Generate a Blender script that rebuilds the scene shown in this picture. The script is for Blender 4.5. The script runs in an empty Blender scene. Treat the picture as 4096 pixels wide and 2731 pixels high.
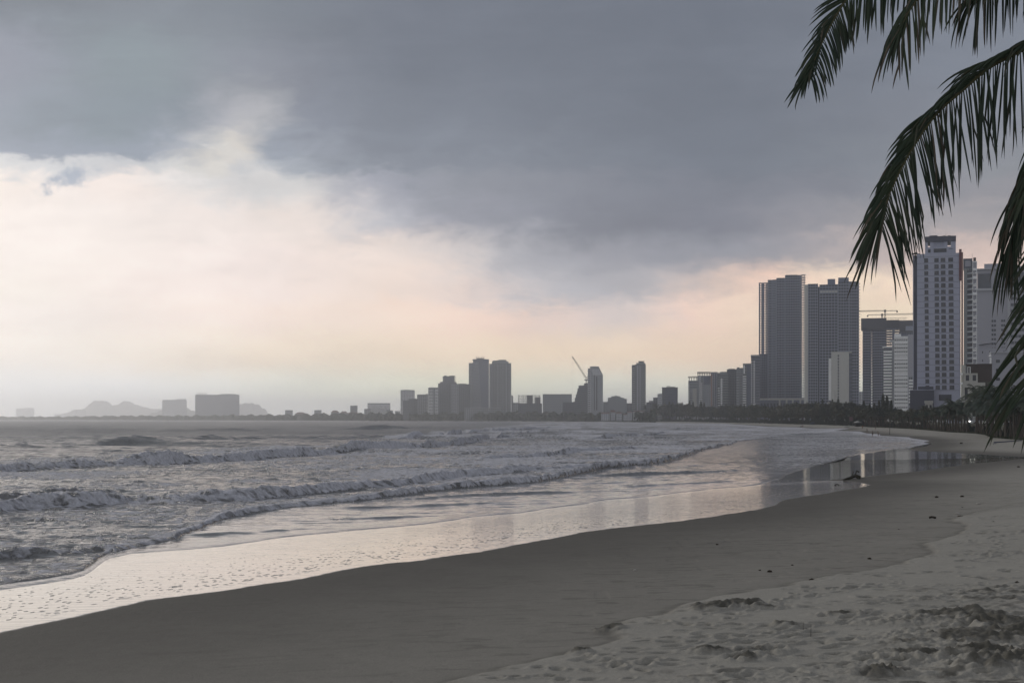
import bpy, bmesh, math, random
import numpy as np
from mathutils import Vector, Matrix, Quaternion

# ------------------------------------------------------------------ camera, world, sun, exposure
scene = bpy.context.scene
F = 5688.9          # focal length in photo pixels (50 mm on 36 mm, photo 4096 wide)
HZ = 1675.0         # photo row of the horizon
CH = 4.8            # camera height over the mean water line
cam_data = bpy.data.cameras.new("camera")
cam_data.lens = 50.0
cam_data.sensor_width = 36.0
cam_data.shift_y = (HZ - 1365.5) / 4096.0
cam_data.clip_start = 0.1
cam_data.clip_end = 60000.0
cam = bpy.data.objects.new("camera", cam_data)
scene.collection.objects.link(cam)
cam.location = (0, 0, CH)
cam.rotation_euler = (math.radians(90), 0, 0)
scene.camera = cam
scene.view_settings.view_transform = 'Standard'
scene.view_settings.look = 'None'
scene.view_settings.exposure = 0.0
scene.view_settings.gamma = 1.0
scene.cycles.use_denoising = True
scene.cycles.max_bounces = 6
scene.cycles.diffuse_bounces = 2
scene.cycles.glossy_bounces = 3
scene.cycles.transmission_bounces = 2
scene.cycles.volume_bounces = 3
scene.cycles.sample_clamp_indirect = 6.0

SUN_AZ, SUN_EL = -42.0, 19.0      # degrees: to the left of the view, low behind thin cloud
sun_data = bpy.data.lights.new("sun", 'SUN')
sun_data.energy = 1.3
sun_data.angle = math.radians(12)
sun_data.color = (1.0, 0.93, 0.84)
sun = bpy.data.objects.new("sun", sun_data)
scene.collection.objects.link(sun)
sd_ = Vector((math.sin(math.radians(SUN_AZ)) * math.cos(math.radians(SUN_EL)),
              math.cos(math.radians(SUN_AZ)) * math.cos(math.radians(SUN_EL)), math.sin(math.radians(SUN_EL))))
sun.rotation_euler = sd_.to_track_quat('Z', 'Y').to_euler()

def s2l(c):
    c = c / 255.0
    return c / 12.92 if c <= 0.04045 else ((c + 0.055) / 1.055) ** 2.4
def lin(rgb, k=1.0):
    return tuple(s2l(v) * k for v in rgb) + (1.0,)

class NT:
    """small helper to write node trees as expressions"""
    def __init__(self, tree):
        self.t = tree
        self.n = tree.nodes
        self.l = tree.links
    def node(self, kind, **kw):
        nd = self.n.new(kind)
        for k, v in kw.items():
            setattr(nd, k, v)
        return nd
    def put(self, sock, v):
        if v is None:
            return
        if isinstance(v, bpy.types.NodeSocket):
            self.l.new(v, sock)
        else:
            sock.default_value = v
    def m(self, op, a, b=None, c=None, clamp=False):
        nd = self.node('ShaderNodeMath', operation=op, use_clamp=clamp)
        for i, v in enumerate((a, b, c)):
            self.put(nd.inputs[i], v)
        return nd.outputs[0]
    def vm(self, op, a, b=None, scale=None):
        nd = self.node('ShaderNodeVectorMath', operation=op)
        self.put(nd.inputs[0], a)
        self.put(nd.inputs[1], b)
        if scale is not None:
            self.put(nd.inputs['Scale'], scale)
        return nd.outputs[1] if op in ('DOT_PRODUCT', 'LENGTH') else nd.outputs[0]
    def ss(self, x, lo, hi, a=0.0, b=1.0, mode='SMOOTHSTEP'):
        nd = self.node('ShaderNodeMapRange', interpolation_type=mode)
        for k, v in (('Value', x), ('From Min', lo), ('From Max', hi), ('To Min', a), ('To Max', b)):
            self.put(nd.inputs[k], v)
        return nd.outputs[0]
    def mix(self, f, a, b, mode='MIX'):
        nd = self.node('ShaderNodeMix', data_type='RGBA', blend_type=mode)
        self.put(nd.inputs[0], f)
        self.put(nd.inputs[6], a)
        self.put(nd.inputs[7], b)
        return nd.outputs[2]
    def noise(self, vec, scale, detail=4.0, rough=0.5, dist=0.0, color=False):
        nd = self.node('ShaderNodeTexNoise')
        self.put(nd.inputs['Vector'], vec)
        nd.inputs['Scale'].default_value = scale
        nd.inputs['Detail'].default_value = detail
        nd.inputs['Roughness'].default_value = rough
        nd.inputs['Distortion'].default_value = dist
        return nd.outputs[1] if color else nd.outputs[0]
    def ramp(self, f, stops, mode='LINEAR'):
        nd = self.node('ShaderNodeValToRGB')
        cr = nd.color_ramp
        cr.interpolation = mode
        while len(cr.elements) < len(stops):
            cr.elements.new(0.5)
        for e, (p, c) in zip(cr.elements, stops):
            e.position = p
        for e, (p, c) in zip(cr.elements, stops):
            e.color = c
        self.put(nd.inputs[0], f)
        return nd.outputs[0]
    def comb(self, x, y, z):
        nd = self.node('ShaderNodeCombineXYZ')
        for i, v in enumerate((x, y, z)):
            self.put(nd.inputs[i], v)
        return nd.outputs[0]
    def sep(self, v):
        nd = self.node('ShaderNodeSeparateXYZ')
        self.put(nd.inputs[0], v)
        return nd.outputs

# ---- sky: a physical sky behind a procedural storm-cloud deck, laid out by compass direction
world = bpy.data.worlds.new("World")
scene.world = world
world.use_nodes = True
N = NT(world.node_tree)
N.n.clear()
tc = N.node('ShaderNodeTexCoord')
dirv = N.vm('NORMALIZE', tc.outputs['Generated'])
dx, dy, dz = N.sep(dirv)
az = N.m('ARCTAN2', dx, dy)
hor = N.m('SQRT', N.m('ADD', N.m('MULTIPLY', dx, dx), N.m('MULTIPLY', dy, dy)))
tan_el = N.m('DIVIDE', dz, N.m('MAXIMUM', hor, 0.02))
cosaz = N.m('MAXIMUM', N.m('COSINE', az), 0.45)
el0 = N.m('DIVIDE', tan_el, cosaz)
# cloud billows: warp the lay-out with stretched noise
wv = N.comb(N.m('MULTIPLY', az, 1.0), N.m('MULTIPLY', el0, 1.9), 0.37)
w1 = N.vm('SUBTRACT', N.noise(wv, 7.0, 8.0, 0.62, color=True), (0.5, 0.5, 0.5))
w2 = N.vm('SUBTRACT', N.noise(wv, 26.0, 7.0, 0.6, 0.6, color=True), (0.5, 0.5, 0.5))
w3 = N.vm('SUBTRACT', N.noise(wv, 85.0, 6.0, 0.62, 0.5, color=True), (0.5, 0.5, 0.5))
w3s = N.sep(w3)
w1s = N.sep(w1)
w2s = N.sep(w2)
azw = N.m('ADD', N.m('ADD', az, N.m('MULTIPLY', w1s[0], 0.085)), N.m('ADD', N.m('MULTIPLY', w2s[0], 0.055), N.m('MULTIPLY', w3s[0], 0.016)))
near_h = N.ss(el0, 0.0, 0.10)
elw = N.m('ADD', N.m('ADD', el0, N.m('MULTIPLY', N.m('MULTIPLY', w1s[1], 0.052), near_h)),
          N.m('MULTIPLY', N.m('ADD', N.m('MULTIPLY', w2s[1], 0.032), N.m('MULTIPLY', w3s[1], 0.009)), near_h))
AZR = math.radians(64)
u = N.m('ADD', N.m('DIVIDE', azw, 2 * AZR), 0.5, clamp=True)
def upos(px):
    return (math.atan((px - 2048) / F) + AZR) / (2 * AZR)
def vel(py):
    return (HZ - py) / F
SKY = [
    (-2500, [(-9000, (104, 110, 121)), (2048, (96, 101, 112)), (9000, (96, 101, 112))]),
    (-700, [(-9000, (140, 145, 153)), (-2500, (122, 128, 138)), (2048, (105, 111, 123)), (9000, (105, 110, 120))]),
    (0, [(-9000, (150, 152, 158)), (-1500, (126, 133, 143)), (0, (119, 127, 137)), (500, (126, 133, 143)), (1000, (125, 132, 142)), (1500, (117, 123, 135)),
         (2000, (113, 119, 131)), (2500, (112, 118, 130)), (3000, (112, 118, 130)), (3500, (119, 125, 137)), (4096, (127, 133, 145)), (7000, (125, 130, 140))]),
    (250, [(-9000, (165, 165, 168)), (-1500, (150, 155, 166)), (0, (147, 152, 166)), (500, (135, 146, 154)), (1000, (138, 143, 154)), (1500, (119, 125, 137)),
           (2000, (115, 121, 133)), (2500, (114, 120, 132)), (3000, (115, 121, 133)), (3500, (124, 130, 142)), (4096, (131, 137, 149)), (7000, (128, 132, 142))]),
    (500, [(-9000, (185, 182, 180)), (-1500, (150, 157, 169)), (0, (146, 154, 167)), (500, (135, 146, 156)), (700, (142, 150, 161)), (880, (172, 174, 182)), (1020, (180, 181, 186)),
           (1170, (142, 147, 159)), (1500, (127, 133, 145)), (2000, (119, 125, 137)), (2500, (116, 122, 134)), (3000, (117, 123, 135)),
           (3500, (126, 131, 142)), (4096, (136, 140, 151)), (7000, (132, 136, 145))]),
    (612, [(-9000, (205, 200, 195)), (-1500, (160, 166, 178)), (0, (158, 165, 179)), (500, (148, 157, 171)), (700, (165, 171, 182)), (870, (210, 207, 204)), (970, (213, 208, 203)),
           (1120, (160, 166, 177)), (1260, (150, 156, 168)), (1500, (131, 137, 149)), (2000, (125, 131, 143)), (2500, (119, 125, 137)), (3000, (117, 123, 135)),
           (3500, (128, 133, 143)), (4096, (141, 144, 152)), (7000, (135, 138, 146))]),
    (665, [(-9000, (230, 224, 216)), (-1500, (226, 225, 224)), (0, (226, 225, 225)), (450, (205, 206, 210)), (700, (210, 210, 211)), (880, (222, 218, 213)), (1000, (208, 207, 208)),
           (1150, (178, 183, 191)), (1300, (158, 164, 175)), (1500, (137, 143, 155)), (2000, (131, 137, 149)), (2500, (122, 128, 140)), (3000, (118, 124, 136)),
           (3500, (129, 134, 144)), (4096, (143, 146, 153)), (7000, (138, 141, 148))]),
    (735, [(-9000, (240, 233, 224)), (0, (248, 240, 232)), (300, (242, 236, 231)), (500, (240, 232, 226)), (800, (226, 226, 225)), (1000, (212, 214, 215)), (1250, (206, 208, 209)), (1450, (165, 170, 181)),
           (1800, (141, 147, 158)), (2000, (136, 142, 153)), (2500, (125, 131, 143)), (3000, (121, 127, 139)), (3500, (130, 135, 145)), (4096, (146, 148, 155)), (7000, (145, 147, 152))]),
    (865, [(-9000, (245, 238, 228)), (0, (249, 244, 238)), (500, (242, 237, 232)), (1000, (236, 230, 225)), (1300, (228, 222, 217)), (1500, (192, 195, 201)), (1750, (161, 166, 177)),
           (2000, (141, 147, 159)), (2500, (121, 127, 139)), (3000, (127, 132, 144)), (3400, (149, 151, 158)), (4096, (165, 163, 165)), (7000, (165, 163, 165))]),
    (1010, [(-9000, (245, 238, 228)), (0, (248, 244, 238)), (500, (248, 243, 237)), (1000, (243, 235, 230)), (1500, (239, 229, 221)), (1800, (216, 212, 210)), (2000, (184, 187, 193)),
            (2400, (153, 158, 168)), (3000, (147, 151, 160)), (3300, (172, 168, 170)), (3700, (208, 193, 186)), (4096, (214, 198, 190)), (7000, (190, 184, 182))]),
    (1150, [(-9000, (242, 235, 224)), (0, (247, 243, 236)), (1000, (242, 234, 228)), (1500, (240, 229, 219)), (1850, (228, 217, 210)), (2080, (192, 193, 197)), (2400, (172, 176, 183)),
            (2650, (184, 182, 184)), (2900, (222, 203, 190)), (3200, (258, 226, 204)), (3600, (260, 228, 205)), (4096, (248, 219, 204)), (7000, (205, 196, 190))]),
    (1260, [(-9000, (238, 230, 219)), (0, (246, 239, 234)), (1000, (245, 231, 222)), (1500, (244, 227, 213)), (2000, (237, 218, 204)), (2300, (217, 208, 203)), (2500, (214, 206, 201)),
            (2800, (244, 219, 202)), (3200, (262, 228, 203)), (3700, (262, 228, 203)), (4096, (250, 221, 204)), (7000, (212, 202, 195))]),
    (1420, [(-9000, (230, 223, 212)), (0, (240, 231, 226)), (500, (242, 229, 220)), (1000, (246, 224, 208)), (1500, (246, 221, 201)), (2000, (247, 218, 195)), (2500, (247, 217, 194)), (3000, (243, 214, 192)),
            (3500, (244, 214, 192)), (4096, (236, 210, 194)), (7000, (215, 204, 196))]),
    (1560, [(-9000, (218, 212, 204)), (0, (234, 226, 221)), (500, (236, 223, 212)), (1000, (236, 216, 200)), (1500, (236, 211, 190)), (2000, (241, 212, 188)), (2500, (238, 215, 195)),
            (3000, (242, 214, 191)), (4096, (236, 210, 194)), (7000, (214, 204, 196))]),
    (1690, [(-9000, (205, 202, 198)), (0, (216, 214, 209)), (1000, (208, 205, 201)), (1500, (208, 200, 194)), (2000, (216, 204, 193)), (2500, (230, 210, 192)), (4096, (232, 208, 190)), (7000, (210, 200, 192))]),
    (2100, [(-9000, (120, 118, 114)), (2048, (118, 116, 112)), (7000, (112, 110, 106))]),
]
col = None
prev = None
for py, stops in SKY:
    kb = {735: 1.0, 865: 1.01, 1010: 1.02, 1150: 1.06, 1260: 1.10, 1420: 1.27, 1560: 1.95, 1690: 3.2, -2500: 2.3, -700: 1.15}.get(py, 0.93)
    wt = {735: .35, 865: .45, 1010: .5, 1150: .6, 1260: .7, 1420: 1.6, 1560: 2.5, 1690: 2.5}.get(py, 0.0)     # warmer toward the horizon
    r = N.ramp(u, [(upos(p), tuple(v * f_ for v, f_ in zip(lin(c, kb), (1 + .06 * wt, 1 - .065 * wt, 1 - .085 * wt, 1)))) for p, c in stops], 'CARDINAL' if len(stops) > 4 else 'LINEAR')
    if col is None:
        col = r
    else:
        col = N.mix(N.ss(elw, vel(prev), vel(py)), col, r)
    prev = py
# soft billow shading inside the deck and the bright lower clouds are part of the cloud itself
b1 = N.noise(wv, 11.0, 8.0, 0.58, 0.4)
b2 = N.noise(N.comb(az, N.m('MULTIPLY', el0, 4.2), 1.7), 15.0, 7.0, 0.6, 0.5)
col = N.vm('SCALE', col, None, N.m('ADD', 1.0, N.m('ADD', N.m('MULTIPLY', N.m('SUBTRACT', b1, 0.5), 0.26), N.m('MULTIPLY', N.m('SUBTRACT', b2, 0.5), 0.20))))
# one small ragged scud of darker cloud
ws = N.noise(N.comb(az, N.m('MULTIPLY', el0, 1.0), 3.1), 72.0, 6.0, 0.66)
ea = N.m('DIVIDE', N.m('SUBTRACT', N.m('SUBTRACT', az, math.atan((262 - 2048) / F)), N.m('MULTIPLY', N.m('SUBTRACT', el0, vel(712)), 1.1)), 0.0165)
ee = N.m('DIVIDE', N.m('SUBTRACT', el0, vel(712)), 0.0110)
er = N.m('ADD', N.m('MULTIPLY', ea, ea), N.m('MULTIPLY', ee, ee))
scud = N.m('MULTIPLY', N.ss(N.m('SUBTRACT', ws, N.m('MULTIPLY', er, 0.16)), 0.32, 0.60), 0.88)
col = N.mix(scud, col, lin((160, 170, 186)))
# unseen grey half of the sky behind the viewer, brightened to light front faces
back = N.ss(dy, 0.45, -0.25)
backcol = N.ramp(N.ss(el0, -0.05, 1.0, mode='LINEAR'), [(0.0, lin((158, 160, 166), 1.1)), (0.15, lin((190, 192, 198), 1.35)), (0.4, lin((176, 177, 180), 1.2)), (1.0, lin((148, 149, 152), 0.9))])
col = N.mix(back, col, backcol)
nish = N.node('ShaderNodeTexSky', sky_type='NISHITA')
nish.sun_disc = False
nish.sun_elevation = math.radians(SUN_EL)
nish.sun_rotation = math.radians(SUN_AZ)
bg1 = N.node('ShaderNodeBackground')
N.put(bg1.inputs[0], nish.outputs[0])
bg1.inputs[1].default_value = 0.08
bg2 = N.node('ShaderNodeBackground')
N.put(bg2.inputs[0], col)
bg2.inputs[1].default_value = 1.04
mixs = N.node('ShaderNodeMixShader')
mixs.inputs[0].default_value = 0.97
N.l.new(bg1.outputs[0], mixs.inputs[1])
N.l.new(bg2.outputs[0], mixs.inputs[2])
wo = N.node('ShaderNodeOutputWorld')
N.l.new(mixs.outputs[0], wo.inputs[0])

# ------------------------------------------------------------------ general helpers
rnd = random.Random(11)
COL = scene.collection

def link(name, data, parent=None, loc=None, rotz=None):
    o = bpy.data.objects.new(name, data)
    COL.objects.link(o)
    if parent is not None:
        o.parent = parent
    if loc is not None:
        o.location = loc
    if rotz is not None:
        o.rotation_euler = (0, 0, rotz)
    return o
def tag(o, label=None, cat=None, group=None, kind=None):
    for k, v in (('label', label), ('category', cat), ('group', group), ('kind', kind)):
        if v:
            o[k] = v
    return o
def thing(name, label, cat, loc=(0, 0, 0), rotz=0.0, group=None):
    return tag(link(name, None, None, loc, rotz), label, cat, group)
def dup(root, loc, rotz=0.0, label=None, group=None, scale=None):
    r = root.copy()
    COL.objects.link(r)
    r.location = loc
    r.rotation_euler = (0, 0, rotz)
    if label:
        r['label'] = label
    if group:
        r['group'] = group
    if scale:
        r.scale = scale if isinstance(scale, tuple) else (scale,) * 3
    for ch in list(root.children):
        c = ch.copy()
        COL.objects.link(c)
        c.parent = r
        for g in ch.children:
            d = g.copy()
            COL.objects.link(d)
            d.parent = c
    return r

def mat(name, rgb, rough=0.85, spec=0.3, var=0.12, scale=0.6, metallic=0.0, stretch=(1, 1, 1), emit=None):
    m = bpy.data.materials.new(name)
    m.use_nodes = True
    T = NT(m.node_tree)
    bs = T.n['Principled BSDF']
    tcn = T.node('ShaderNodeTexCoord')
    mp = T.node('ShaderNodeMapping')
    mp.inputs['Scale'].default_value = stretch
    T.l.new(tcn.outputs['Object'], mp.inputs[0])
    nz = T.noise(mp.outputs[0], scale, 5.0, 0.6)
    k = T.m('ADD', 1.0, T.m('MULTIPLY', T.m('SUBTRACT', nz, 0.5), var * 2.4))
    c = T.vm('SCALE', tuple(rgb[:3]), None, k)
    T.put(bs.inputs['Base Color'], c)
    bs.inputs['Roughness'].default_value = rough
    bs.inputs['Specular IOR Level'].default_value = spec
    bs.inputs['Metallic'].default_value = metallic
    if emit:
        bs.inputs['Emission Color'].default_value = tuple(emit[:3]) + (1,)
        bs.inputs['Emission Strength'].default_value = emit[3]
    return m

class MB:
    """collects polygons, then becomes ONE mesh object"""
    def __init__(self):
        self.v = []
        self.f = []
        self.m = []
    def poly(self, pts, mi=0):
        b = len(self.v)
        self.v.extend([tuple(p) for p in pts])
        self.f.append(tuple(range(b, b + len(pts))))
        self.m.append(mi)
    def box(self, x0, x1, y0, y1, z0, z1, mi=0):
        p = [(x0, y0, z0), (x1, y0, z0), (x1, y1, z0), (x0, y1, z0), (x0, y0, z1), (x1, y0, z1), (x1, y1, z1), (x0, y1, z1)]
        b = len(self.v)
        self.v.extend(p)
        for q in ((0, 1, 5, 4), (1, 2, 6, 5), (2, 3, 7, 6), (3, 0, 4, 7), (4, 5, 6, 7), (3, 2, 1, 0)):
            self.f.append(tuple(b + i for i in q))
            self.m.append(mi)
    def tube(self, pts, radii, n=6, mi=0, cap=True):
        rings = []
        pts = [Vector(p) for p in pts]
        up = Vector((0.31, 0.17, 0.93))
        for i, p in enumerate(pts):
            t = (pts[min(i + 1, len(pts) - 1)] - pts[max(i - 1, 0)]).normalized()
            a = t.cross(up)
            if a.length < 0.05:
                a = t.cross(Vector((1, 0, 0)))
            a.normalize()
            bb = t.cross(a)
            r = radii[i] if isinstance(radii, (list, tuple)) else radii
            b0 = len(self.v)
            for k in range(n):
                an = 2 * math.pi * k / n
                self.v.append(tuple(p + a * (r * math.cos(an)) + bb * (r * math.sin(an))))
            rings.append(b0)
        for i in range(len(rings) - 1):
            for k in range(n):
                k2 = (k + 1) % n
                self.f.append((rings[i] + k, rings[i] + k2, rings[i + 1] + k2, rings[i + 1] + k))
                self.m.append(mi)
        if cap:
            self.f.append(tuple(rings[0] + k for k in range(n))[::-1])
            self.m.append(mi)
            self.f.append(tuple(rings[-1] + k for k in range(n)))
            self.m.append(mi)
    def facade(self, o, u_, v_, n_, W, H, cols, rows, fw, fh, rec, mw=0, mg=1, mx=0.0, mz0=0.0, mz1=0.0):
        """a wall W x H from corner o with a grid of real recessed openings (material mg at their backs)"""
        o, u_, v_, n_ = Vector(o), Vector(u_), Vector(v_), Vector(n_)
        P = lambda a, b, d=0.0: o + u_ * a + v_ * b - n_ * d
        def q(a0, a1, b0, b1):
            if a1 - a0 > 1e-6 and b1 - b0 > 1e-6:
                self.poly([P(a0, b0), P(a1, b0), P(a1, b1), P(a0, b1)], mw)
        cw, ch = (W - 2 * mx) / cols, (H - mz0 - mz1) / rows
        hw, hh = cw * fw, ch * fh
        xs = [mx + cw * i + (cw - hw) / 2 for i in range(cols)]
        zs = [mz0 + ch * j + (ch - hh) / 2 for j in range(rows)]
        a = 0.0
        for x in xs:
            q(a, x, 0, H)
            b = 0.0
            for z in zs:
                q(x, x + hw, b, z)
                x1, z1 = x + hw, z + hh
                self.poly([P(x, z, rec), P(x1, z, rec), P(x1, z1, rec), P(x, z1, rec)], mg)
                self.poly([P(x, z), P(x1, z), P(x1, z, rec), P(x, z, rec)], mw)
                self.poly([P(x, z1, rec), P(x1, z1, rec), P(x1, z1), P(x, z1)], mw)
                self.poly([P(x, z), P(x, z, rec), P(x, z1, rec), P(x, z1)], mw)
                self.poly([P(x1, z, rec), P(x1, z), P(x1, z1), P(x1, z1, rec)], mw)
                b = z1
            q(x, x + hw, b, H)
            a = x + hw
        q(a, W, 0, H)
        return [(x + hw / 2, z + hh / 2) for x in xs for z in zs], hw, hh
    def block(self, x0, x1, y0, y1, z0, z1, front=None, side=None, rec=0.5, mw=0, mg=1, **kw):
        """a building block; front / side = (cols, rows, share of width, share of height) of openings"""
        W, D, Hh = x1 - x0, y1 - y0, z1 - z0
        res = None
        if front:
            res = self.facade((x0, y0, z0), (1, 0, 0), (0, 0, 1), (0, -1, 0), W, Hh, *front, rec, mw, mg, **kw)
        else:
            self.poly([(x0, y0, z0), (x1, y0, z0), (x1, y0, z1), (x0, y0, z1)], mw)
        for xx, sgn in ((x0, -1), (x1, 1)):
            if side:
                if sgn < 0:
                    self.facade((xx, y1, z0), (0, -1, 0), (0, 0, 1), (-1, 0, 0), D, Hh, *side, rec, mw, mg, **kw)
                else:
                    self.facade((xx, y0, z0), (0, 1, 0), (0, 0, 1), (1, 0, 0), D, Hh, *side, rec, mw, mg, **kw)
            else:
                self.poly([(xx, y0, z0), (xx, y0, z1), (xx, y1, z1), (xx, y1, z0)][::sgn], mw)
        self.poly([(x0, y1, z0), (x0, y1, z1), (x1, y1, z1), (x1, y1, z0)], mw)
        self.poly([(x0, y0, z1), (x1, y0, z1), (x1, y1, z1), (x0, y1, z1)], mw)
        return res
    def mesh(self, name, mats, smooth=False, weld=False):
        me = bpy.data.meshes.new(name)
        me.from_pydata(self.v, [], self.f)
        me.polygons.foreach_set('material_index', self.m)
        for m_ in mats:
            me.materials.append(m_)
        if smooth:
            me.polygons.foreach_set('use_smooth', [True] * len(self.f))
        if weld:
            bm = bmesh.new()
            bm.from_mesh(me)
            bmesh.ops.remove_doubles(bm, verts=bm.verts, dist=0.001)
            bm.to_mesh(me)
            bm.free()
        me.update()
        return me
    def build(self, name, mats, parent=None, smooth=False, weld=False, loc=None, rotz=None):
        if not isinstance(mats, (list, tuple)):
            mats = [mats]
        return link(name, self.mesh(name, mats, smooth, weld), parent, loc, rotz)

# ------------------------------------------------------------------ numpy noise
def _hash(ix, iy, seed):
    h = (ix * 374761393 + iy * 668265263 + seed * 974634541) & 0xffffffff
    h = ((h ^ (h >> 13)) * 1274126177) & 0xffffffff
    h = (h ^ (h >> 16)) & 0xffff
    return h.astype(np.float64) / 32767.5 - 1.0
def vnoise(x, y, seed=0):
    xi = np.floor(x).astype(np.int64)
    yi = np.floor(y).astype(np.int64)
    fx, fy = x - xi, y - yi
    fx = fx * fx * fx * (fx * (fx * 6 - 15) + 10)
    fy = fy * fy * fy * (fy * (fy * 6 - 15) + 10)
    a, b = _hash(xi, yi, seed), _hash(xi + 1, yi, seed)
    c, d = _hash(xi, yi + 1, seed), _hash(xi + 1, yi + 1, seed)
    return (a + (b - a) * fx) * (1 - fy) + (c + (d - c) * fx) * fy
def fbm(x, y, octv=4, seed=0, gain=0.5):
    s, a, n = 0.0, 1.0, 0.0
    for i in range(octv):
        s = s + a * vnoise(x * 2 ** i + 17.3 * i, y * 2 ** i - 9.1 * i, seed + i)
        n += a
        a *= gain
    return s / n
def sstep(x, lo, hi):
    t = np.clip((x - lo) / (hi - lo), 0, 1)
    return t * t * (3 - 2 * t)

# ------------------------------------------------------------------ shore lines (world metres)
def flat(px, py, z=0.0):
    Y = (CH - z) * F / (py - HZ)
    return ((px - 2048) / F * Y, Y)
def ppx(px, Y):
    return ((px - 2048) / F * Y, Y)
WET_PX = [(0, 2531), (298, 2468), (595, 2400), (893, 2362), (1155, 2322), (1400, 2276), (1560, 2252), (1690, 2240), (1780, 2224), (1925, 2206), (2133, 2168),
          (2342, 2126), (2700, 2086), (2823, 2070), (2994, 2044), (3080, 2026), (3110, 2012), (3140, 1997), (3331, 1968), (3430, 1952), (3484, 1939), (3440, 1930), (3382, 1923),
          (3300, 1921), (3330, 1918), (3420, 1912), (3478, 1904), (3600, 1892), (3713, 1879), (3872, 1855), (4096, 1834), (4200, 1829), (4096, 1827), (4000, 1822), (3848, 1812),
          (3688, 1804), (3640, 1797), (3700, 1786), (3733, 1775), (3700, 1768), (3726, 1762), (3650, 1752), (3642, 1748), (3524, 1742), (3527, 1737), (3467, 1732),
          (3444, 1725), (3340, 1722), (3402, 1713), (3250, 1713), (3199, 1709), (3080, 1706), (2900, 1694)]
wet_poly = [flat(*p) for p in WET_PX] + [ppx(2640, 1800), ppx(2420, 2300), ppx(2050, 2900), ppx(1500, 3350), ppx(1000, 4500), ppx(600, 5150), ppx(0, 6000), ppx(-2500, 7000),
            (-9000, 9000), (-9000, -50), (-60, -50), flat(-2600, 2900), flat(-600, 2640)]
wet_poly = np.array(wet_poly)

def polysd(X, Y, poly):
    """signed distance to a polygon outline, positive outside"""
    best = np.full(X.shape, 1e18)
    inside = np.zeros(X.shape, bool)
    n = len(poly)
    for i in range(n):
        ax, ay = poly[i]
        bx, by = poly[(i + 1) % n]
        ex, ey = bx - ax, by - ay
        wx, wy = X - ax, Y - ay
        t = np.clip((wx * ex + wy * ey) / (ex * ex + ey * ey), 0, 1)
        best = np.minimum(best, (wx - ex * t) ** 2 + (wy - ey * t) ** 2)
        if ay != by:
            cr = ((ay > Y) != (by > Y)) & (X < (bx - ax) * (Y - ay) / (by - ay) + ax)
            inside ^= cr
    d = np.sqrt(best)
    return np.where(inside, -d, d)

SLOPE = 0.021
def base_height(sd):
    land = 2.0 * (1 - np.exp(-SLOPE * np.maximum(sd, 0) / 2.0)) + 1.3 * sstep(sd, 95, 170)
    sea = np.maximum(SLOPE * np.minimum(sd, 0), -0.9)
    return np.where(sd > 0, land, sea)
def height_at(x, y):
    return float(base_height(polysd(np.array([x]), np.array([y]), wet_poly))[0])
def hit(px, py):
    """where the sight line through a photo pixel meets the beach"""
    z = 0.5
    for _ in range(25):
        x, y = flat(px, max(py, HZ + 3), z)
        z = 0.5 * z + 0.5 * height_at(x, y)
    return x, y, z
# ------------------------------------------------------------------ grids
def grid_object(name, X, Y, Z, attrs, material, keep=None):
    R, C = X.shape
    co = np.stack([X, Y, Z], -1).reshape(-1, 3).astype(np.float32)
    idx = np.arange(R * C, dtype=np.int32).reshape(R, C)
    q = np.stack([idx[:-1, :-1], idx[:-1, 1:], idx[1:, 1:], idx[1:, :-1]], -1).reshape(-1, 4)
    if keep is not None:
        k = keep[:-1, :-1] | keep[:-1, 1:] | keep[1:, 1:] | keep[1:, :-1]
        q = q[k.reshape(-1)]
        used = np.unique(q)
        remap = np.full(R * C, -1, np.int32)
        remap[used] = np.arange(len(used), dtype=np.int32)
        q = remap[q]
        co = co[used]
        attrs = {n_: a.reshape(-1)[used] for n_, a in attrs.items()}
    me = bpy.data.meshes.new(name)
    me.vertices.add(len(co))
    me.vertices.foreach_set('co', co.reshape(-1))
    me.loops.add(q.size)
    me.loops.foreach_set('vertex_index', q.reshape(-1).astype(np.int32))
    me.polygons.add(len(q))
    me.polygons.foreach_set('loop_start', np.arange(0, q.size, 4, dtype=np.int32))
    me.polygons.foreach_set('loop_total', np.full(len(q), 4, np.int32))
    me.polygons.foreach_set('use_smooth', np.ones(len(q), bool))
    for n_, a in attrs.items():
        at = me.attributes.new(n_, 'FLOAT', 'POINT')
        at.data.foreach_set('value', a.reshape(-1).astype(np.float32))
    me.materials.append(material)
    me.update()
    me.validate()
    return link(name, me)

def attr(T, name):
    nd = T.node('ShaderNodeAttribute', attribute_type='GEOMETRY', attribute_name=name)
    return nd.outputs['Fac']

# ------------------------------------------------------------------ sand
rows = [1.0, 4.0, 8.0, 12.0, 16.0, 19.0]
y = 21.5
while y < 130:
    rows.append(y)
    y *= 1.0021
while y < 17500:
    rows.append(y)
    y *= 1.011
rows = np.array(rows)
cols = np.concatenate([[-40000, -20000, -9000, -5000, -3000, -1800], np.arange(-900, 4900, 6.0), [5000, 5300, 6000, 7500, 10000, 20000, 40000]])
PXg, Yg = np.meshgrid(cols, rows)
Xg = (PXg - 2048) / F * Yg
sdg = polysd(Xg, Yg, wet_poly)
# natural wobble of the swash limit
sdg = sdg + np.where(np.abs(sdg) < 30, 0.22 * fbm(Xg * 0.35, Yg * 0.35, 3, 5) + 0.07 * fbm(Xg * 2.1, Yg * 2.1, 2, 6), 0) * sstep(Yg, 20, 60)
Zg = base_height(sdg)

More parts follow.
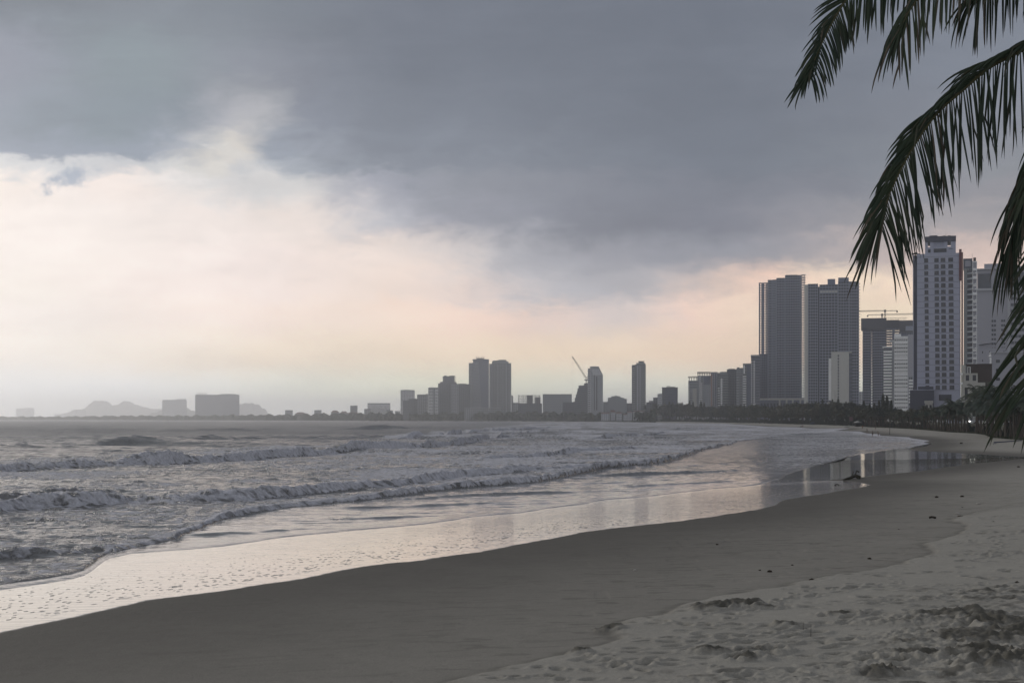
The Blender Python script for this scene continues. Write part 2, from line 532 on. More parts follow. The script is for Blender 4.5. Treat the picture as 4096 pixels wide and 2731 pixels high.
DRY_PX = [(1800, 2800), (1830, 2731), (2060, 2668), (2300, 2609), (2414, 2578), (2468, 2548), (2437, 2517), (2529, 2479), (2644, 2464), (2728, 2426), (2834, 2395), (3033, 2364),
          (3128, 2350), (3242, 2320), (3440, 2287), (3592, 2262), (3694, 2229), (3739, 2203), (3700, 2176), (3809, 2152), (3869, 2121), (3862, 2096), (3790, 2082), (3900, 2050),
          (4100, 2010), (4700, 1960), (6000, 1930)]
dry_poly = [hit(*p)[:2] for p in DRY_PX] + [(400, 200), (400, -30), (2, -30), (-1, 15)]
dry_poly = np.array(dry_poly)
dryd = -polysd(Xg, Yg, dry_poly)
dryd = dryd + 0.25 * fbm(Xg * 1.1, Yg * 1.1, 3, 9)
near_e = sstep(Yg, 95, 62)                      # the dry edge is a little scarp near the viewer, fading with distance
Zg = Zg + 0.07 * sstep(dryd, -0.10, 0.22) * near_e
dry_soft = sstep(dryd, -0.15, 0.35 + (1 - near_e) * 6)
# footprints: real dents trodden into the soft dry sand
dent = np.zeros_like(Zg)
dark = np.zeros_like(Zg)
R0 = int(np.searchsorted(rows, 21.5))
rg = np.random.default_rng(4)
def stamp(x, y, a, b, ang, depth, rim=0.35, dk=0.0):
    if y < 22 or y > 125:
        return
    ext = 2.2 * max(a, b)
    r0, r1 = np.searchsorted(rows, [y - ext, y + ext])
    pxa, pxb = 2048 + F * (x - ext) / y, 2048 + F * (x + ext) / y
    c0, c1 = np.searchsorted(cols, [pxa, pxb])
    if r1 - r0 < 1 or c1 - c0 < 1:
        return
    sx, sy = Xg[r0:r1, c0:c1] - x, Yg[r0:r1, c0:c1] - y
    ca, sa = math.cos(ang), math.sin(ang)
    ux, uy = (sx * ca + sy * sa) / a, (-sx * sa + sy * ca) / b
    rr = ux * ux + uy * uy
    dent[r0:r1, c0:c1] += -depth * np.exp(-rr * 1.2) + depth * rim * np.exp(-(np.sqrt(rr) - 1.55) ** 2 * 4)
    if dk:
        dark[r0:r1, c0:c1] = np.maximum(dark[r0:r1, c0:c1], dk * np.exp(-rr * 1.5))
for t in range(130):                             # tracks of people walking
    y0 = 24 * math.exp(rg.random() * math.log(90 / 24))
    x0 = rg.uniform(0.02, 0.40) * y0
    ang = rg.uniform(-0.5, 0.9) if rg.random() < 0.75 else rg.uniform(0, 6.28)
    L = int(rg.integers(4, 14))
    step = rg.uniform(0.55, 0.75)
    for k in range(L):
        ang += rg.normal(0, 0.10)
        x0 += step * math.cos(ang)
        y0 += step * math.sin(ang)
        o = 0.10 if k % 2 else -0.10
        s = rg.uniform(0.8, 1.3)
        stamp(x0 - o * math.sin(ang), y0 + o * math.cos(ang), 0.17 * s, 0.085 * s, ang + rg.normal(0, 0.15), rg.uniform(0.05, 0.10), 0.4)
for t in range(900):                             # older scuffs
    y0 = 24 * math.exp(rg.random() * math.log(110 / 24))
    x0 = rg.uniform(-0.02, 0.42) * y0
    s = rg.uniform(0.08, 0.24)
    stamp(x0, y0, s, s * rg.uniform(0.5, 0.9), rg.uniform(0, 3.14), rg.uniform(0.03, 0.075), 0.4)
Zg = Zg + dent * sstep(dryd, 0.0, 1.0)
Zg = Zg + np.where((dryd > -1) & (Yg < 130), 0.018 * fbm(Xg * 0.9, Yg * 0.9, 4, 21) * dry_soft, 0)
# faint dents of drying sand below the scarp
lowp = np.zeros_like(Zg)
mnz = vnoise(Xg * 1.7, Yg * 0.9, 77)
Zg = Zg - 0.02 * sstep(mnz, 0.62, 0.85) * (1 - dry_soft) * sstep(sdg, 2.5, 6) * sstep(Yg, 150, 90) * sstep(Xg / Yg, -0.02, 0.12)
# heaps of excavated sand
dug_shade = np.zeros_like(Zg)
nl = fbm(Xg * 1.6, Yg * 1.6, 3, 31)
nl2 = fbm(Xg * 5.5, Yg * 5.5, 2, 37)
clod = 1 - np.abs(vnoise(Xg * 7.0, Yg * 5.0, 39)) - 0.6 * np.abs(vnoise(Xg * 13.0, Yg * 9.0, 40))
heap = np.zeros_like(Zg)
for (hx, hy, ax_, ay_, hh_, thr) in ((3790, 2490, 1.25, 0.75, 0.34, 0.1), (3960, 2520, 1.1, 0.9, 0.30, 0.1), (4080, 2560, 1.2, 1.3, 0.30, 0.1), (3900, 2570, 2.0, 1.4, 0.16, 0.25),
                                     (4060, 2680, 1.1, 0.9, 0.40, 0.1), (3960, 2640, 0.9, 0.8, 0.22, 0.2), (3640, 2500, 1.0, 0.6, 0.10, 0.35), (2950, 2436, 1.15, 0.42, 0.16, 0.1),
                                     (2860, 2448, 0.6, 0.3, 0.13, 0.15), (3060, 2443, 0.6, 0.25, 0.09, 0.2), (3142, 2515, 0.32, 0.25, 0.12, 0.1), (3350, 2470, 0.7, 0.25, 0.05, 0.3),
                                     (2990, 2650, 0.45, 0.3, 0.11, 0.2), (2840, 2620, 0.4, 0.25, 0.08, 0.25), (3060, 2620, 0.6, 0.4, 0.07, 0.3), (3540, 2710, 0.5, 0.3, 0.08, 0.25),
                                     (3700, 2640, 1.2, 0.7, 0.07, 0.35), (2840, 2440, 0.5, 0.3, 0.10, 0.1), (2320, 2620, 0.25, 0.16, 0.05, 0.2), (2440, 2520, 0.35, 0.25, 0.06, 0.2)):
    cx, cy, cz = hit(hx, hy)
    rr = ((Xg - cx) / ax_) ** 2 + ((Yg - cy) / ay_) ** 2
    g = np.exp(-rr)
    amp = sstep(g, 0.02, 0.9) * np.clip(0.72 + 0.75 * nl, 0.05, 1.5)
    heap = np.maximum(heap, np.where(rr < 9, 0.72 * hh_ * amp + (0.05 * np.abs(nl2) + 0.05 * clod) * sstep(g, 0.08, 0.5), 0))
    dug_shade = np.maximum(dug_shade, np.where(rr < 9, sstep(g + 0.55 * nl + 0.3 * nl2, thr + 0.25, thr + 0.75), 0))
Zg = Zg + heap
rough_zone = sstep(fbm(Xg * 0.25, Yg * 0.25, 2, 41) + (Xg / Yg - 0.25) * 3.0 + (36 - Yg) * 0.05, 0.1, 0.9) * dry_soft
Zg = Zg + np.where(Yg < 70, (0.05 * np.clip(nl + 0.6 * np.abs(nl2), -0.3, 1) + 0.030 * clod) * 0.75 * rough_zone, 0)
dug_shade = np.maximum(dug_shade, 0.8 * sstep(nl + 0.5 * nl2, 0.12, 0.55) * rough_zone)
dug_shade = np.maximum(dug_shade, 0.75 * sstep(-dent, 0.012, 0.07) * dry_soft)  # shade inside the footprints painted dark, along with bared damp sand
dug_shade = np.maximum(dug_shade, 0.45 * sstep(fbm(Xg * 1.3, Yg * 3.2, 3, 55), 0.30, 0.55) * (1 - dry_soft) * sstep(sdg, 2.0, 7) * sstep(Yg, 140, 80) * sstep(Xg / Yg, -0.30, 0.10))
dug_shade = np.maximum(dug_shade, 0.22 * sstep(vnoise(Xg * 0.9 + Yg * .4, Yg * 4.0 - Xg * 1.2, 57), 0.45, 0.9) * (1 - dry_soft) * sstep(sdg, 1.0, 3))
edge_shade = sstep(np.abs(dryd + 0.12), 0.30, 0.02) * near_e
dug_shade = np.maximum(dug_shade, 0.55 * edge_shade * np.clip(0.6 + 0.8 * fbm(Xg * 2.0, Yg * 2.0, 2, 58), 0, 1))  # the scarp's shadow painted as a dark line along the dry edge
dry_all = np.maximum(dry_soft, 0.82 * sstep(sdg, 2, 14) * sstep(Yg, 45, 95))
dry_all = np.maximum(dry_all, 0.9 * sstep(sdg, 30, 60))

sand = bpy.data.materials.new('sand')
sand.use_nodes = True
T = NT(sand.node_tree)
bs = T.n['Principled BSDF']
geo = T.node('ShaderNodeNewGeometry')
pos = geo.outputs['Position']
a_sd, a_dry, a_dug_shade = attr(T, 'shore'), attr(T, 'dry'), attr(T, 'dug_shade')
n1 = T.noise(pos, 0.35, 6.0, 0.6)
n2 = T.noise(pos, 3.0, 6.0, 0.65)
n3 = T.noise(pos, 28.0, 3.0, 0.6)
damp = T.mix(T.ss(a_sd, 0.5, 14.0), (0.103, 0.097, 0.085, 1), (0.218, 0.206, 0.180, 1))
cl = T.mix(a_dry, damp, (0.290, 0.276, 0.242, 1))
cl = T.mix(T.m('MULTIPLY', a_dug_shade, 0.85), cl, (0.070, 0.066, 0.054, 1))
var = T.m('ADD', T.m('ADD', T.m('MULTIPLY', T.m('SUBTRACT', n1, 0.5), 0.35), T.m('MULTIPLY', T.m('SUBTRACT', n2, 0.5), 0.30)), T.m('MULTIPLY', T.m('SUBTRACT', n3, 0.5), 0.75))
cl = T.vm('SCALE', cl, None, T.m('ADD', 1.0, var))
# small dark specks of shell and weed
sp = T.node('ShaderNodeTexVoronoi')
T.put(sp.inputs['Vector'], pos)
sp.inputs['Scale'].default_value = 1.6
spk = T.m('MULTIPLY', T.ss(sp.outputs['Distance'], 0.075, 0.045), T.ss(T.noise(pos, 0.5, 3.0), 0.52, 0.66))
spk = T.m('MULTIPLY', spk, T.ss(a_sd, 1.5, 5.0))
cl = T.mix(spk, cl, (0.03, 0.028, 0.022, 1))
wetm = T.ss(T.m('ADD', a_sd, T.m('MULTIPLY', T.m('SUBTRACT', n2, 0.5), 0.30)), 0.10, -0.16)
cl = T.mix(wetm, cl, (0.066, 0.056, 0.036, 1))
T.put(bs.inputs['Base Color'], cl)
# the film of water left on the sand is a mirror; bubbles and sand grains break it near its edge
bub = T.node('ShaderNodeTexVoronoi')
T.put(bub.inputs['Vector'], T.vm('MULTIPLY', pos, (1.0, 0.55, 1.0)))
bub.inputs['Scale'].default_value = 4.6
bub.inputs['Randomness'].default_value = 1.0
bsz = T.m('MULTIPLY', T.noise(pos, 1.3, 4.0), T.ss(a_sd, -10.0, -1.0, 0.36, 0.86))
bubm = T.m('MULTIPLY', T.ss(T.m('SUBTRACT', bub.outputs['Distance'], T.m('SUBTRACT', bsz, 0.17)), 0.05, -0.02), T.ss(a_sd, -0.5, -1.4))
rough = T.m('ADD', T.m('MULTIPLY', T.m('SUBTRACT', 1.0, wetm), 0.78), 0.05)
rough = T.m('ADD', rough, T.m('MULTIPLY', bubm, 0.30))
T.put(bs.inputs['Roughness'], rough)
T.put(bs.inputs['IOR'], T.m('ADD', 1.4, T.m('MULTIPLY', wetm, 0.35)))
T.put(bs.inputs['Specular IOR Level'], T.m('ADD', 0.18, T.m('MULTIPLY', wetm, 0.42)))
bmp = T.node('ShaderNodeBump')
film_h = T.m('MULTIPLY', T.noise(T.vm('MULTIPLY', pos, (0.6, 3.0, 1.0)), 0.8, 4.0, 0.55), T.m('MULTIPLY', T.ss(T.sep(pos)[1], 48.0, 80.0, 0.018, 0.042), T.ss(T.sep(pos)[1], 88.0, 118.0, 1.0, 0.30)))
film_h = T.m('ADD', film_h, T.m('MULTIPLY', bubm, 0.018))
dry_h = T.m('MULTIPLY', T.m('ADD', n2, T.m('MULTIPLY', n3, 0.4)), 0.035)
T.put(bmp.inputs['Height'], T.m('ADD', T.m('MULTIPLY', wetm, film_h), T.m('MULTIPLY', T.m('SUBTRACT', 1.0, wetm), dry_h)))
bmp.inputs['Strength'].default_value = 0.7
bmp.inputs['Distance'].default_value = 1.0
T.l.new(bmp.outputs[0], bs.inputs['Normal'])
T.put(bs.inputs['Coat Weight'], T.m('MULTIPLY', wetm, 0.64))
T.put(bs.inputs['Coat Roughness'], T.m('ADD', 0.04, T.m('MULTIPLY', bubm, 0.3)))
bs.inputs['Coat IOR'].default_value = 1.34
bs.inputs['Specular Tint'].default_value = (1.0, 0.97, 0.88, 1)
bs.inputs['Coat Tint'].default_value = (1.0, 0.98, 0.93, 1)
T.l.new(bmp.outputs[0], bs.inputs['Coat Normal'])
beach = grid_object('beach', Xg, Yg, Zg, {'shore': sdg, 'dry': dry_all, 'dug_shade': dug_shade}, sand)
tag(beach, kind='structure')

# ------------------------------------------------------------------ sea
def line(pts, z=-0.3):
    """a crest line: photo column -> distance along the view"""
    p = np.array([(a, (CH - z) * F / (b - HZ)) for a, b in pts], float)
    return lambda px: np.exp(np.interp(px, p[:, 0], np.log(p[:, 1])))
def hgt(pts):
    p = np.array(pts, float)
    return lambda px: np.interp(px, p[:, 0], p[:, 1])
# front of the white water
E1 = line([(-2500, 2640), (-600, 2440), (0, 2364), (178, 2334), (290, 2312), (335, 2296), (362, 2276), (388, 2248), (430, 2218), (554, 2192), (685, 2162), (768, 2126), (893, 2073), (1119, 2031),
           (1496, 1995), (1746, 1960), (1931, 1942), (2133, 1927), (2288, 1900), (2431, 1870), (2600, 1854), (2700, 1838), (2804, 1803), (2905, 1780), (2960, 1764), (3100, 1745), (3300, 1730), (3600, 1722), (4200, 1718)])
# edge of the thin sheet that runs up the sand
E0 = line([(-2500, 2645), (-600, 2443), (0, 2366), (178, 2336), (290, 2314), (337, 2298), (364, 2279), (392, 2252), (434, 2223), (524, 2204), (893, 2176), (1042, 2154), (1113, 2142), (1400, 2115), (1717, 2090), (1895, 2058), (2074, 2043),
           (2193, 2025), (2342, 2007), (2431, 1991), (2600, 1981), (2854, 1950), (3045, 1937), (3121, 1914), (3172, 1886), (3236, 1861), (3370, 1827), (3390, 1818), (3554, 1800), (3640, 1792), (3660, 1785), (3733, 1774), (3738, 1740), (4200, 1715)], -0.12)
OFF = line([(-2500, 1850), (0, 1838), (700, 1808), (1400, 1775), (1700, 1735), (1925, 1715), (2133, 1697), (2400, 1688), (2800, 1684), (4200, 1682)])

rows = []
y = 24.0
while y < 900:
    rows.append(y)
    y *= 1.0040
while y < 7200:
    rows.append(y)
    y *= 1.0075
rows_s = np.array(rows)
cols_s = np.concatenate([np.arange(-2600, -500, 26.0), np.arange(-500, 4250, 5.0)])
PXs, Ys = np.meshgrid(cols_s, rows_s)
jit = 8 * fbm(PXs / 60.0, np.log(Ys) * 18, 3, 3)        # keeps the crest lines from being drawn too smoothly
Xs = (PXs - 2048) / F * Ys
sds = polysd(Xs, Ys, wet_poly)
gz = base_height(sds)
d1 = Ys - E1(PXs + jit)
d0 = Ys - E0(PXs + jit)
wig = 0.5 * fbm(Xs * 0.30, Ys * 0.22, 3, 12) * np.clip(Ys / 60, 0.4, 3)
d0 = d0 + wig * 0.8
d1 = d1 + wig
film = np.minimum(0.045 * sstep(d0, 0, 1.2) - 0.05 * sstep(d0, 0.4, -0.6), 0.04 * sstep(sds, 0.0, -1.5) - 0.1 * sstep(sds, -0.4, 0.5))
SEA = -0.34
Zs = np.maximum(gz + film, SEA)
deep = sstep(Ys, 60, 150) * sstep(sds, -8, -40)
foam = np.zeros_like(Zs)
sea_side = sstep(d1, -0.2, 0.6)
offs = Ys - OFF(PXs)
# wind chop everywhere on the sea, swell further out
warp = 6 * fbm(Xs * 0.012, Ys * 0.012, 2, 50)
def train(lam, ang, amp, seed, sharp=1.5, fin=0.012):
    ca, sa = math.sin(ang), math.cos(ang)
    ph = (Xs * ca + Ys * sa + warp * 2.2) * 2 * math.pi / lam + 3.0 * fbm(Xs * fin, Ys * fin * 0.7, 2, seed)
    c = (0.5 + 0.5 * np.cos(ph)) ** sharp
    env = np.clip(0.45 + 0.9 * fbm(Xs * fin * 0.8, Ys * fin * 0.5, 2, seed + 7), 0.0, 1.3)
    return amp * (c - 0.35) * env
far_d = sstep(Ys, 110, 260)
swell = train(46, 0.10, 0.75, 61, 2.2) + train(29, -0.12, 0.55, 64, 1.8) + train(18, 0.22, 0.32, 67) + train(74, 0.02, 0.6, 71, 2.4, 0.006)
lim_far = sstep(Ys, 6500, 2500)
swell = swell * far_d * sstep(sds, -15, -90) * (0.35 + 0.65 * lim_far)
inner = sea_side * (1 - far_d * 0.6) * sstep(sds, -2, -10)
chop = 0.105 * fbm(Xs * 0.45, Ys * 1.15, 4, 80, 0.64) + 0.07 * (0.6 - np.abs(vnoise(Xs * 0.30 + 0.8 * vnoise(Xs * .2, Ys * .3, 82), Ys * 1.7, 81))) + 0.10 * np.abs(fbm(Xs * 0.20, Ys * 0.42, 3, 84)) - 0.03
chop = chop + deep * (0.16 * fbm(Xs * 0.16, Ys * 0.30, 4, 86, 0.65) + 0.10 * np.abs(vnoise(Xs * 0.30, Ys * 0.5, 88)))
chop = chop * (0.35 + 0.65 * sea_side) * sstep(d0, 0.5, 5.0)
thin = (1 - sea_side) * sstep(d0, 1.0, 6.0)
rip = 0.030 * fbm(Xs * 0.5, Ys * 1.6, 3, 90) * thin
Zs = Zs + swell + chop * np.clip(sstep(sds, -0.5, -6), 0, 1) + rip * sstep(sds, -0.5, -4)

def breaker(L, hf, front, tail, foam_len, seed, amount=1.0, base=None, lump=0.2):
    """a breaking crest: steep tumbling front toward the beach, long foamy back"""
    global Zs, foam
    d = Ys - L(PXs + jit * 0.6) + 1.3 * fbm(Xs * 0.11, Ys * 0.05, 3, seed) * np.clip(Ys / 110, 0.3, 3) * front / 2.0
    h = hf(PXs)
    on = sstep(h, 0.02, 0.12)
    lumpn = fbm(Xs * 0.8, Ys * 2.0, 4, seed + 3, 0.62)
    lump2 = fbm(Xs * 0.22, Ys * 0.08, 2, seed + 5)
    hh_ = h * np.clip(1.0 + 0.75 * lump2 + lump * lumpn * sstep(Ys, 420, 160), 0.25, 1.9)
    prof = sstep(d, 0, front) * np.where(d > front, np.exp(-np.maximum(d - front, 0) / tail), 1)
    Zs = Zs + hh_ * prof
    Zs = Zs + (0.18 * lumpn * sstep(Ys, 420, 180) + 0.18 * fbm(Xs * 2.9, Ys * 2.9, 3, seed + 9, 0.6) * sstep(Ys, 170, 60)) * h * sstep(d, 0, 0.5) * sstep(d, front * 3.5, front)
    face = sstep(d, -0.15, 0.25) * sstep(d, foam_len, front * 1.1)
    foam = np.maximum(foam, amount * on * face * np.clip(0.93 + 0.20 * lump2 + 0.16 * lumpn, 0.3, 1.0))
    trough = on * sstep(d, -3.5 * front, -0.3) * sstep(d, 0.0, -0.4)
    Zs = Zs - 0.12 * h * trough

B1 = line([(-2500, 1930), (-600, 1902), (0, 1885), (345, 1868), (690, 1852), (1000, 1834), (1400, 1808), (1538, 1800), (1700, 1792), (1925, 1768), (2060, 1745), (2133, 1728), (2300, 1716)])
breaker(B1, hgt([(-2500, .8), (0, 0.85), (345, 0.95), (690, 1.05), (1100, 1.1), (1400, 1.05), (1700, 1.25), (1925, 1.25), (2100, 1.0), (2250, 0.4), (2320, 0)]), 2.6, 7.0, 12.0, 101)
B2 = line([(-2500, 2130), (-600, 2076), (0, 2046), (137, 2030), (315, 2025), (536, 2007), (655, 2007), (833, 2001), (982, 1996), (1130, 1985), (1300, 1968), (1568, 1945), (1835, 1905), (2050, 1890), (2300, 1868), (2500, 1852)])
breaker(B2, hgt([(-2500, .6), (0, 0.52), (200, 0.66), (400, 0.68), (520, 0.42), (655, 0.68), (980, 0.66), (1300, 0.5), (1568, 0.55), (1835, .5), (2100, 0.35), (2450, 0.1), (2520, 0)]), 1.7, 4.0, 6.5, 111)
breaker(line([(-2500, 2000), (0, 2003), (250, 1990), (420, 1976), (520, 1965)]), hgt([(-2500, 0.3), (0, 0.4), (300, 0.5), (430, 0.3), (520, 0)]), 1.6, 4.0, 4.0, 117, 0.55)
breaker(E1, hgt([(-2500, .10), (352, 0.08), (430, 0.10), (700, 0.13), (900, 0.16), (1120, 0.24), (1496, 0.30), (1750, 0.38), (1931, 0.40), (2300, 0.40), (2600, 0.5), (2804, 0.55), (2905, 0.5), (3000, 0.2), (3100, 0)]), 0.9, 4.0, 11.0, 121, 0.97, lump=0.3)
breaker(line([(-2500, 2310), (-600, 2262), (0, 2246), (150, 2233), (300, 2225), (550, 2196), (700, 2160)]), hgt([(-2500, .3), (0, 0.30), (180, 0.26), (420, 0.10), (560, 0)]), 0.8, 2.4, 2.6, 131, 0.75)
breaker(line([(1500, 1762), (1750, 1748), (1950, 1728), (2150, 1716), (2350, 1706)]), hgt([(1500, 0), (1600, 0.8), (1900, 1.2), (2150, 1.2), (2350, 0)]), 4.0, 9.0, 14.0, 141)
breaker(line([(2200, 1772), (2400, 1756), (2600, 1742), (2700, 1735), (3000, 1733)]), hgt([(2200, 0), (2400, 0.6), (2560, 0.9), (2700, 0.6), (3000, 0)]), 3.0, 7.0, 7.0, 151, 0.8)
breaker(line([(1900, 1840), (2100, 1826), (2350, 1806), (2600, 1790)]), hgt([(1900, 0), (2000, 0.5), (2250, 0.6), (2500, 0.4), (2600, 0)]), 2.2, 5.0, 5.0, 155, 0.8)
breaker(line([(2500, 1722), (2800, 1716), (3050, 1712)]), hgt([(2500, 0), (2700, 0.7), (2950, 0.7), (3050, 0)]), 4.0, 9.0, 9.0, 161, 0.75)
breaker(line([(3100, 1740), (3220, 1738), (3330, 1737)]), hgt([(3100, 0), (3220, 0.6), (3330, 0)]), 3.0, 5.0, 3.0, 165, 0.3)
# unbroken swells rising further out
def hump(pts, hp, front, back):
    global Zs
    d = Ys - line(pts)(PXs)
    Zs = Zs + hgt(hp)(PXs) * np.where(d > 0, np.exp(-(d / back) ** 2), np.exp(-(d / front) ** 2))
hump([(-400, 1800), (100, 1790), (565, 1774), (800, 1770), (1000, 1768)], [(-400, 0.3), (150, 0.5), (420, 1.0), (580, 1.25), (700, 1.0), (820, 0.4), (1000, 0)], 7, 13)
hump([(650, 1768), (850, 1762), (1000, 1758), (1200, 1756)], [(650, 0), (830, 1.3), (960, 1.2), (1100, 0.5), (1200, 0)], 7, 13)
hump([(1300, 1722), (1500, 1718), (1700, 1714)], [(1300, 0.3), (1480, 2.1), (1560, 2.1), (1650, 0.8), (1750, 0)], 12, 22)
hump([(-300, 1735), (300, 1733), (700, 1726), (1100, 1722)], [(-300, 0.7), (200, 1.0), (500, .6), (800, 1.3), (1100, 0.6), (1250, 0)], 11, 20)
# low ripples of the backwash in the thin sheet
for (pts, hp) in (([(1400, 2000), (1640, 1990), (1930, 1975), (2150, 1966), (2420, 1960)], [(1400, 0), (1600, .10), (1900, .14), (2200, .12), (2420, 0)]),
                  ([(1300, 2026), (1600, 2020), (1900, 2010), (2200, 1998)], [(1300, .05), (1500, .10), (1900, .09), (2200, 0)]),
                  ([(1080, 2075), (1400, 2072), (1720, 2062)], [(1080, 0), (1300, .08), (1600, .07), (1720, 0)]),
                  ([(760, 2139), (1000, 2130), (1250, 2112), (1400, 2108)], [(740, .07), (900, .09), (1200, .05), (1400, 0)]),
                  ([(2400, 1898), (2560, 1892), (2800, 1884), (3060, 1872)], [(2350, 0), (2480, .22), (2750, .16), (3060, 0)]),
                  ([(2500, 1942), (2800, 1935), (3000, 1928)], [(2450, 0), (2600, .09), (2900, .07), (3050, 0)])):
    d = Ys - line(pts, -0.2)(PXs + jit)
    h = hgt(hp)(PXs)
    Zs = Zs + h * (sstep(d, -0.1, 0.7) * np.exp(-np.maximum(d - 0.7, 0) / 2.4)) * (1 + 0.4 * fbm(Xs * 0.4, Ys * 0.4, 2, 170))
    foam = np.maximum(foam, 0.55 * sstep(h, 0.03, 0.1) * sstep(d, -0.1, 0.1) * sstep(d, 1.6, 0.6) * np.clip(0.4 + fbm(Xs * 0.6, Ys * 0.6, 3, 174), 0, 1))
# lacy foam left on the water between the breakers
zone = sea_side * sstep(offs, 25, -8)
patch = np.clip(0.63 + 0.07 * sstep(Ys, 75, 100) + 0.46 * fbm(Xs * 0.10, Ys * 0.12, 3, 181) + 0.12 * fbm(Xs * 0.03, Ys * 0.03, 2, 185), 0.05, 0.95)
surf = sstep(PXs, 1100, 1900)
foam = np.maximum(foam, zone * patch * (0.90 + 0.14 * surf))
foam = np.maximum(foam, (1 - sea_side) * sstep(d0, 3.0, 12) * np.clip(0.22 + 0.28 * fbm(Xs * 0.2, Ys * 0.25, 3, 190), 0, 0.5) * sstep(Ys, 40, 80))
foam = np.maximum(foam, sea_side * sstep(d1, 17, 3) * np.clip(0.72 + 0.30 * fbm(Xs * 0.35, Ys * 0.5, 3, 193), 0.2, 0.95) * sstep(PXs, 330, 520))
right = sstep(PXs, 2900, 3150) * sstep(Ys, 110, 160)
foam = np.maximum(foam, right * (0.62 + 0.22 * fbm(Xs * 0.08, Ys * 0.05, 3, 195)) * sstep(d0, 0.2, 3))
edge = sstep(sds, -1.2 - Ys * 0.02, -0.3 - Ys * 0.004) * sstep(Ys, 170, 260)
foam = np.maximum(foam, 0.9 * edge)
lace = sstep(d0, 0.0, 0.12) * sstep(d0, 0.75, 0.2) * sstep(Ys, 25, 32) * (0.35 + 0.5 * sstep(PXs, 380, 330))
foam = np.maximum(foam, np.clip(lace * (0.8 + 0.6 * fbm(Xs * 2.5, Ys * 2.5, 2, 197)), 0, 1))
# white caps far out on the bar, and streaky backs
caps = sstep(fbm(Xs * 0.02, Ys * 0.03, 3, 201), 0.18, 0.5) * sstep(offs, 0, 60) * sstep(PXs, 700, 1900) * 0.62
foam = np.maximum(foam, caps)
keep = (d0 > -2.5) & (sds < 3.0)

sea_m = bpy.data.materials.new('sea_water')
sea_m.use_nodes = True
T = NT(sea_m.node_tree)
bs = T.n['Principled BSDF']
geo = T.node('ShaderNodeNewGeometry')
pos = geo.outputs['Position']
a_f = attr(T, 'foam')
p2 = T.vm('MULTIPLY', pos, (1.0, 1.0, 0.6))
fn = T.noise(p2, 1.7, 7.0, 0.66, 0.5)
fn2 = T.noise(T.vm('MULTIPLY', pos, (0.55, 1.0, 1.0)), 0.42, 5.0, 0.6, 0.8)
vor = T.node('ShaderNodeTexVoronoi', feature='DISTANCE_TO_EDGE')
T.put(vor.inputs['Vector'], T.vm('ADD', p2, T.vm('SCALE', T.noise(p2, 0.9, 3.0, 0.6, 0.0, True), None, 1.4)))
vor.inputs['Scale'].default_value = 0.85
lace_n = T.ss(vor.outputs['Distance'], 0.22, 0.0)
pat = T.m('ADD', T.m('ADD', T.m('MULTIPLY', fn, 0.55), T.m('MULTIPLY', fn2, 0.45)), T.m('MULTIPLY', T.m('SUBTRACT', lace_n, 0.4), 0.16))
thr = T.m('SUBTRACT', 0.82, T.m('MULTIPLY', a_f, 0.50))
fm = T.ss(T.m('SUBTRACT', pat, thr), -0.05, 0.13)
shade_n = T.noise(p2, 3.2, 6.0, 0.75)
fcol = T.mix(T.m('MULTIPLY', T.ss(shade_n, 0.3, 0.7), 1.0), (0.40, 0.40, 0.42, 1), (0.70, 0.70, 0.755, 1))
wcol = T.mix(T.ss(fn2, 0.35, 0.7), (0.085, 0.081, 0.073, 1), (0.150, 0.142, 0.128, 1))
T.put(bs.inputs['Base Color'], T.mix(fm, wcol, fcol))
dist_r = T.ss(T.sep(pos)[1], 60.0, 500.0, 0.05, 0.30)
T.put(bs.inputs['Roughness'], T.m('ADD', dist_r, T.m('MULTIPLY', fm, 0.65)))
bs.inputs['IOR'].default_value = 1.36
T.put(bs.inputs['Specular IOR Level'], T.m('SUBTRACT', 0.5, T.m('MULTIPLY', fm, 0.35)))
r1 = T.noise(T.vm('MULTIPLY', pos, (0.55, 1.5, 1.0)), 1.6, 5.0, 0.62, 0.3)
r2 = T.noise(T.vm('MULTIPLY', pos, (0.5, 1.3, 1.0)), 0.35, 4.0, 0.6, 0.2)
hgt_n = T.m('ADD', T.m('MULTIPLY', r1, 0.13), T.m('MULTIPLY', r2, 0.25))
calm = attr(T, 'rough')
hgt_n = T.m('MULTIPLY', hgt_n, calm)
hgt_n = T.m('ADD', hgt_n, T.m('MULTIPLY', T.m('MULTIPLY', fm, T.m('ADD', pat, T.m('MULTIPLY', shade_n, 0.9))), 0.22))
bmp = T.node('ShaderNodeBump')
T.put(bmp.inputs['Height'], hgt_n)
bmp.inputs['Strength'].default_value = 0.85
bmp.inputs['Distance'].default_value = 1.0
T.l.new(bmp.outputs[0], bs.inputs['Normal'])
roughness_a = 0.16 + 0.84 * sea_side + 2.2 * deep
sea = grid_object('sea', Xs, Ys, Zs, {'foam': np.clip(foam, 0, 1), 'rough': roughness_a}, sea_m, keep)
tag(sea, kind='structure')
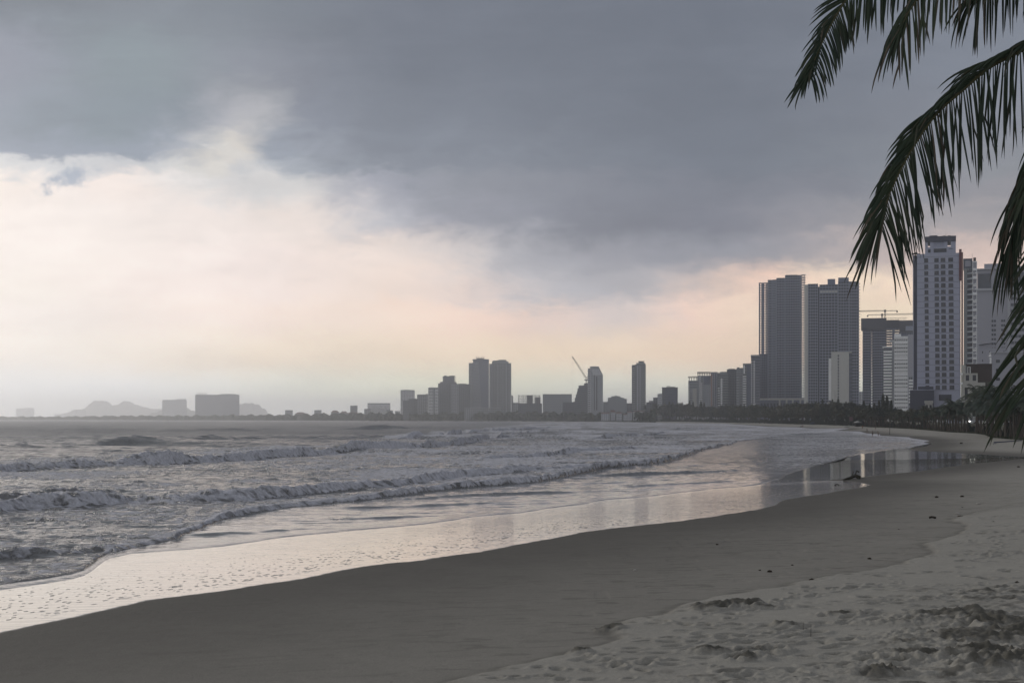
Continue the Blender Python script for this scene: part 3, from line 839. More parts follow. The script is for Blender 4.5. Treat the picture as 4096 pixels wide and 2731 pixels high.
# ------------------------------------------------------------------ buildings
M = {}
def mm(key, rgb, **kw):
    M[key] = mat(key, rgb, **kw)
mm('glass_dark', (0.035, 0.040, 0.055), rough=0.25, spec=0.5, var=0.25, scale=0.35)
mm('glass_mid', (0.07, 0.08, 0.10), rough=0.25, spec=0.5, var=0.25, scale=0.3)
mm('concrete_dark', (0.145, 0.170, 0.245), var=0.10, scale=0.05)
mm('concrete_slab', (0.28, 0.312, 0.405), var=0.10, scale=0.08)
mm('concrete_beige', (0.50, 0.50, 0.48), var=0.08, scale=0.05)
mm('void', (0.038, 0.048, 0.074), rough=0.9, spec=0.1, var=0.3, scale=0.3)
mm('net', (0.075, 0.078, 0.098), rough=0.95, spec=0.1, var=0.15, scale=0.4)
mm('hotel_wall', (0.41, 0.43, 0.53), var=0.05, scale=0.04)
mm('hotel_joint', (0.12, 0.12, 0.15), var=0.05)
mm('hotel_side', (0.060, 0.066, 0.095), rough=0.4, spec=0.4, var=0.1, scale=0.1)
mm('cream', (0.44, 0.435, 0.41), var=0.06, scale=0.06)
mm('white', (0.84, 0.85, 0.86), var=0.06, scale=0.1)
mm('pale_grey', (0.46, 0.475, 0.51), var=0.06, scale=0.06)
mm('grey_wall', (0.28, 0.30, 0.33), var=0.07, scale=0.05)
mm('green_grey', (0.23, 0.25, 0.265), var=0.08, scale=0.06)
mm('dark_wall', (0.125, 0.138, 0.165), var=0.10, scale=0.06)
mm('blue_wall', (0.12, 0.138, 0.195), rough=0.5, var=0.08, scale=0.06)
mm('mauve_wall', (0.37, 0.375, 0.425), var=0.05, scale=0.04)
mm('brown_wall', (0.070, 0.058, 0.055), var=0.10, scale=0.2)
mm('red_panel', (0.13, 0.050, 0.055), rough=0.5, var=0.1, scale=0.1)
mm('copper_panel', (0.34, 0.22, 0.19), rough=0.5, var=0.1, scale=0.1)
mm('steel', (0.14, 0.14, 0.15), rough=0.5, var=0.1, scale=1.0)
mm('steel_light', (0.30, 0.28, 0.24), rough=0.5, var=0.1, scale=1.0)
mm('tile_roof', (0.17, 0.10, 0.085), var=0.15, scale=0.4)
mm('rail', (0.66, 0.67, 0.70), rough=0.5, var=0.05)

class Bld:
    """a building seen between two photo columns at distance Y, turned toward the viewer (+rot)"""
    def __init__(s, name, label, cat, x0, x1, Y, rot=0.0, group=None, base=2.2):
        s.pxc = (x0 + x1) / 2
        s.az = math.atan((s.pxc - 2048) / F)
        s.mpp = Y * math.cos(s.az) / F
        s.Y = Y
        s.base = base
        s.e = thing(name, label, cat, ((s.pxc - 2048) / F * Y, Y, base), -s.az + math.radians(rot), group)
    def x(s, px):
        return (px - s.pxc) * s.mpp
    def z(s, py):
        return CH + (HZ - py) / F * s.Y - s.base
    def part(s, name, mats, fn, weld=False):
        b = MB()
        fn(b)
        return b.build(name, [M[k] if isinstance(k, str) else k for k in ([mats] if isinstance(mats, str) else mats)], s.e, weld=weld)
    def box(s, name, m_, x0, x1, y0, y1, py0, py1):
        return s.part(name, m_, lambda b: b.box(s.x(x0), s.x(x1), y0, y1, s.z(py0) if py0 is not None else 0.0, s.z(py1)))
    def copies(s, src, offsets):
        for dx_, dy_, dz_ in offsets:
            c = src.copy()
            COL.objects.link(c)
            c.parent = s.e
            c.location = (dx_, dy_, dz_)

def simple(name, label, cat, x0, x1, top, Y, dep, wall, glass='glass_dark', cols=None, fl=3.4, fw=0.6, fh=0.5, side=True, roof=(), rot=0.0, base=2.2, rec=0.5):
    b = Bld(name, label, cat, x0, x1, Y, rot, base=base)
    W, Hh = (x1 - x0) * b.mpp, b.z(top)
    cols = cols or max(2, round(W / 4.2))
    rws = max(1, round(Hh / fl))
    b.part('wall', [wall, glass], lambda m_: m_.block(-W / 2, W / 2, 0, dep, 0, Hh, (cols, rws, fw, fh), (max(2, round(dep / 4.2)), rws, fw, fh) if side else None, rec), weld=True)
    b.part('parapet', wall, lambda m_: (m_.box(-W / 2 - .3, W / 2 + .3, -.3, 0.4, Hh, Hh + 1.1), m_.box(-W / 2 - .3, W / 2 + .3, dep - .4, dep + .3, Hh, Hh + 1.1),
                                        m_.box(-W / 2 - .3, -W / 2 + .4, 0.4, dep - .4, Hh, Hh + 1.1), m_.box(W / 2 - .4, W / 2 + .3, 0.4, dep - .4, Hh, Hh + 1.1)))
    for (nm, a, c, t, mk) in roof:
        b.part(nm, mk, lambda m_: m_.box(b.x(a), b.x(c), dep * 0.15, dep * 0.8, Hh + 0.02, b.z(t)))
    return b

def balconies(b, x0, x1, n, z0, z1, m_='white', deep=1.4, hgt_=1.1, y=0.0, name='balcony', share=1.0):
    """one balcony per storey, each a part of its own"""
    step = (z1 - z0) / n
    mb = MB()
    mb.box(x0, x1, y - deep, y - 0.02, 0, 0.22)
    mb.box(x0, x1, y - deep, y - deep + 0.12, 0.22, hgt_)
    mb.box(x0, x0 + 0.12, y - deep + 0.12, y - 0.02, 0.22, hgt_)
    first = mb.build(name, M[m_], b.e, loc=(0, 0, z0))
    b.copies(first, [(0, 0, z0 + step * i) for i in range(1, n)])
    return first

# --- the far shore, faint in the haze
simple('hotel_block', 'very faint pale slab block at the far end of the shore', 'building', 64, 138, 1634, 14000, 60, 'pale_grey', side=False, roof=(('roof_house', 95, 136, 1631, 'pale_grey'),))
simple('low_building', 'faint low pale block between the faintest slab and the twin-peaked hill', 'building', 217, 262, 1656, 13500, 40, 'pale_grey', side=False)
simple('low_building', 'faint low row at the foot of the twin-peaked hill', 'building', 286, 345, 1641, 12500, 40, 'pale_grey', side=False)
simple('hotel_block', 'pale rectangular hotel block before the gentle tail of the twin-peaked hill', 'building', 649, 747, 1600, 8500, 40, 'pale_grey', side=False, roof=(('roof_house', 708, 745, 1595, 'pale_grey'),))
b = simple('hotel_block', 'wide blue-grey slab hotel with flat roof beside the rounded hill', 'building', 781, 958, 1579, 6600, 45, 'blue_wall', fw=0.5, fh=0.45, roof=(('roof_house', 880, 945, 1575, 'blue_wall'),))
b.part('pergola', 'steel', lambda m_: (m_.box(b.x(790), b.x(828), 0, 20, b.z(1574), b.z(1572.5)), *[m_.box(b.x(p), b.x(p) + 2.5, 2, 5, b.z(1579), b.z(1574)) for p in (791, 799, 808, 817, 825)]))
for (x0, x1, t, Y, wl, lb) in ((1140, 1171, 1641, 4700, 'grey_wall', 'small square block alone right after the rounded hill'),
                               (1257, 1286, 1641, 4600, 'grey_wall', 'small square block midway between the rounded hill and the house roofs'),
                               (1401, 1430, 1623, 4300, 'dark_wall', 'narrow dark block standing taller than the house roofs around it'),
                               (1457, 1483, 1636, 4000, 'grey_wall', 'low grey house at the near corner of the pale hotel'),
                               (1547, 1572, 1642, 4000, 'grey_wall', 'low grey house under the far corner of the pale hotel'),
                               (1580, 1600, 1645, 3950, 'grey_wall', 'lowest grey house just before the pale square tower')):
    simple('small_building', lb, 'building', x0, x1, t, Y, 18, wl)
for (x0, x1, t, e_, Y, lb) in ((1178, 1226, 1648, 1656, 4500, 'low house with a wide hipped roof between the two small square blocks'),
                              (1322, 1358, 1641, 1650, 4300, 'house with a hipped roof, tallest of the roof row before the narrow dark block'),
                              (1360, 1392, 1644, 1652, 4300, 'house with a hipped roof next to the narrow dark block'),
                              (1384, 1442, 1648, 1655, 4100, 'long low house with a hipped roof in front of the narrow dark block')):
    b = Bld('house', lb, 'house', x0, x1, Y)
    w, h1, h2 = (x1 - x0) * b.mpp / 2, b.z(e_), b.z(t)
    b.part('wall', ['grey_wall', 'glass_dark'], lambda m_: m_.block(-w + 1, w - 1, 0, 14, 0, h1, (5, 2, .4, .45), None, .3), weld=True)
    def rf(m_):
        e = [(-w, -1, h1), (w, -1, h1), (w, 15, h1), (-w, 15, h1)]
        r0, r1 = (-w * .45, 7, h2), (w * .45, 7, h2)
        m_.poly([e[0], e[1], r1, r0]); m_.poly([e[1], e[2], r1]); m_.poly([e[2], e[3], r0, r1]); m_.poly([e[3], e[0], r0]); m_.poly(e[::-1])
    b.part('roof', 'tile_roof', rf, weld=True)
b = simple('hotel_block', 'long pale hotel with rows of balconies, lower than the tower cluster', 'building', 1470, 1561, 1613, 4200, 30, 'pale_grey', fw=0.8, fh=0.5)
balconies(b, b.x(1471), b.x(1560), 9, b.z(1655), b.z(1616), 'white')

# --- the tower cluster across the bay
b = simple('apartment_tower', 'pale square-shouldered tower at the start of the far tower cluster', 'tower', 1602, 1659, 1561, 3750, 34, 'pale_grey', fw=0.5, roof=(('roof_house', 1614, 1640, 1558, 'pale_grey'),))
simple('apartment_block', 'low dark block in front of the pale square-shouldered tower', 'building', 1612, 1636, 1603, 3250, 24, 'dark_wall')
simple('apartment_block', 'dark block with a stepped top beside the low dark block', 'building', 1634, 1668, 1597, 3300, 24, 'dark_wall', roof=(('roof_house', 1646, 1664, 1593, 'dark_wall'),))
simple('apartment_tower', 'broad grey tower with a small rooftop step, before the balcony tower', 'tower', 1668, 1712, 1580, 3350, 30, 'grey_wall', roof=(('roof_house', 1672, 1705, 1577, 'grey_wall'), ('stair_house', 1702, 1712, 1575, 'grey_wall')))
b = simple('apartment_tower', 'grey tower with stacked pale balconies below the crowned dark tower', 'tower', 1713, 1756, 1552, 3200, 30, 'grey_wall', roof=(('roof_house', 1718, 1750, 1549, 'grey_wall'),))
balconies(b, b.x(1715), b.x(1731), 17, b.z(1655), b.z(1554), 'white')
balconies(b, b.x(1741), b.x(1752), 17, b.z(1655), b.z(1554), 'white')
b = simple('apartment_tower', 'dark tower whose stepped top carries a flat crown block', 'tower', 1752, 1829, 1535, 3300, 36, 'dark_wall', roof=(('setback', 1760, 1826, 1527, 'dark_wall'),))
b.part('crown', 'dark_wall', lambda m_: (m_.box(b.x(1771), b.x(1818), 8, 24, b.z(1527) + .02, b.z(1504)), m_.box(b.x(1776), b.x(1787), 10, 20, b.z(1504) + .02, b.z(1501)), m_.box(b.x(1797), b.x(1821), 8.1, 23, b.z(1504) + .02, b.z(1501.5))))
b.part('crown_column', 'dark_wall', lambda m_: m_.box(b.x(1819.5), b.x(1821.5), 9, 12, b.z(1527) + .02, b.z(1504)))
b = simple('apartment_tower', 'pale narrow-windowed tower between the crowned dark tower and the horned tower', 'tower', 1805, 1834, 1539, 3200, 28, 'grey_wall', cols=4)
b = simple('apartment_tower', 'dark broad tower tucked against the foot of the horned tower', 'tower', 1834, 1880, 1538, 3250, 28, 'dark_wall', roof=(('roof_house', 1832, 1866, 1534, 'dark_wall'),))
# tower with the horn-like roof ornament
b = Bld('skyscraper', 'tall far tower crowned by four curved horn ornaments', 'tower', 1875, 1956, 3300)
b.part('wall', ['blue_wall', 'glass_dark'], lambda m_: m_.block(b.x(1892), b.x(1956), 0, 40, 0, b.z(1440), None, None))
b.part('wing', ['grey_wall', 'glass_dark'], lambda m_: m_.block(b.x(1875), b.x(1892) - .02, 2, 38, 0, b.z(1451), (3, 38, .45, .5), (5, 38, .45, .5), .6), weld=True)
def curve_face(m_):
    n = 34
    for i in range(n):
        t0 = i / n
        z0, z1 = b.z(1648) + (b.z(1446) - b.z(1648)) * t0, b.z(1648) + (b.z(1446) - b.z(1648)) * (t0 + 0.55 / n)
        xr = b.x(1925 - 12 * t0 ** 1.6)
        m_.box(b.x(1893), xr, -1.0, -0.02, z0, z1)
b.part('balcony_screen', 'grey_wall', curve_face)
b.part('crown', 'blue_wall', lambda m_: (m_.box(b.x(1890), b.x(1955), 3, 37, b.z(1440) + .02, b.z(1437)), m_.box(b.x(1889), b.x(1956), 2, 38, b.z(1437) + .02, b.z(1436))))
for (xa, sgn) in ((1908, -1), (1917, -1), (1925, 1), (1934, 1)):
    pts = [(b.x(xa + sgn * 2.2 * (k / 6) ** 2 * 2.0), 16, b.z(1436 - 13 * (k / 6))) for k in range(7)]
    b.part('horn_ornament', 'steel', lambda m_: m_.tube([(b.x(xa - sgn * 7), 16, b.z(1436)), (b.x(xa - sgn * 3), 16, b.z(1434))] + pts[1:], [1.8, 1.9, 1.7, 1.4, 1.1, .8, .5, .25], 6))
b = Bld('skyscraper', 'tall pale grey far tower with stepped roof beside the horned tower', 'tower', 1957, 2045, 3350)
b.part('wall', ['green_grey', 'glass_dark'], lambda m_: m_.block(b.x(1972), b.x(2045), 0, 40, 0, b.z(1452), (12, 38, .55, .5), (6, 38, .5, .5), .6), weld=True)
b.part('wing', ['grey_wall', 'glass_dark'], lambda m_: m_.block(b.x(1957), b.x(1972) - .02, 4, 36, 0, b.z(1454), (3, 38, .4, .5), (5, 38, .45, .5), .6), weld=True)
b.part('crown', 'green_grey', lambda m_: (m_.box(b.x(1968), b.x(2034), 4, 36, b.z(1452) + .02, b.z(1444)), m_.box(b.x(1971), b.x(2026), 6, 34, b.z(1444) + .02, b.z(1441)), m_.box(b.x(1993), b.x(2026), 8, 32, b.z(1441) + .02, b.z(1438))))
for i, p in enumerate((1990, 2007, 2024, 2041)):
    b.part('pilaster', 'grey_wall', lambda m_: m_.box(b.x(p), b.x(p) + 1.6, -0.6, -0.02, 0, b.z(1456)))
simple('small_building', 'thin low tower just right of the stepped-roof skyscraper', 'building', 2046, 2052, 1583, 3300, 14, 'dark_wall')
simple('podium_block', 'wide low podium at the feet of the two tallest far towers', 'building', 1858, 2010, 1633, 3050, 30, 'grey_wall')
simple('low_building', 'low grey block filling the gap before the scaffolded frame', 'building', 2052, 2078, 1612, 3000, 25, 'grey_wall')
# scaffolded concrete frame
b = Bld('construction_site', 'bare scaffolded concrete frame with sky showing through', 'building', 2072, 2168, 2900)
def scaf(m_):
    for p in np.linspace(2073, 2160, 16):
        m_.box(b.x(p) - .35, b.x(p) + .35, 0, .7, b.z(1612), b.z(1578 + rnd.random() * 2))
    for q in (1611, 1603, 1596, 1589, 1582):
        m_.box(b.x(2072.5), b.x(2161), 0.05, .65, b.z(q) - .35, b.z(q) + .35)
    for p in np.linspace(2074, 2158, 9):
        m_.box(b.x(p) - .3, b.x(p) + .3, 10, 10.6, b.z(1612), b.z(1580))
b.part('scaffold_lattice', 'steel', scaf)
b.part('core', ['dark_wall', 'void'], lambda m_: m_.block(b.x(2108), b.x(2130), 3, 18, b.z(1640), b.z(1580), (3, 7, .4, .5), None, .5), weld=True)
b.part('lower_storeys', ['dark_wall', 'void'], lambda m_: m_.block(b.x(2072), b.x(2168), 1, 25, 0, b.z(1613), (14, 8, .5, .5), None, .8), weld=True)
b.part('shoulder', ['dark_wall', 'void'], lambda m_: m_.block(b.x(2140), b.x(2162), 3, 20, b.z(1613) + .02, b.z(1588), (3, 3, .4, .5), None, .5), weld=True)
b = simple('hotel_block', 'broad grey hotel with a flat roof between the scaffolded frame and the slanted tower', 'building', 2171, 2287, 1578, 2800, 40, 'grey_wall', fw=0.45, fh=0.4, roof=(('roof_house', 2225, 2262, 1575.5, 'grey_wall'),))
simple('low_building', 'low dark block at the foot of the broad flat-roofed hotel', 'building', 2252, 2296, 1610, 2600, 25, 'dark_wall')
# stepped dark tower with slanted side
b = Bld('stepped_tower', 'dark tower climbing in slanted steps beside the chamfered tower', 'tower', 2292, 2352, 2650)
for i, (xa, t) in enumerate(((2293, 1606), (2299, 1590), (2303, 1577), (2307, 1565), (2310, 1553), (2314, 1541))):
    xb = (2299, 2303, 2307, 2310, 2314, 2352)[i]
    b.part('terrace', ['dark_wall', 'void'], lambda m_: m_.block(b.x(xa), b.x(xb) - .02, 0, 26, 0, b.z(t), (max(1, round((xb - xa) / 4)), max(6, round(b.z(t) / 3.4)), .6, .45), None, .5), weld=True)
b.part('roof_house', 'dark_wall', lambda m_: m_.box(b.x(2336), b.x(2351), 4, 20, b.z(1541) + .02, b.z(1532)))
# luffing crane on that tower
cr = Bld('luffing_crane', 'slanting luffing crane raised over the dark stepped tower', 'crane', 2288, 2352, 2640, base=b.base + b.z(1541))
def truss(m_, p0, p1, w, n, r=0.22):
    p0, p1 = Vector(p0), Vector(p1)
    ax_ = (p1 - p0).normalized()
    sx = ax_.cross(Vector((0, 1, 0)))
    if sx.length < .1:
        sx = Vector((1, 0, 0))
    sx.normalize()
    ch = [(p0 + sx * w, p1 + sx * w * .6), (p0 - sx * w + Vector((0, -w, 0)), p1 - sx * w * .6), (p0 - sx * w + Vector((0, w, 0)), p1 - sx * w * .6)]
    for a, c in ch:
        m_.tube([a, c], r, 4)
    for k in range(n):
        t0, t1 = k / n, (k + 1) / n
        for j in (1, 2):
            m_.tube([ch[0][0].lerp(ch[0][1], t0), ch[j][0].lerp(ch[j][1], (t0 + t1) / 2)], r * .6, 4)
            m_.tube([ch[j][0].lerp(ch[j][1], (t0 + t1) / 2), ch[0][0].lerp(ch[0][1], t1)], r * .6, 4)
cr.part('boom', 'steel_light', lambda m_: truss(m_, (cr.x(2348), 12, cr.z(1516)), (cr.x(2289), 12, cr.z(1425)), 1.3, 20, .35), weld=True)
cr.part('mast', 'steel', lambda m_: truss(m_, (cr.x(2345.5), 12, 0), (cr.x(2345.5), 12, cr.z(1518)), 1.3, 4, .4), weld=True)
cr.part('machine_deck', 'steel', lambda m_: m_.box(cr.x(2338), cr.x(2352), 10.5, 13.5, cr.z(1521), cr.z(1517)))
cr.part('hoist_cable', 'steel', lambda m_: m_.tube([(cr.x(2289), 12, cr.z(1425)), (cr.x(2288.5), 12, cr.z(1572))], 0.12, 4))
cr.part('stay_cable', 'steel', lambda m_: m_.tube([(cr.x(2291), 12, cr.z(1428)), (cr.x(2352), 12, cr.z(1500))], 0.10, 4))
cr.part('a_frame', 'steel', lambda m_: (m_.tube([(cr.x(2352), 12, cr.z(1500)), (cr.x(2349), 12, cr.z(1517))], .3, 4), m_.tube([(cr.x(2352), 12, cr.z(1500)), (cr.x(2340), 12, cr.z(1517))], .3, 4)))
# tower with a chamfered shoulder
b = Bld('office_tower', 'pale tower with one corner of its top cut off at a slant', 'tower', 2350, 2412, 2550)
D_ = 30
def chamf(m_):
    x0, x1, xs = b.x(2363), b.x(2411.5), b.x(2397)
    zt, zc = b.z(1471), b.z(1499)
    prof = [(x0, 0), (x1, 0), (x1, zc), (xs, zt), (x0, zt)]
    m_.poly([(x, 0, z) for x, z in prof]); m_.poly([(x, D_, z) for x, z in prof][::-1])
    for k in range(5):
        (xa, za), (xc, zc_) = prof[k], prof[(k + 1) % 5]
        m_.poly([(xa, 0, za), (xa, D_, za), (xc, D_, zc_), (xc, 0, zc_)])
b.part('wall', 'grey_wall', chamf, weld=True)
b.part('side_wing', ['pale_grey', 'glass_dark'], lambda m_: m_.block(b.x(2351), b.x(2363) - .02, -0.3, D_ - 1, 0, b.z(1473), (1, 24, .75, .4), (5, 24, .75, .4), .5), weld=True)
b.part('crown', 'grey_wall', lambda m_: m_.box(b.x(2360), b.x(2396.5), 1, D_ - 2, b.z(1471) + .02, b.z(1465)))
b.part('glass_strip', 'glass_dark', lambda m_: m_.box(b.x(2385), b.x(2389), -.25, -.02, b.z(1640), b.z(1505)))
b.part('glass_strip', 'glass_dark', lambda m_: m_.box(b.x(2376), b.x(2379), -.25, -.02, b.z(1640), b.z(1500)))
b.part('slant_panel', 'pale_grey', lambda m_: m_.poly([(b.x(2366), -.2, b.z(1476)), (b.x(2372), -.2, b.z(1500)), (b.x(2409), -.2, b.z(1500)), (b.x(2395.5), -.2, b.z(1476))]))
# low group
b = simple('apartment_block', 'low grey block rising in steps to a flat middle', 'building', 2431, 2507, 1597, 2450, 30, 'grey_wall', fw=.4, fh=.4)
b.part('setback', ['grey_wall', 'glass_dark'], lambda m_: m_.block(b.x(2432), b.x(2496), 3, 26, b.z(1597) + .02, b.z(1590), (10, 1, .4, .4), None, .4), weld=True)
b.part('roof_house', 'grey_wall', lambda m_: (m_.box(b.x(2445), b.x(2482), 5, 22, b.z(1590) + .02, b.z(1584)), m_.box(b.x(2460), b.x(2468), 8, 18, b.z(1584) + .02, b.z(1581))))
simple('low_building', 'low grey block wedged between the cut-corner tower and the stepped grey block', 'building', 2412, 2434, 1609, 2500, 25, 'grey_wall')
simple('low_building', 'low dark block at the left foot of the ring-topped tower', 'building', 2507, 2528, 1615, 2400, 20, 'dark_wall')
# ring-topped tower
b = Bld('hotel_tower', 'slim tower with a saucer-like ring on its roof, standing by itself', 'tower', 2527, 2583, 2300)
b.part('wall', ['green_grey', 'glass_dark'], lambda m_: m_.block(b.x(2541), b.x(2583), 0, 26, 0, b.z(1457), (7, 26, .55, .45), (5, 26, .5, .45), .6), weld=True)
b.part('wing', ['dark_wall', 'glass_dark'], lambda m_: m_.block(b.x(2527), b.x(2541) - .02, 1, 24, 0, b.z(1463), (3, 25, .6, .45), (5, 25, .5, .45), .6), weld=True)
balconies(b, b.x(2527), b.x(2540), 24, b.z(1640), b.z(1466), 'pale_grey', 1.2, 1.0, 1.0)
b.part('pilaster', 'mauve_wall', lambda m_: m_.box(b.x(2548), b.x(2553), -.5, -.02, 0, b.z(1462)))
b.part('pilaster', 'mauve_wall', lambda m_: m_.box(b.x(2558), b.x(2562), -.5, -.02, 0, b.z(1462)))
def cyl(m_, cx, cy, z0, z1, r0, r1, n=20):
    m_.tube([(cx, cy, z0), (cx, cy, z1)], [r0, r1], n)
b.part('roof_drum', 'green_grey', lambda m_: (m_.box(b.x(2545), b.x(2581), 4, 22, b.z(1457) + .02, b.z(1451)), cyl(m_, b.x(2565), 12, b.z(1451) + .02, b.z(1447), 5, 4)))
b.part('roof_ring', 'steel', lambda m_: cyl(m_, b.x(2565), 12, b.z(1446.5), b.z(1443), 4.5, 5.8))
b.part('roof_terrace', 'dark_wall', lambda m_: m_.box(b.x(2528), b.x(2546), 2, 20, b.z(1463) + .02, b.z(1459)))
simple('low_building', 'dark low block stepping up behind the trees after the ring-topped tower', 'building', 2585, 2630, 1611, 2200, 24, 'dark_wall', roof=(('roof_house', 2596, 2614, 1602, 'grey_wall'),))
simple('apartment_block', 'dark middle step of the low blocks before the pale slim block', 'building', 2613, 2631, 1592, 2250, 22, 'dark_wall')
simple('apartment_block', 'pale slim block with small windows leaning on the dark square tower', 'building', 2630, 2649, 1578, 2150, 24, 'pale_grey', cols=4, fw=.35, roof=(('roof_house', 2638, 2648, 1573, 'pale_grey'),))
b = Bld('office_tower', 'dark square tower with a flat overhanging roof', 'tower', 2648, 2711, 2150)
b.part('wall', ['blue_wall', 'void'], lambda m_: m_.block(b.x(2663), b.x(2711), 0, 30, 0, b.z(1552), (20, 20, .45, .7), None, .3), weld=True)
b.part('wing', ['dark_wall', 'glass_dark'], lambda m_: m_.block(b.x(2648), b.x(2663) - .02, 0.2, 30, 0, b.z(1552), (4, 20, .5, .4), (6, 20, .5, .4), .4), weld=True)
b.part('roof_slab', 'dark_wall', lambda m_: (m_.box(b.x(2647), b.x(2712), -.8, 31, b.z(1551.9), b.z(1548.5)), m_.box(b.x(2665), b.x(2700), 6, 22, b.z(1548.5) + .02, b.z(1546))))
b.part('antenna', 'steel', lambda m_: (m_.tube([(b.x(2672), 10, b.z(1546)), (b.x(2672), 10, b.z(1542))], .25, 5), m_.tube([(b.x(2666), 10, b.z(1543.5)), (b.x(2682), 10, b.z(1542.8))], .2, 5)))
for (x0, x1, t, lb) in ((2712, 2722, 1627, 'low grey house directly under the dark square tower'), (2722, 2742, 1632, 'low grey row peeping over the trees, mid gap before the sign-topped tower'), (2740, 2753, 1629, 'low grey house against the foot of the sign-topped tower')):
    simple('low_building', lb, 'building', x0, x1, t, 2100, 18, 'grey_wall', fl=3)

# --- the dense row of hotels behind the trees
b = Bld('hotel_tower', 'balconied hotel carrying roof letters over an open pergola', 'tower', 2753, 2792, 2050)
b.part('wall', ['grey_wall', 'glass_dark'], lambda m_: m_.block(b.x(2753), b.x(2792), 0, 28, 0, b.z(1522), (7, 15, .5, .45), (5, 15, .5, .5), .6), weld=True)
balconies(b, b.x(2753.5), b.x(2759), 13, b.z(1640), b.z(1532), 'white')
balconies(b, b.x(2761), b.x(2769), 10, b.z(1642), b.z(1553), 'pale_grey')
b.part('front_panel', 'cream', lambda m_: m_.box(b.x(2770), b.x(2787), -1.6, -.02, b.z(1645), b.z(1554)))
for p in (2755.5, 2765, 2775, 2784, 2789):
    b.part('pergola_post', 'dark_wall', lambda m_: m_.box(b.x(p), b.x(p + 2.5), 2, 20, b.z(1522) + .02, b.z(1509)))
b.part('pergola_roof', 'dark_wall', lambda m_: m_.box(b.x(2752), b.x(2792), 0, 24, b.z(1508.9), b.z(1507)))
def text_mesh(body, size, extrude):
    cu = bpy.data.curves.new('sign_text', 'FONT')
    cu.body = body
    cu.size = size
    cu.extrude = extrude
    tmp = bpy.data.objects.new('sign_text', cu)
    COL.objects.link(tmp)
    dg = bpy.context.evaluated_depsgraph_get()
    me = bpy.data.meshes.new_from_object(tmp.evaluated_get(dg))
    bpy.data.objects.remove(tmp)
    bpy.data.curves.remove(cu)
    return me
me = text_mesh('LETON HOTEL', 2.6, 0.15)
me.materials.clear()
me.materials.append(M['red_panel'])
so = link('roof_lettering', me, b.e, (b.x(2753), 0.5, b.z(1507) + 0.05))
so.rotation_euler = (math.radians(90), 0, 0)
so.scale = (0.78, 0.78, 1)
b = Bld('hotel_tower', 'hotel with a two-storey open frame on its roof and zigzag balconies', 'tower', 2790, 2842, 2000)
b.part('wall', ['grey_wall', 'glass_dark'], lambda m_: m_.block(b.x(2790), b.x(2842), 0, 30, 0, b.z(1502), (4, 19, .35, .3), (6, 19, .5, .5), .5), weld=True)
balconies(b, b.x(2796), b.x(2803), 15, b.z(1612), b.z(1503), 'white', 1.6, 1.2)
balconies(b, b.x(2803.5), b.x(2810), 12, b.z(1620), b.z(1527), 'white', 1.3, 1.2)
for p in (2790, 2798, 2807.5, 2817, 2827, 2836):
    b.part('roof_column', 'dark_wall', lambda m_: m_.box(b.x(p), b.x(p + 3), 1, 22, b.z(1502) + .02, b.z(1490)))
b.part('roof_beam', 'dark_wall', lambda m_: (m_.box(b.x(2789), b.x(2842), .6, 23, b.z(1489.9), b.z(1487)), m_.box(b.x(2791), b.x(2841), .7, 1.0, b.z(1496), b.z(1494.5))))
b.part('dark_glazing', 'blue_wall', lambda m_: m_.box(b.x(2815), b.x(2840), -.4, -.02, b.z(1543), b.z(1506)))
simple('apartment_block', 'plain pale flank wall block standing before the zigzag balcony hotel', 'building', 2816, 2842, 1542, 1900, 20, 'grey_wall', cols=3, fw=.2, fh=.25, side=True)
b = simple('hotel_tower', 'tower of narrow brownish and mauve vertical bands', 'tower', 2842, 2881, 1494, 1980, 28, 'mauve_wall', cols=5, fw=.5, fh=.7, roof=(('roof_house', 2843, 2870, 1487, 'dark_wall'),))
b.part('vertical_band', 'copper_panel', lambda m_: m_.box(b.x(2843), b.x(2849), -.6, -.02, b.z(1630), b.z(1496)))
b.part('vertical_band', 'blue_wall', lambda m_: m_.box(b.x(2859), b.x(2864), -.6, -.02, b.z(1630), b.z(1500)))
b = simple('hotel_tower', 'grey tower with a bright stack of white balconies down one edge', 'tower', 2870, 2912, 1497, 1900, 26, 'green_grey', cols=5, fw=.7, fh=.5, roof=(('roof_house', 2880, 2908, 1486, 'grey_wall'),))
balconies(b, b.x(2882), b.x(2890), 14, b.z(1632), b.z(1512), 'white', 1.6, 2.2)
balconies(b, b.x(2871), b.x(2879), 9, b.z(1632), b.z(1545), 'white', 1.2, 1.1)
b = simple('hotel_tower', 'dark ragged-edged tower next to the white balcony stack', 'tower', 2908, 2948, 1480, 1950, 28, 'dark_wall', cols=4, fw=.6, fh=.5, roof=(('roof_house', 2914, 2940, 1474, 'dark_wall'), ('stair_house', 2938, 2948, 1477, 'green_grey')))
balconies(b, b.x(2909), b.x(2925), 14, b.z(1630), b.z(1490), 'dark_wall', 1.8, 1.0)
b = simple('hotel_tower', 'pale grey tower with a rounded rooftop ball, before the tall dark slab', 'tower', 2945, 2975, 1478, 1880, 26, 'grey_wall', cols=5, fw=.4, fh=.45, roof=(('roof_house', 2957, 2974, 1471, 'dark_wall'),))
balconies(b, b.x(2946), b.x(2956), 12, b.z(1628), b.z(1500), 'pale_grey', 1.2, 1.0)
b.part('roof_ball', 'dark_wall', lambda m_: m_.tube([(b.x(2953), 8, b.z(1478) + k) for k in (0.02, .6, 1.8, 2.9, 3.5)], [.6, 1.7, 2.2, 1.6, .4], 10), weld=True)
b = Bld('hotel_tower', 'slab tower with a white light shaft above stacked white balconies', 'tower', 2973, 3006, 1850)
b.part('wall', ['blue_wall', 'glass_dark'], lambda m_: m_.block(b.x(2986), b.x(3006), 0, 26, 0, b.z(1457), None, None))
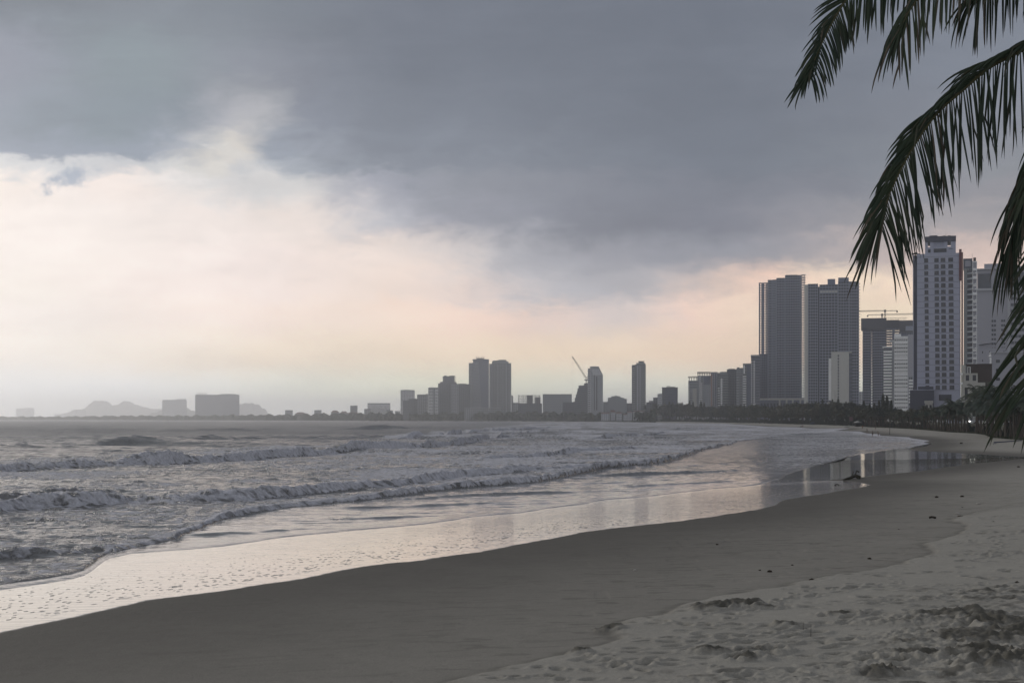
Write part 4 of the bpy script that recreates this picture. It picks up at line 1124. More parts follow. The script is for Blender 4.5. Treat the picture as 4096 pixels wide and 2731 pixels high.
b.part('front_bay', ['green_grey', 'glass_dark'], lambda m_: m_.block(b.x(2972), b.x(2986) - .02, -.4, 24, 0, b.z(1457), (2, 18, .6, .5), (5, 18, .5, .5), .5), weld=True)
b.part('light_shaft', 'white', lambda m_: m_.box(b.x(2974), b.x(2979.5), -.9, -.42, b.z(1494), b.z(1460)))
balconies(b, b.x(2971), b.x(2985), 14, b.z(1632), b.z(1498), 'white', 1.6, 1.5, -.42)
b.part('roof_slab', 'green_grey', lambda m_: m_.box(b.x(2971.5), b.x(3006.5), -1, 27, b.z(1457) + .02, b.z(1453.5)))
b = Bld('hotel_tower', 'glassy tower with two bright ladders of balconies beside the bare twin tower', 'tower', 3003, 3040, 1800)
b.part('wall', ['blue_wall', 'glass_dark'], lambda m_: m_.block(b.x(3004), b.x(3040), 0, 26, 0, b.z(1424), (9, 22, .7, .6), (5, 22, .5, .5), .4), weld=True)
balconies(b, b.x(3004.5), b.x(3009), 20, b.z(1618), b.z(1440), 'rail', 1.6, 1.5)
balconies(b, b.x(3013.5), b.x(3020), 20, b.z(1618), b.z(1440), 'rail', 1.4, 1.7)
b.part('base_band', 'pale_grey', lambda m_: m_.box(b.x(3004), b.x(3024), -1.5, -.02, b.z(1620), b.z(1614)))
b.part('roof_slab', 'grey_wall', lambda m_: m_.box(b.x(3003), b.x(3040), -1, 27, b.z(1424) + .02, b.z(1419)))

# --- the bare twin towers
FLH = 3.42
b = Bld('skyscraper', 'tallest unfinished tower, bare concrete with an open lattice edge', 'tower', 3035, 3222, 1900)
Zb = b.z(1592)
def lattice(m_):
    xs_ = [3035.5, 3046, 3051, 3063, 3068, 3071]
    for p in (3035, 3045, 3052, 3062, 3068):
        m_.box(b.x(p), b.x(p) + (1.6 if p != 3045 else 2.4), 4, 9, b.z(1416), b.z(1131))
b.part('lattice_frame', 'concrete_dark', lattice)
nfl = 30
mb = MB()
mb.box(b.x(3034.5), b.x(3072), 3.6, 9.3, 0, 0.95)
first = mb.build('floor_slab', M['concrete_dark'], b.e, loc=(0, 0, b.z(1416)))
b.copies(first, [(0, 0, b.z(1416) + k * (b.z(1131) - b.z(1416)) / nfl) for k in range(1, nfl + 1)])
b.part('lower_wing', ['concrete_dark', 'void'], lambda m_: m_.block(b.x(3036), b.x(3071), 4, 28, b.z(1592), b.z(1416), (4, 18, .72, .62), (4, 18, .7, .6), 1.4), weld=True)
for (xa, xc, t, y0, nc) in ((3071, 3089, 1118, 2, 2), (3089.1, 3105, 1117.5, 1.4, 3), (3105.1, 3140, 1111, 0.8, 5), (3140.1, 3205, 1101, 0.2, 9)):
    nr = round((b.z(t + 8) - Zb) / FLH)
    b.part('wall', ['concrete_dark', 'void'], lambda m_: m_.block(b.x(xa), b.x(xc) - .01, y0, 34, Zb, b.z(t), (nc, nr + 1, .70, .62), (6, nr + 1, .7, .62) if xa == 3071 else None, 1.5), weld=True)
    step = (b.z(t) - Zb) / (nr + 1)
    mb = MB()
    mb.box(b.x(xa) + .1, b.x(xc) - .15, y0 - 0.9, y0 - .02, 0, 0.5)
    fs = mb.build('floor_slab', M['concrete_slab'], b.e, loc=(0, 0, Zb))
    b.copies(fs, [(0, 0, Zb + step * k) for k in range(1, nr + 1)])
    mb = MB()
    mb.box(-.28, .28, y0 - 1.05, y0 - .92, 0, b.z(t) - Zb - .6)
    pr = mb.build('pier', M['concrete_slab'], b.e, loc=(b.x(xa) + .6, 0, Zb))
    b.copies(pr, [(b.x(xa) + .6 + (b.x(xc) - b.x(xa) - 1.3) * k / nc, 0, Zb) for k in range(1, nc + 1)])
def openedge(m_):
    for p in (3205.5, 3211, 3217):
        m_.box(b.x(p), b.x(p) + .9, .6, 3, Zb, b.z(1104))
b.part('edge_column', 'concrete_dark', openedge)
mb = MB()
mb.box(b.x(3205.1), b.x(3222), .3, 7, 0, 0.75)
fs = mb.build('floor_slab', M['concrete_slab'], b.e, loc=(0, 0, Zb))
ns = 49
b.copies(fs, [(0, 0, Zb + k * (b.z(1102) - Zb) / ns) for k in range(1, ns + 1)])
b.part('roof_block', 'concrete_dark', lambda m_: m_.box(b.x(3143), b.x(3190), 3, 28, b.z(1101) + .02, b.z(1099)))
b.part('podium', ['concrete_dark', 'void'], lambda m_: m_.block(b.x(3039), b.x(3222), 2, 34, 0, Zb - 2.6, (14, 1, .62, .7), None, 2.0), weld=True)
b.part('podium_band', 'concrete_beige', lambda m_: (m_.box(b.x(3076), b.x(3220), 0, 1.9, Zb - 2.55, Zb - .02), m_.box(b.x(3040), b.x(3075), 2.2, 6, Zb - 2.58, Zb - .03)))
for p in (3115, 3143, 3168, 3198):
    b.part('podium_pillar', 'concrete_beige', lambda m_: m_.box(b.x(p), b.x(p) + 2.2, .6, 2.6, 0, Zb - 2.6))
b = Bld('skyscraper', 'unfinished bare tower with a beige corner shaft and banded floors', 'tower', 3215, 3441, 1750)
b.part('corner_shaft', 'concrete_beige', lambda m_: m_.box(b.x(3216), b.x(3231), 1, 30, 0, b.z(1136)))
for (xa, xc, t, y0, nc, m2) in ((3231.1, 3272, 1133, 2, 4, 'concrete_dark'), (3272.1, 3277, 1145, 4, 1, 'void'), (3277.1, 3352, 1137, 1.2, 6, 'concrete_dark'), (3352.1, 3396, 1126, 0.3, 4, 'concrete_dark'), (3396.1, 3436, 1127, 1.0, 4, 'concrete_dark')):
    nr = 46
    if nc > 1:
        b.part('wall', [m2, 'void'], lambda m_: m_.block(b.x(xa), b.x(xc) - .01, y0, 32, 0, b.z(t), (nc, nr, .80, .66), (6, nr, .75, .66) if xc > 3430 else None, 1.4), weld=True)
        step = b.z(t) / nr
        mb = MB()
        xr = b.x(xc) - .15 + (1.6 if xc > 3430 else 0)
        mb.box(b.x(xa) + .1, xr, y0 - 1.1, y0 - .02, 0, 0.62)
        fs = mb.build('floor_slab', M['concrete_slab'], b.e, loc=(0, 0, 0.3))
        b.copies(fs, [(0, 0, 0.3 + step * k) for k in range(1, nr)])
        mb = MB()
        mb.box(-.25, .25, y0 - 1.25, y0 - 1.12, 0, b.z(t) - 1)
        pr = mb.build('pier', M['concrete_slab'], b.e, loc=(b.x(xa) + .6, 0, 0))
        b.copies(pr, [(b.x(xa) + .6 + (b.x(xc) - b.x(xa) - 1.3) * k / nc, 0, 0) for k in range(1, nc + 1)])
    else:
        b.part('shaft', m2, lambda m_: m_.box(b.x(xa), b.x(xc), y0, 30, 0, b.z(t)))
b.part('roof_band', 'concrete_beige', lambda m_: m_.box(b.x(3278), b.x(3351), .4, 1.1, b.z(1170), b.z(1162)))
b.part('roof_house', 'concrete_dark', lambda m_: m_.box(b.x(3310), b.x(3341), 6, 20, b.z(1137) + .02, b.z(1114)))
b.part('roof_house', 'concrete_dark', lambda m_: m_.box(b.x(3353), b.x(3395), 3, 20, b.z(1126) + .02, b.z(1110)))

# --- pale slab with one column of windows
b = Bld('hotel_block', 'pale slab with a single column of small dark windows', 'building', 3314, 3410, 1500)
b.part('wall', ['concrete_beige', 'concrete_beige'], lambda m_: m_.block(b.x(3325), b.x(3396), 0, 18, 0, b.z(1409), None, None), weld=True)
n_ = 16
mb = MB()
hw = 3.2 * b.mpp
mb.box(-hw, hw, -.10, -.02, 0, 1.75, 1)
mb.box(-hw - .2, hw + .2, -.22, -.02, -.2, -.02, 0)
fw_ = mb.build('window', [M['concrete_slab'], M['glass_dark']], b.e, loc=(b.x(3353.5), 0, b.z(1602)))
b.copies(fw_, [(b.x(3353.5), 0, b.z(1602) + k * (b.z(1426) - b.z(1602)) / (n_ - 1)) for k in range(1, n_)])
b.part('side_wing', ['blue_wall', 'void'], lambda m_: m_.block(b.x(3396) + .02, b.x(3408), 3, 17, 0, b.z(1412), (2, 15, .5, .4), None, .5), weld=True)
b.part('white_fin', 'white', lambda m_: m_.box(b.x(3314), b.x(3325) - .02, 2, 15, b.z(1600), b.z(1433)))
b.part('roof_slab', 'concrete_beige', lambda m_: m_.box(b.x(3324), b.x(3407), -.5, 18.5, b.z(1409) + .02, b.z(1406.5)))
b.part('entrance_canopy', 'cream', lambda m_: m_.box(b.x(3309), b.x(3405), -4, -.02, b.z(1615), b.z(1608)))
simple('low_building', 'small pale block glimpsed in the gap between the bare towers', 'building', 3436, 3456, 1568, 2300, 15, 'pale_grey')

# --- tower still being built, with netting and slots of sky
b = Bld('construction_tower', 'dark tower under construction wrapped in netting at the top', 'tower', 3443, 3656, 1900)
zt = b.z(1318)
nr = 34
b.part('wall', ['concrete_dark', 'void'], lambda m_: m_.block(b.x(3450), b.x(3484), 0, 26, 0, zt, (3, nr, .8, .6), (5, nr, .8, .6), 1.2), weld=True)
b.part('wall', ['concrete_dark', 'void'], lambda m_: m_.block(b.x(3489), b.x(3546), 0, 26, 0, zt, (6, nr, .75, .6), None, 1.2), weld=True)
mb = MB()
mb.box(b.x(3449), b.x(3546), -.9, -.02, 0, .6)
fs = mb.build('floor_slab', M['concrete_slab'], b.e, loc=(0, 0, 0.2))
b.copies(fs, [(0, 0, 0.2 + zt * k / nr) for k in range(1, nr)])
mb = MB()
mb.box(b.x(3484) + .02, b.x(3489) - .02, 1, 25, 0, 1.9)
fs = mb.build('slot_slab', M['concrete_dark'], b.e, loc=(0, 0, 0.2))
b.copies(fs, [(0, 0, 0.2 + zt * k / nr) for k in range(1, nr)])
mb = MB()
mb.box(b.x(3546) + .02, b.x(3596) - .02, 1, 22, 0, 1.55)
fs = mb.build('open_floor', M['concrete_dark'], b.e, loc=(0, 0, b.z(1470)))
n_ = 15
b.copies(fs, [(0, 0, b.z(1470) + k * (zt - b.z(1470)) / n_) for k in range(1, n_ + 1)])
b.part('open_column', 'concrete_dark', lambda m_: m_.box(b.x(3559.5), b.x(3561.5), 2, 4, b.z(1470), zt))
b.part('open_column', 'concrete_dark', lambda m_: m_.box(b.x(3569), b.x(3579), 2, 12, b.z(1470), zt))
b.part('wall', ['concrete_dark', 'void'], lambda m_: m_.block(b.x(3596), b.x(3656), 0, 26, 0, b.z(1330), (6, nr, .7, .5), None, 1.0), weld=True)
b.part('safety_net', 'net', lambda m_: (m_.box(b.x(3444), b.x(3546), -2.5, 28, b.z(1318), b.z(1272)), m_.box(b.x(3546) + .02, b.x(3597) - .02, 6, 28, b.z(1314), b.z(1279)), m_.box(b.x(3597), b.x(3656), -2, 28, b.z(1330) + .02, b.z(1283))))
def rebar(m_):
    for k in range(60):
        p = 3445 + k * 3.45
        m_.box(b.x(p), b.x(p) + .25, 2 + 9 * (k % 3), 2.3 + 9 * (k % 3), b.z(1284), b.z(1268 + 6 * rnd.random() + (8 if k > 52 else 0)))
    m_.box(b.x(3444), b.x(3630), 2.05, 2.25, b.z(1272), b.z(1271))
b.part('scaffold_lattice', 'steel', rebar)
b.part('roof_house', 'concrete_slab', lambda m_: m_.box(b.x(3622), b.x(3654), -4, -2.1, b.z(1324), b.z(1306)))
topz = b.base + b.z(1283)
for (lb, xa, xc, xm, pj, pm, y_) in (('saddle-jib tower crane with long arm toward the bare towers', 3430, 3590, 3540, 1243, 1283, 10), ('second tower crane whose arm reaches behind the big hotel', 3472, 3690, 3528, 1257, 1283, 20)):
    cr = Bld('tower_crane', lb, 'crane', xa, xc, 1900 + y_, base=topz)
    cr.part('mast', 'steel', lambda m_: truss(m_, (cr.x(xm), 0, 0), (cr.x(xm), 0, cr.z(pj - 3)), 1.1, 5, .3), weld=True)
    cr.part('jib', 'steel_light', lambda m_: truss(m_, (cr.x(xa if xm > 3535 else xc), 0, cr.z(pj)), (cr.x(xm), 0, cr.z(pj)), .8, 26, .22), weld=True)
    cr.part('counter_jib', 'steel', lambda m_: m_.box(cr.x(xm if xm > 3535 else xa), cr.x(xc if xm > 3535 else xm), -.6, .6, cr.z(pj + 1.5), cr.z(pj - .5)))
    cr.part('counterweight', 'steel', lambda m_: m_.box(cr.x((xc if xm > 3535 else xa) - 5), cr.x((xc if xm > 3535 else xa) + 1), -1, 1, cr.z(pj + 8), cr.z(pj + 1.6)))
    cr.part('cab', 'steel', lambda m_: m_.box(cr.x(xm - 4), cr.x(xm + 4), -1.3, 1.3, cr.z(pj + 6), cr.z(pj - 3.5)))

# --- white ribbon-balcony hotels
b = Bld('hotel_tower', 'low hotel of white ribbon balconies before the netted tower', 'tower', 3531, 3577, 1500)
b.part('wall', ['dark_wall', 'glass_dark'], lambda m_: m_.block(b.x(3535), b.x(3568), 0, 20, 0, b.z(1390), None, None))
balconies(b, b.x(3534), b.x(3568), 17, b.z(1602), b.z(1398), 'white', 1.5, 1.75)
b.part('roof_slab', 'white', lambda m_: m_.box(b.x(3530), b.x(3568), -2, 20, b.z(1390) + .02, b.z(1386)))
b.part('stair_shaft', 'grey_wall', lambda m_: m_.box(b.x(3568) + .02, b.x(3577), -.5, 18, 0, b.z(1366)))
b.part('roof_house', 'pale_grey', lambda m_: m_.box(b.x(3560), b.x(3577), -.3, 12, b.z(1366) + .02, b.z(1361)))
b = Bld('hotel_tower', 'taller pale hotel with rows of square windows over white bands', 'tower', 3576, 3632, 1480)
b.part('wall', ['white', 'glass_dark'], lambda m_: m_.block(b.x(3577), b.x(3631), 0, 22, 0, b.z(1352), (7, 21, .62, .46), None, .8), weld=True)
b.part('roof_terrace', 'white', lambda m_: (m_.box(b.x(3576), b.x(3631), -1, 22.3, b.z(1352) + .02, b.z(1345)), m_.box(b.x(3577), b.x(3604), 1, 18, b.z(1345) + .02, b.z(1335))))
b.part('side_wing', 'mauve_wall', lambda m_: m_.box(b.x(3631) + .02, b.x(3656), 1, 22, 0, b.z(1338)))
balconies(b, b.x(3577.5), b.x(3630.5), 20, b.z(1618), b.z(1362), 'white', .8, .9)
b = Bld('hotel_block', 'small white balcony stack squeezed beside the big hotel', 'building', 3635, 3656, 1400)
b.part('wall', ['grey_wall', 'glass_dark'], lambda m_: m_.block(b.x(3635), b.x(3656), 0, 15, 0, b.z(1504), (3, 9, .6, .5), None, .5), weld=True)
balconies(b, b.x(3635), b.x(3652), 8, b.z(1612), b.z(1512), 'white', 1.5, 1.6)

# --- the big hotel
b = Bld('hotel_tower', 'big grey-lavender hotel with a grid of square windows and stepped crown', 'hotel', 3651, 3848, 760)
HX0, HX1 = 3668, 3838
b.part('wall', ['hotel_wall'], lambda m_: m_.block(b.x(HX0), b.x(HX1), 0, 24, 0, b.z(1014), None, None))
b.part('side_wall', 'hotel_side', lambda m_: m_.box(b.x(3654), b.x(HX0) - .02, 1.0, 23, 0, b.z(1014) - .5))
b.part('corner_fin', 'hotel_wall', lambda m_: m_.box(b.x(3651), b.x(3654) - .02, .6, 22, b.z(1540), b.z(1014) - .2))
rows_h = 21
ztop, zbot = b.z(1040), b.z(1549)
stepz = (ztop - zbot) / (rows_h - 1)
def sqwin(w, h):
    m_ = MB()
    m_.box(-w / 2, w / 2, -.06, -.02, -h / 2, h / 2, 1)
    m_.box(-w / 2, w / 2, -.16, -.07, h * .10, h * .14, 0)
    m_.box(-.04, .04, -.16, -.07, -h / 2, h * .10, 0)
    m_.box(-w / 2 - .12, w / 2 + .12, -.25, -.02, -h / 2 - .2, -h / 2 - .01, 0)
    return m_
glass_var = [mat('window_glass', c, rough=0.12, spec=0.5, var=0.2, scale=0.8) for c in ((0.022, 0.026, 0.038), (0.032, 0.037, 0.050), (0.045, 0.050, 0.064))]
meshes = {}
for ci, (pc, pw) in enumerate(((3707, 15.5), (3748.5, 17.5), (3774.5, 18.5), (3805, 19))):
    for r in range(rows_h):
        gi = rnd.choice((0, 0, 1, 1, 2))
        key = (ci, gi)
        if key not in meshes:
            meshes[key] = sqwin(pw * b.mpp, 16.0 * b.mpp).mesh('window', [M['hotel_joint'], glass_var[gi]])
        link('window', meshes[key], b.e, (b.x(pc + (r - 10) * -0.25), 0, zbot + r * stepz))
mb = MB()
mb.box(b.x(HX0) + .05, b.x(HX1) - .05, -.10, -.02, 0, .14)
fs = mb.build('facade_joint', M['hotel_joint'], b.e, loc=(0, 0, zbot - stepz * .5))
b.copies(fs, [(0, 0, zbot + stepz * (k - .5)) for k in range(1, rows_h + 1)])
def crown(m_):
    m_.box(b.x(3700), b.x(3823), 2, 20, b.z(1014) + .02, b.z(986))
    for (xa, xc) in ((3700, 3711), (3720, 3734), (3776, 3790), (3803, 3823)):
        m_.box(b.x(xa), b.x(xc), 2.02, 5, b.z(986) + .02, b.z(965))
    m_.box(b.x(3734), b.x(3776), 3, 6, b.z(986) + .02, b.z(965))
    m_.box(b.x(3702), b.x(3706), 16, 20, b.z(986) + .02, b.z(965))
b.part('crown', 'hotel_wall', crown)
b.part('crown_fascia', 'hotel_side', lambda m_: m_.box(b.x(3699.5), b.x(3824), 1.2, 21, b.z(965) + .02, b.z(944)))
b.part('crown_glazing', 'glass_dark', lambda m_: (m_.box(b.x(3735), b.x(3786), 1.7, 1.98, b.z(1008), b.z(993)), m_.box(b.x(3712), b.x(3722), 1.7, 1.98, b.z(1008), b.z(995)), m_.box(b.x(3795), b.x(3812), 1.7, 1.98, b.z(996), b.z(994.5))))
b.part('roof_house', 'hotel_side', lambda m_: m_.box(b.x(3717), b.x(3750), 6, 14, b.z(944) + .02, b.z(936)))
for p in (3775, 3796):
    b.part('water_tank', 'steel_light', lambda m_: m_.tube([(b.x(p - 5), 9, b.z(940)), (b.x(p + 7), 9, b.z(940))], .7, 10))
b.part('antenna', 'steel', lambda m_: m_.tube([(b.x(3784), 9, b.z(944)), (b.x(3784), 9, b.z(928))], .08, 5))
for p, t in ((3654, 1006), (3662, 1003), (3672, 1008)):
    b.part('roof_plant', 'void', lambda m_: [m_.poly([(b.x(p) + rnd.uniform(-.8, .8), 4 + rnd.uniform(-.6, .6), b.z(1014) + .1 + rnd.random() * .5) , (b.x(p) + rnd.uniform(-1.2, 1.2), 4 + rnd.uniform(-1, 1), b.z(t)), (b.x(p) + rnd.uniform(-1, 1), 4 + rnd.uniform(-1, 1), b.z(1012))]) for _ in range(26)])
b.part('side_balcony_edge', 'hotel_wall', lambda m_: m_.box(b.x(HX1) + .02, b.x(3842), 1, 20, 0, b.z(1000)))
b.part('sign_fin', 'red_panel', lambda m_: m_.box(b.x(3836), b.x(3846), -.6, .98, b.z(1125), b.z(1000)))
b.part('sign_fin', 'copper_panel', lambda m_: m_.box(b.x(3846) + .02, b.x(3852), -.2, 14, b.z(1470), b.z(1012)))
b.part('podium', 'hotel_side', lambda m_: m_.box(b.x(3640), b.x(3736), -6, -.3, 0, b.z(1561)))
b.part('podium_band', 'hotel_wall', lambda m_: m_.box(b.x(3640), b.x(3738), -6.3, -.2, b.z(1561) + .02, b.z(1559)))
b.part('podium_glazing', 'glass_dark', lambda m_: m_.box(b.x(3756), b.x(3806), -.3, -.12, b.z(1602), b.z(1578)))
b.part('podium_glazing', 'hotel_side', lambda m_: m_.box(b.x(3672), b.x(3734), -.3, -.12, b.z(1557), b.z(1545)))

# --- tower with wedge balconies
b = Bld('apartment_tower', 'slim tower with white wedge balconies behind the big hotel', 'tower', 3854, 3912, 900)
b.part('wall', ['green_grey', 'glass_dark'], lambda m_: m_.block(b.x(3855), b.x(3890), 0, 16, 0, b.z(1073), None, None))
b.part('bay', ['white', 'mauve_wall'], lambda m_: m_.block(b.x(3890) + .02, b.x(3908), -1.5, 14, 0, b.z(1046), (1, 20, .72, .72), None, .6), weld=True)
b.part('roof_house', ['dark_wall', 'mauve_wall'], lambda m_: m_.block(b.x(3853), b.x(3890), 1, 14, b.z(1073) + .02, b.z(1033), (1, 1, .62, .6), None, .3), weld=True)
b.part('roof_pylon', 'brown_wall', lambda m_: m_.box(b.x(3893), b.x(3904), 1, 8, b.z(1046) + .02, b.z(1030)))
b.part('antenna', 'steel', lambda m_: m_.tube([(b.x(3889), 4, b.z(1033)), (b.x(3889), 4, b.z(1011))], .08, 5))
n_ = 21
mb = MB()
x0_, x1_ = b.x(3867), b.x(3889.5)
mb.poly([(x0_, -.03, 0), (x1_, -1.9, 0), (x1_, -.03, 0)][::-1])
mb.poly([(x0_, -.03, .25), (x1_, -1.9, 1.15), (x1_, -.03, 1.15)])
mb.poly([(x0_, -.03, 0), (x1_, -1.9, 0), (x1_, -1.9, 1.15), (x0_, -.03, .25)])
mb.poly([(x1_, -1.9, 0), (x1_, -.03, 0), (x1_, -.03, 1.15), (x1_, -1.9, 1.15)])
fs = mb.build('wedge_balcony', M['pale_grey'], b.e, loc=(0, 0, b.z(1520)), weld=True)
b.copies(fs, [(0, 0, b.z(1520) + k * (b.z(1096) - b.z(1520)) / (n_ - 1)) for k in range(1, n_)])
mb = MB()
mb.box(b.x(3869), b.x(3888), -.15, -.03, 0, 1.9)
fs = mb.build('window', M['glass_dark'], b.e, loc=(0, 0, b.z(1520) + 1.2))
b.copies(fs, [(0, 0, b.z(1520) + 1.2 + k * (b.z(1096) - b.z(1520)) / (n_ - 1)) for k in range(1, n_)])
mb = MB()
mb.box(b.x(3889.8), b.x(3909), -2.6, -1.55, 0, .35)
mb.box(b.x(3889.8), b.x(3892), -2.6, -1.55, .36, 1.1)
mb.box(b.x(3900), b.x(3904), -2.6, -1.55, .36, .8)
fs = mb.build('white_ledge', M['white'], b.e, loc=(0, 0, b.z(1523)))
b.copies(fs, [(0, 0, b.z(1523) + k * (b.z(1075) - b.z(1523)) / 21) for k in range(1, 21)])

# --- the big pale hotel at the edge
b = Bld('hotel_block', 'massive pale hotel with a cornice line and dark top glazing', 'hotel', 3905, 4330, 1010)
b.part('wall', ['mauve_wall'], lambda m_: m_.box(b.x(3905), b.x(4330), 0, 40, 0, b.z(1150)))
b.part('top_storeys', 'mauve_wall', lambda m_: m_.box(b.x(3906), b.x(4330), 1.2, 38, b.z(1150) + .02, b.z(1072)))
b.part('cornice', 'pale_grey', lambda m_: m_.box(b.x(3900), b.x(4335), -1.6, 41, b.z(1158), b.z(1148) - .3))
b.part('parapet', 'pale_grey', lambda m_: m_.box(b.x(3902), b.x(4335), -.8, 40, b.z(1072) + .02, b.z(1068)))
b.part('roof_house', 'mauve_wall', lambda m_: m_.box(b.x(3934), b.x(4002), 6, 26, b.z(1068) + .02, b.z(1046)))
b.part('roof_house', 'mauve_wall', lambda m_: m_.box(b.x(4038), b.x(4160), 4, 26, b.z(1068) + .02, b.z(1060)))
for (xa, xc) in ((3910, 3963), (3984, 3998), (4041, 4064), (4068, 4096), (4100, 4130)):
    b.part('glazing', 'glass_mid', lambda m_: m_.box(b.x(xa), b.x(xc), .8, 1.18, b.z(1146), b.z(1088)))
b.part('pier', 'pale_grey', lambda m_: m_.box(b.x(4030), b.x(4040), -.8, -.02, 0, b.z(1159)))
for r in range(10):
    for c in range(6):
        if r == 0 and c == 0:
            mb = MB()
            mb.box(0, 12.5 * b.mpp, -.25, -.05, 0, 2.0)
            f1 = mb.build('window', M['glass_mid'], b.e, loc=(b.x(4043), 0, b.z(1400)))
        else:
            c_ = f1.copy(); COL.objects.link(c_); c_.parent = b.e; c_.location = (b.x(4043 + 15 * c), 0, b.z(1400) + r * (b.z(1172) - b.z(1400)) / 9)
for r in range(7):
    for p in (3965, 3975, 4004, 4013):
        c_ = f1.copy(); COL.objects.link(c_); c_.parent = b.e; c_.scale = (.6, 1, .8); c_.location = (b.x(p), 0, b.z(1395) + r * (b.z(1285) - b.z(1395)) / 6)

# --- nearer low buildings beside the palms
b = Bld('apartment_block', 'plain mid-height block with a slanted roof canopy', 'building', 3916, 4030, 700)
b.part('wall', ['mauve_wall', 'glass_dark'], lambda m_: m_.block(b.x(3916), b.x(4030), 0, 18, 0, b.z(1391), (4, 9, .14, .24), None, .3), weld=True)
b.part('roof_canopy', 'hotel_side', lambda m_: m_.poly([(b.x(3915), -1, b.z(1378)), (b.x(3972), -1, b.z(1371)), (b.x(3972), 9, b.z(1371)), (b.x(3915), 9, b.z(1378))]))
b.part('roof_house', 'mauve_wall', lambda m_: m_.box(b.x(3918), b.x(3968), .5, 12, b.z(1391) + .02, b.z(1379)))
b = Bld('apartment_block', 'cream building with dark round-cornered windows and a white roof ornament', 'building', 3962, 4250, 600)
b.part('wall', 'mauve_wall', lambda m_: m_.box(b.x(3965), b.x(4250), 0, 20, 0, b.z(1410)))
b.part('cornice', 'pale_grey', lambda m_: m_.box(b.x(3960), b.x(4252), -.7, 20.5, b.z(1410) + .02, b.z(1406)))
b.part('corner_column', 'white', lambda m_: (m_.box(b.x(3957), b.x(3965) - .02, -.6, 3, b.z(1460), b.z(1428)), m_.tube([(b.x(3961), 1, b.z(1424) + k * .9) for k in (0, .3, .9, 1.3, 2.0, 2.3)], [.7, .9, .35, .3, .5, .1], 8)))
def rwin(w, h):
    m_ = MB()
    r = .28
    pts = []
    for (cx, cz, a0) in ((w / 2 - r, h / 2 - r, 0), (-w / 2 + r, h / 2 - r, 90), (-w / 2 + r, -h / 2 + r, 180), (w / 2 - r, -h / 2 + r, 270)):
        for k in range(4):
            a = math.radians(a0 + 30 * k)
            pts.append((cx + r * math.cos(a), cz + r * math.sin(a)))
    m_.poly([(x, -.06, z) for x, z in pts][::-1], 1)
    m_.poly([(x * 1.12, -.03, z * 1.14) for x, z in pts][::-1], 0)
    return m_
wmesh = rwin(17 * b.mpp, 13.5 * b.mpp).mesh('window', [M['pale_grey'], glass_var[1]])
for p in (3991, 4052, 4110, 4170):
    for q in ((1443, 1479, 1515, 1551) if p == 3991 else (1479, 1515, 1551, 1587)):
        link('window', wmesh, b.e, (b.x(p), 0, b.z(q)))
b = Bld('villa', 'dark brown house with pale stacked balconies above the palms', 'building', 3842, 3970, 560)
b.part('wall', 'brown_wall', lambda m_: m_.box(b.x(3866), b.x(3968), 0, 12, 0, b.z(1457)))
b.part('parapet', 'brown_wall', lambda m_: m_.box(b.x(3862), b.x(3969), -.25, 12.2, b.z(1457) + .02, b.z(1455)))
b.part('stair_tower', 'cream', lambda m_: m_.box(b.x(3844), b.x(3862), -.3, 9, 0, b.z(1459)))
b.part('white_frame', 'white', lambda m_: (m_.box(b.x(3870), b.x(3872.5), -.8, -.3, b.z(1494), b.z(1468)), m_.box(b.x(3879), b.x(3882), -.8, -.3, b.z(1494), b.z(1468)), m_.box(b.x(3870), b.x(3882), -.8, -.3, b.z(1468) + .02, b.z(1466.5))))
b.part('balcony_storey', ['cream', 'glass_dark'], lambda m_: m_.block(b.x(3856), b.x(3911), -2.2, -.32, b.z(1530), b.z(1493), (2, 1, .5, .62), None, .6), weld=True)
b.part('balcony_storey', ['cream', 'glass_dark'], lambda m_: m_.block(b.x(3850), b.x(3941), -3.2, -.34, 0, b.z(1530) - .02, (3, 2, .4, .55), None, .6), weld=True)
b.part('balcony_rail', 'white', lambda m_: (m_.box(b.x(3843), b.x(3851), -3.4, -1.4, b.z(1500), b.z(1492)), m_.box(b.x(3843), b.x(3851), -3.4, -1.4, b.z(1537), b.z(1529))))
simple('low_building', 'low hut-sized block hidden among the palms under the big hotel', 'building', 3700, 3730, 1612, 640, 8, 'cream', fl=3)

# --- houses on the far point, under the haze
for i, (x0, x1, t, e_, lb) in enumerate(((2404, 2440, 1649, 1653, 'long low house nearest the cut-corner tower on the far shore'), (2441, 2462, 1640, 1648, 'house with the tallest roof among the far shore houses'),
                               (2463, 2490, 1648, 1653, 'white-walled house in the middle of the far shore houses'), (2492, 2510, 1655, 1658, 'pale low house with a bright front on the far shore'),
                               (2508, 2530, 1645, 1649, 'house with a flat white roof edge on the far shore'), (2532, 2578, 1643, 1646, 'long flat-roofed house under the ring-topped tower'),
                               (2466, 2486, 1664, 1667, 'lowest house by the water on the far shore'))):
    b = Bld('house', lb, 'house', x0, x1, 1950 + 20 * i)
    w, h1, h2 = (x1 - x0) * b.mpp / 2, b.z(e_), b.z(t)
    b.part('wall', ['pale_grey', 'glass_dark'], lambda m_: m_.block(-w + .4, w - .4, 0, 9, 0, h1, (4, max(1, round(h1 / 3.2)), .35, .45), None, .3), weld=True)
    def rf(m_):
        e = [(-w, -.8, h1), (w, -.8, h1), (w, 9.8, h1), (-w, 9.8, h1)]
        r0, r1 = (-w * .85, 4.5, h2), (w * .85, 4.5, h2)
        m_.poly([e[0], e[1], r1, r0]); m_.poly([e[1], e[2], r1]); m_.poly([e[2], e[3], r0, r1]); m_.poly([e[3], e[0], r0]); m_.poly(e[::-1])
    b.part('roof', 'tile_roof', rf, weld=True)

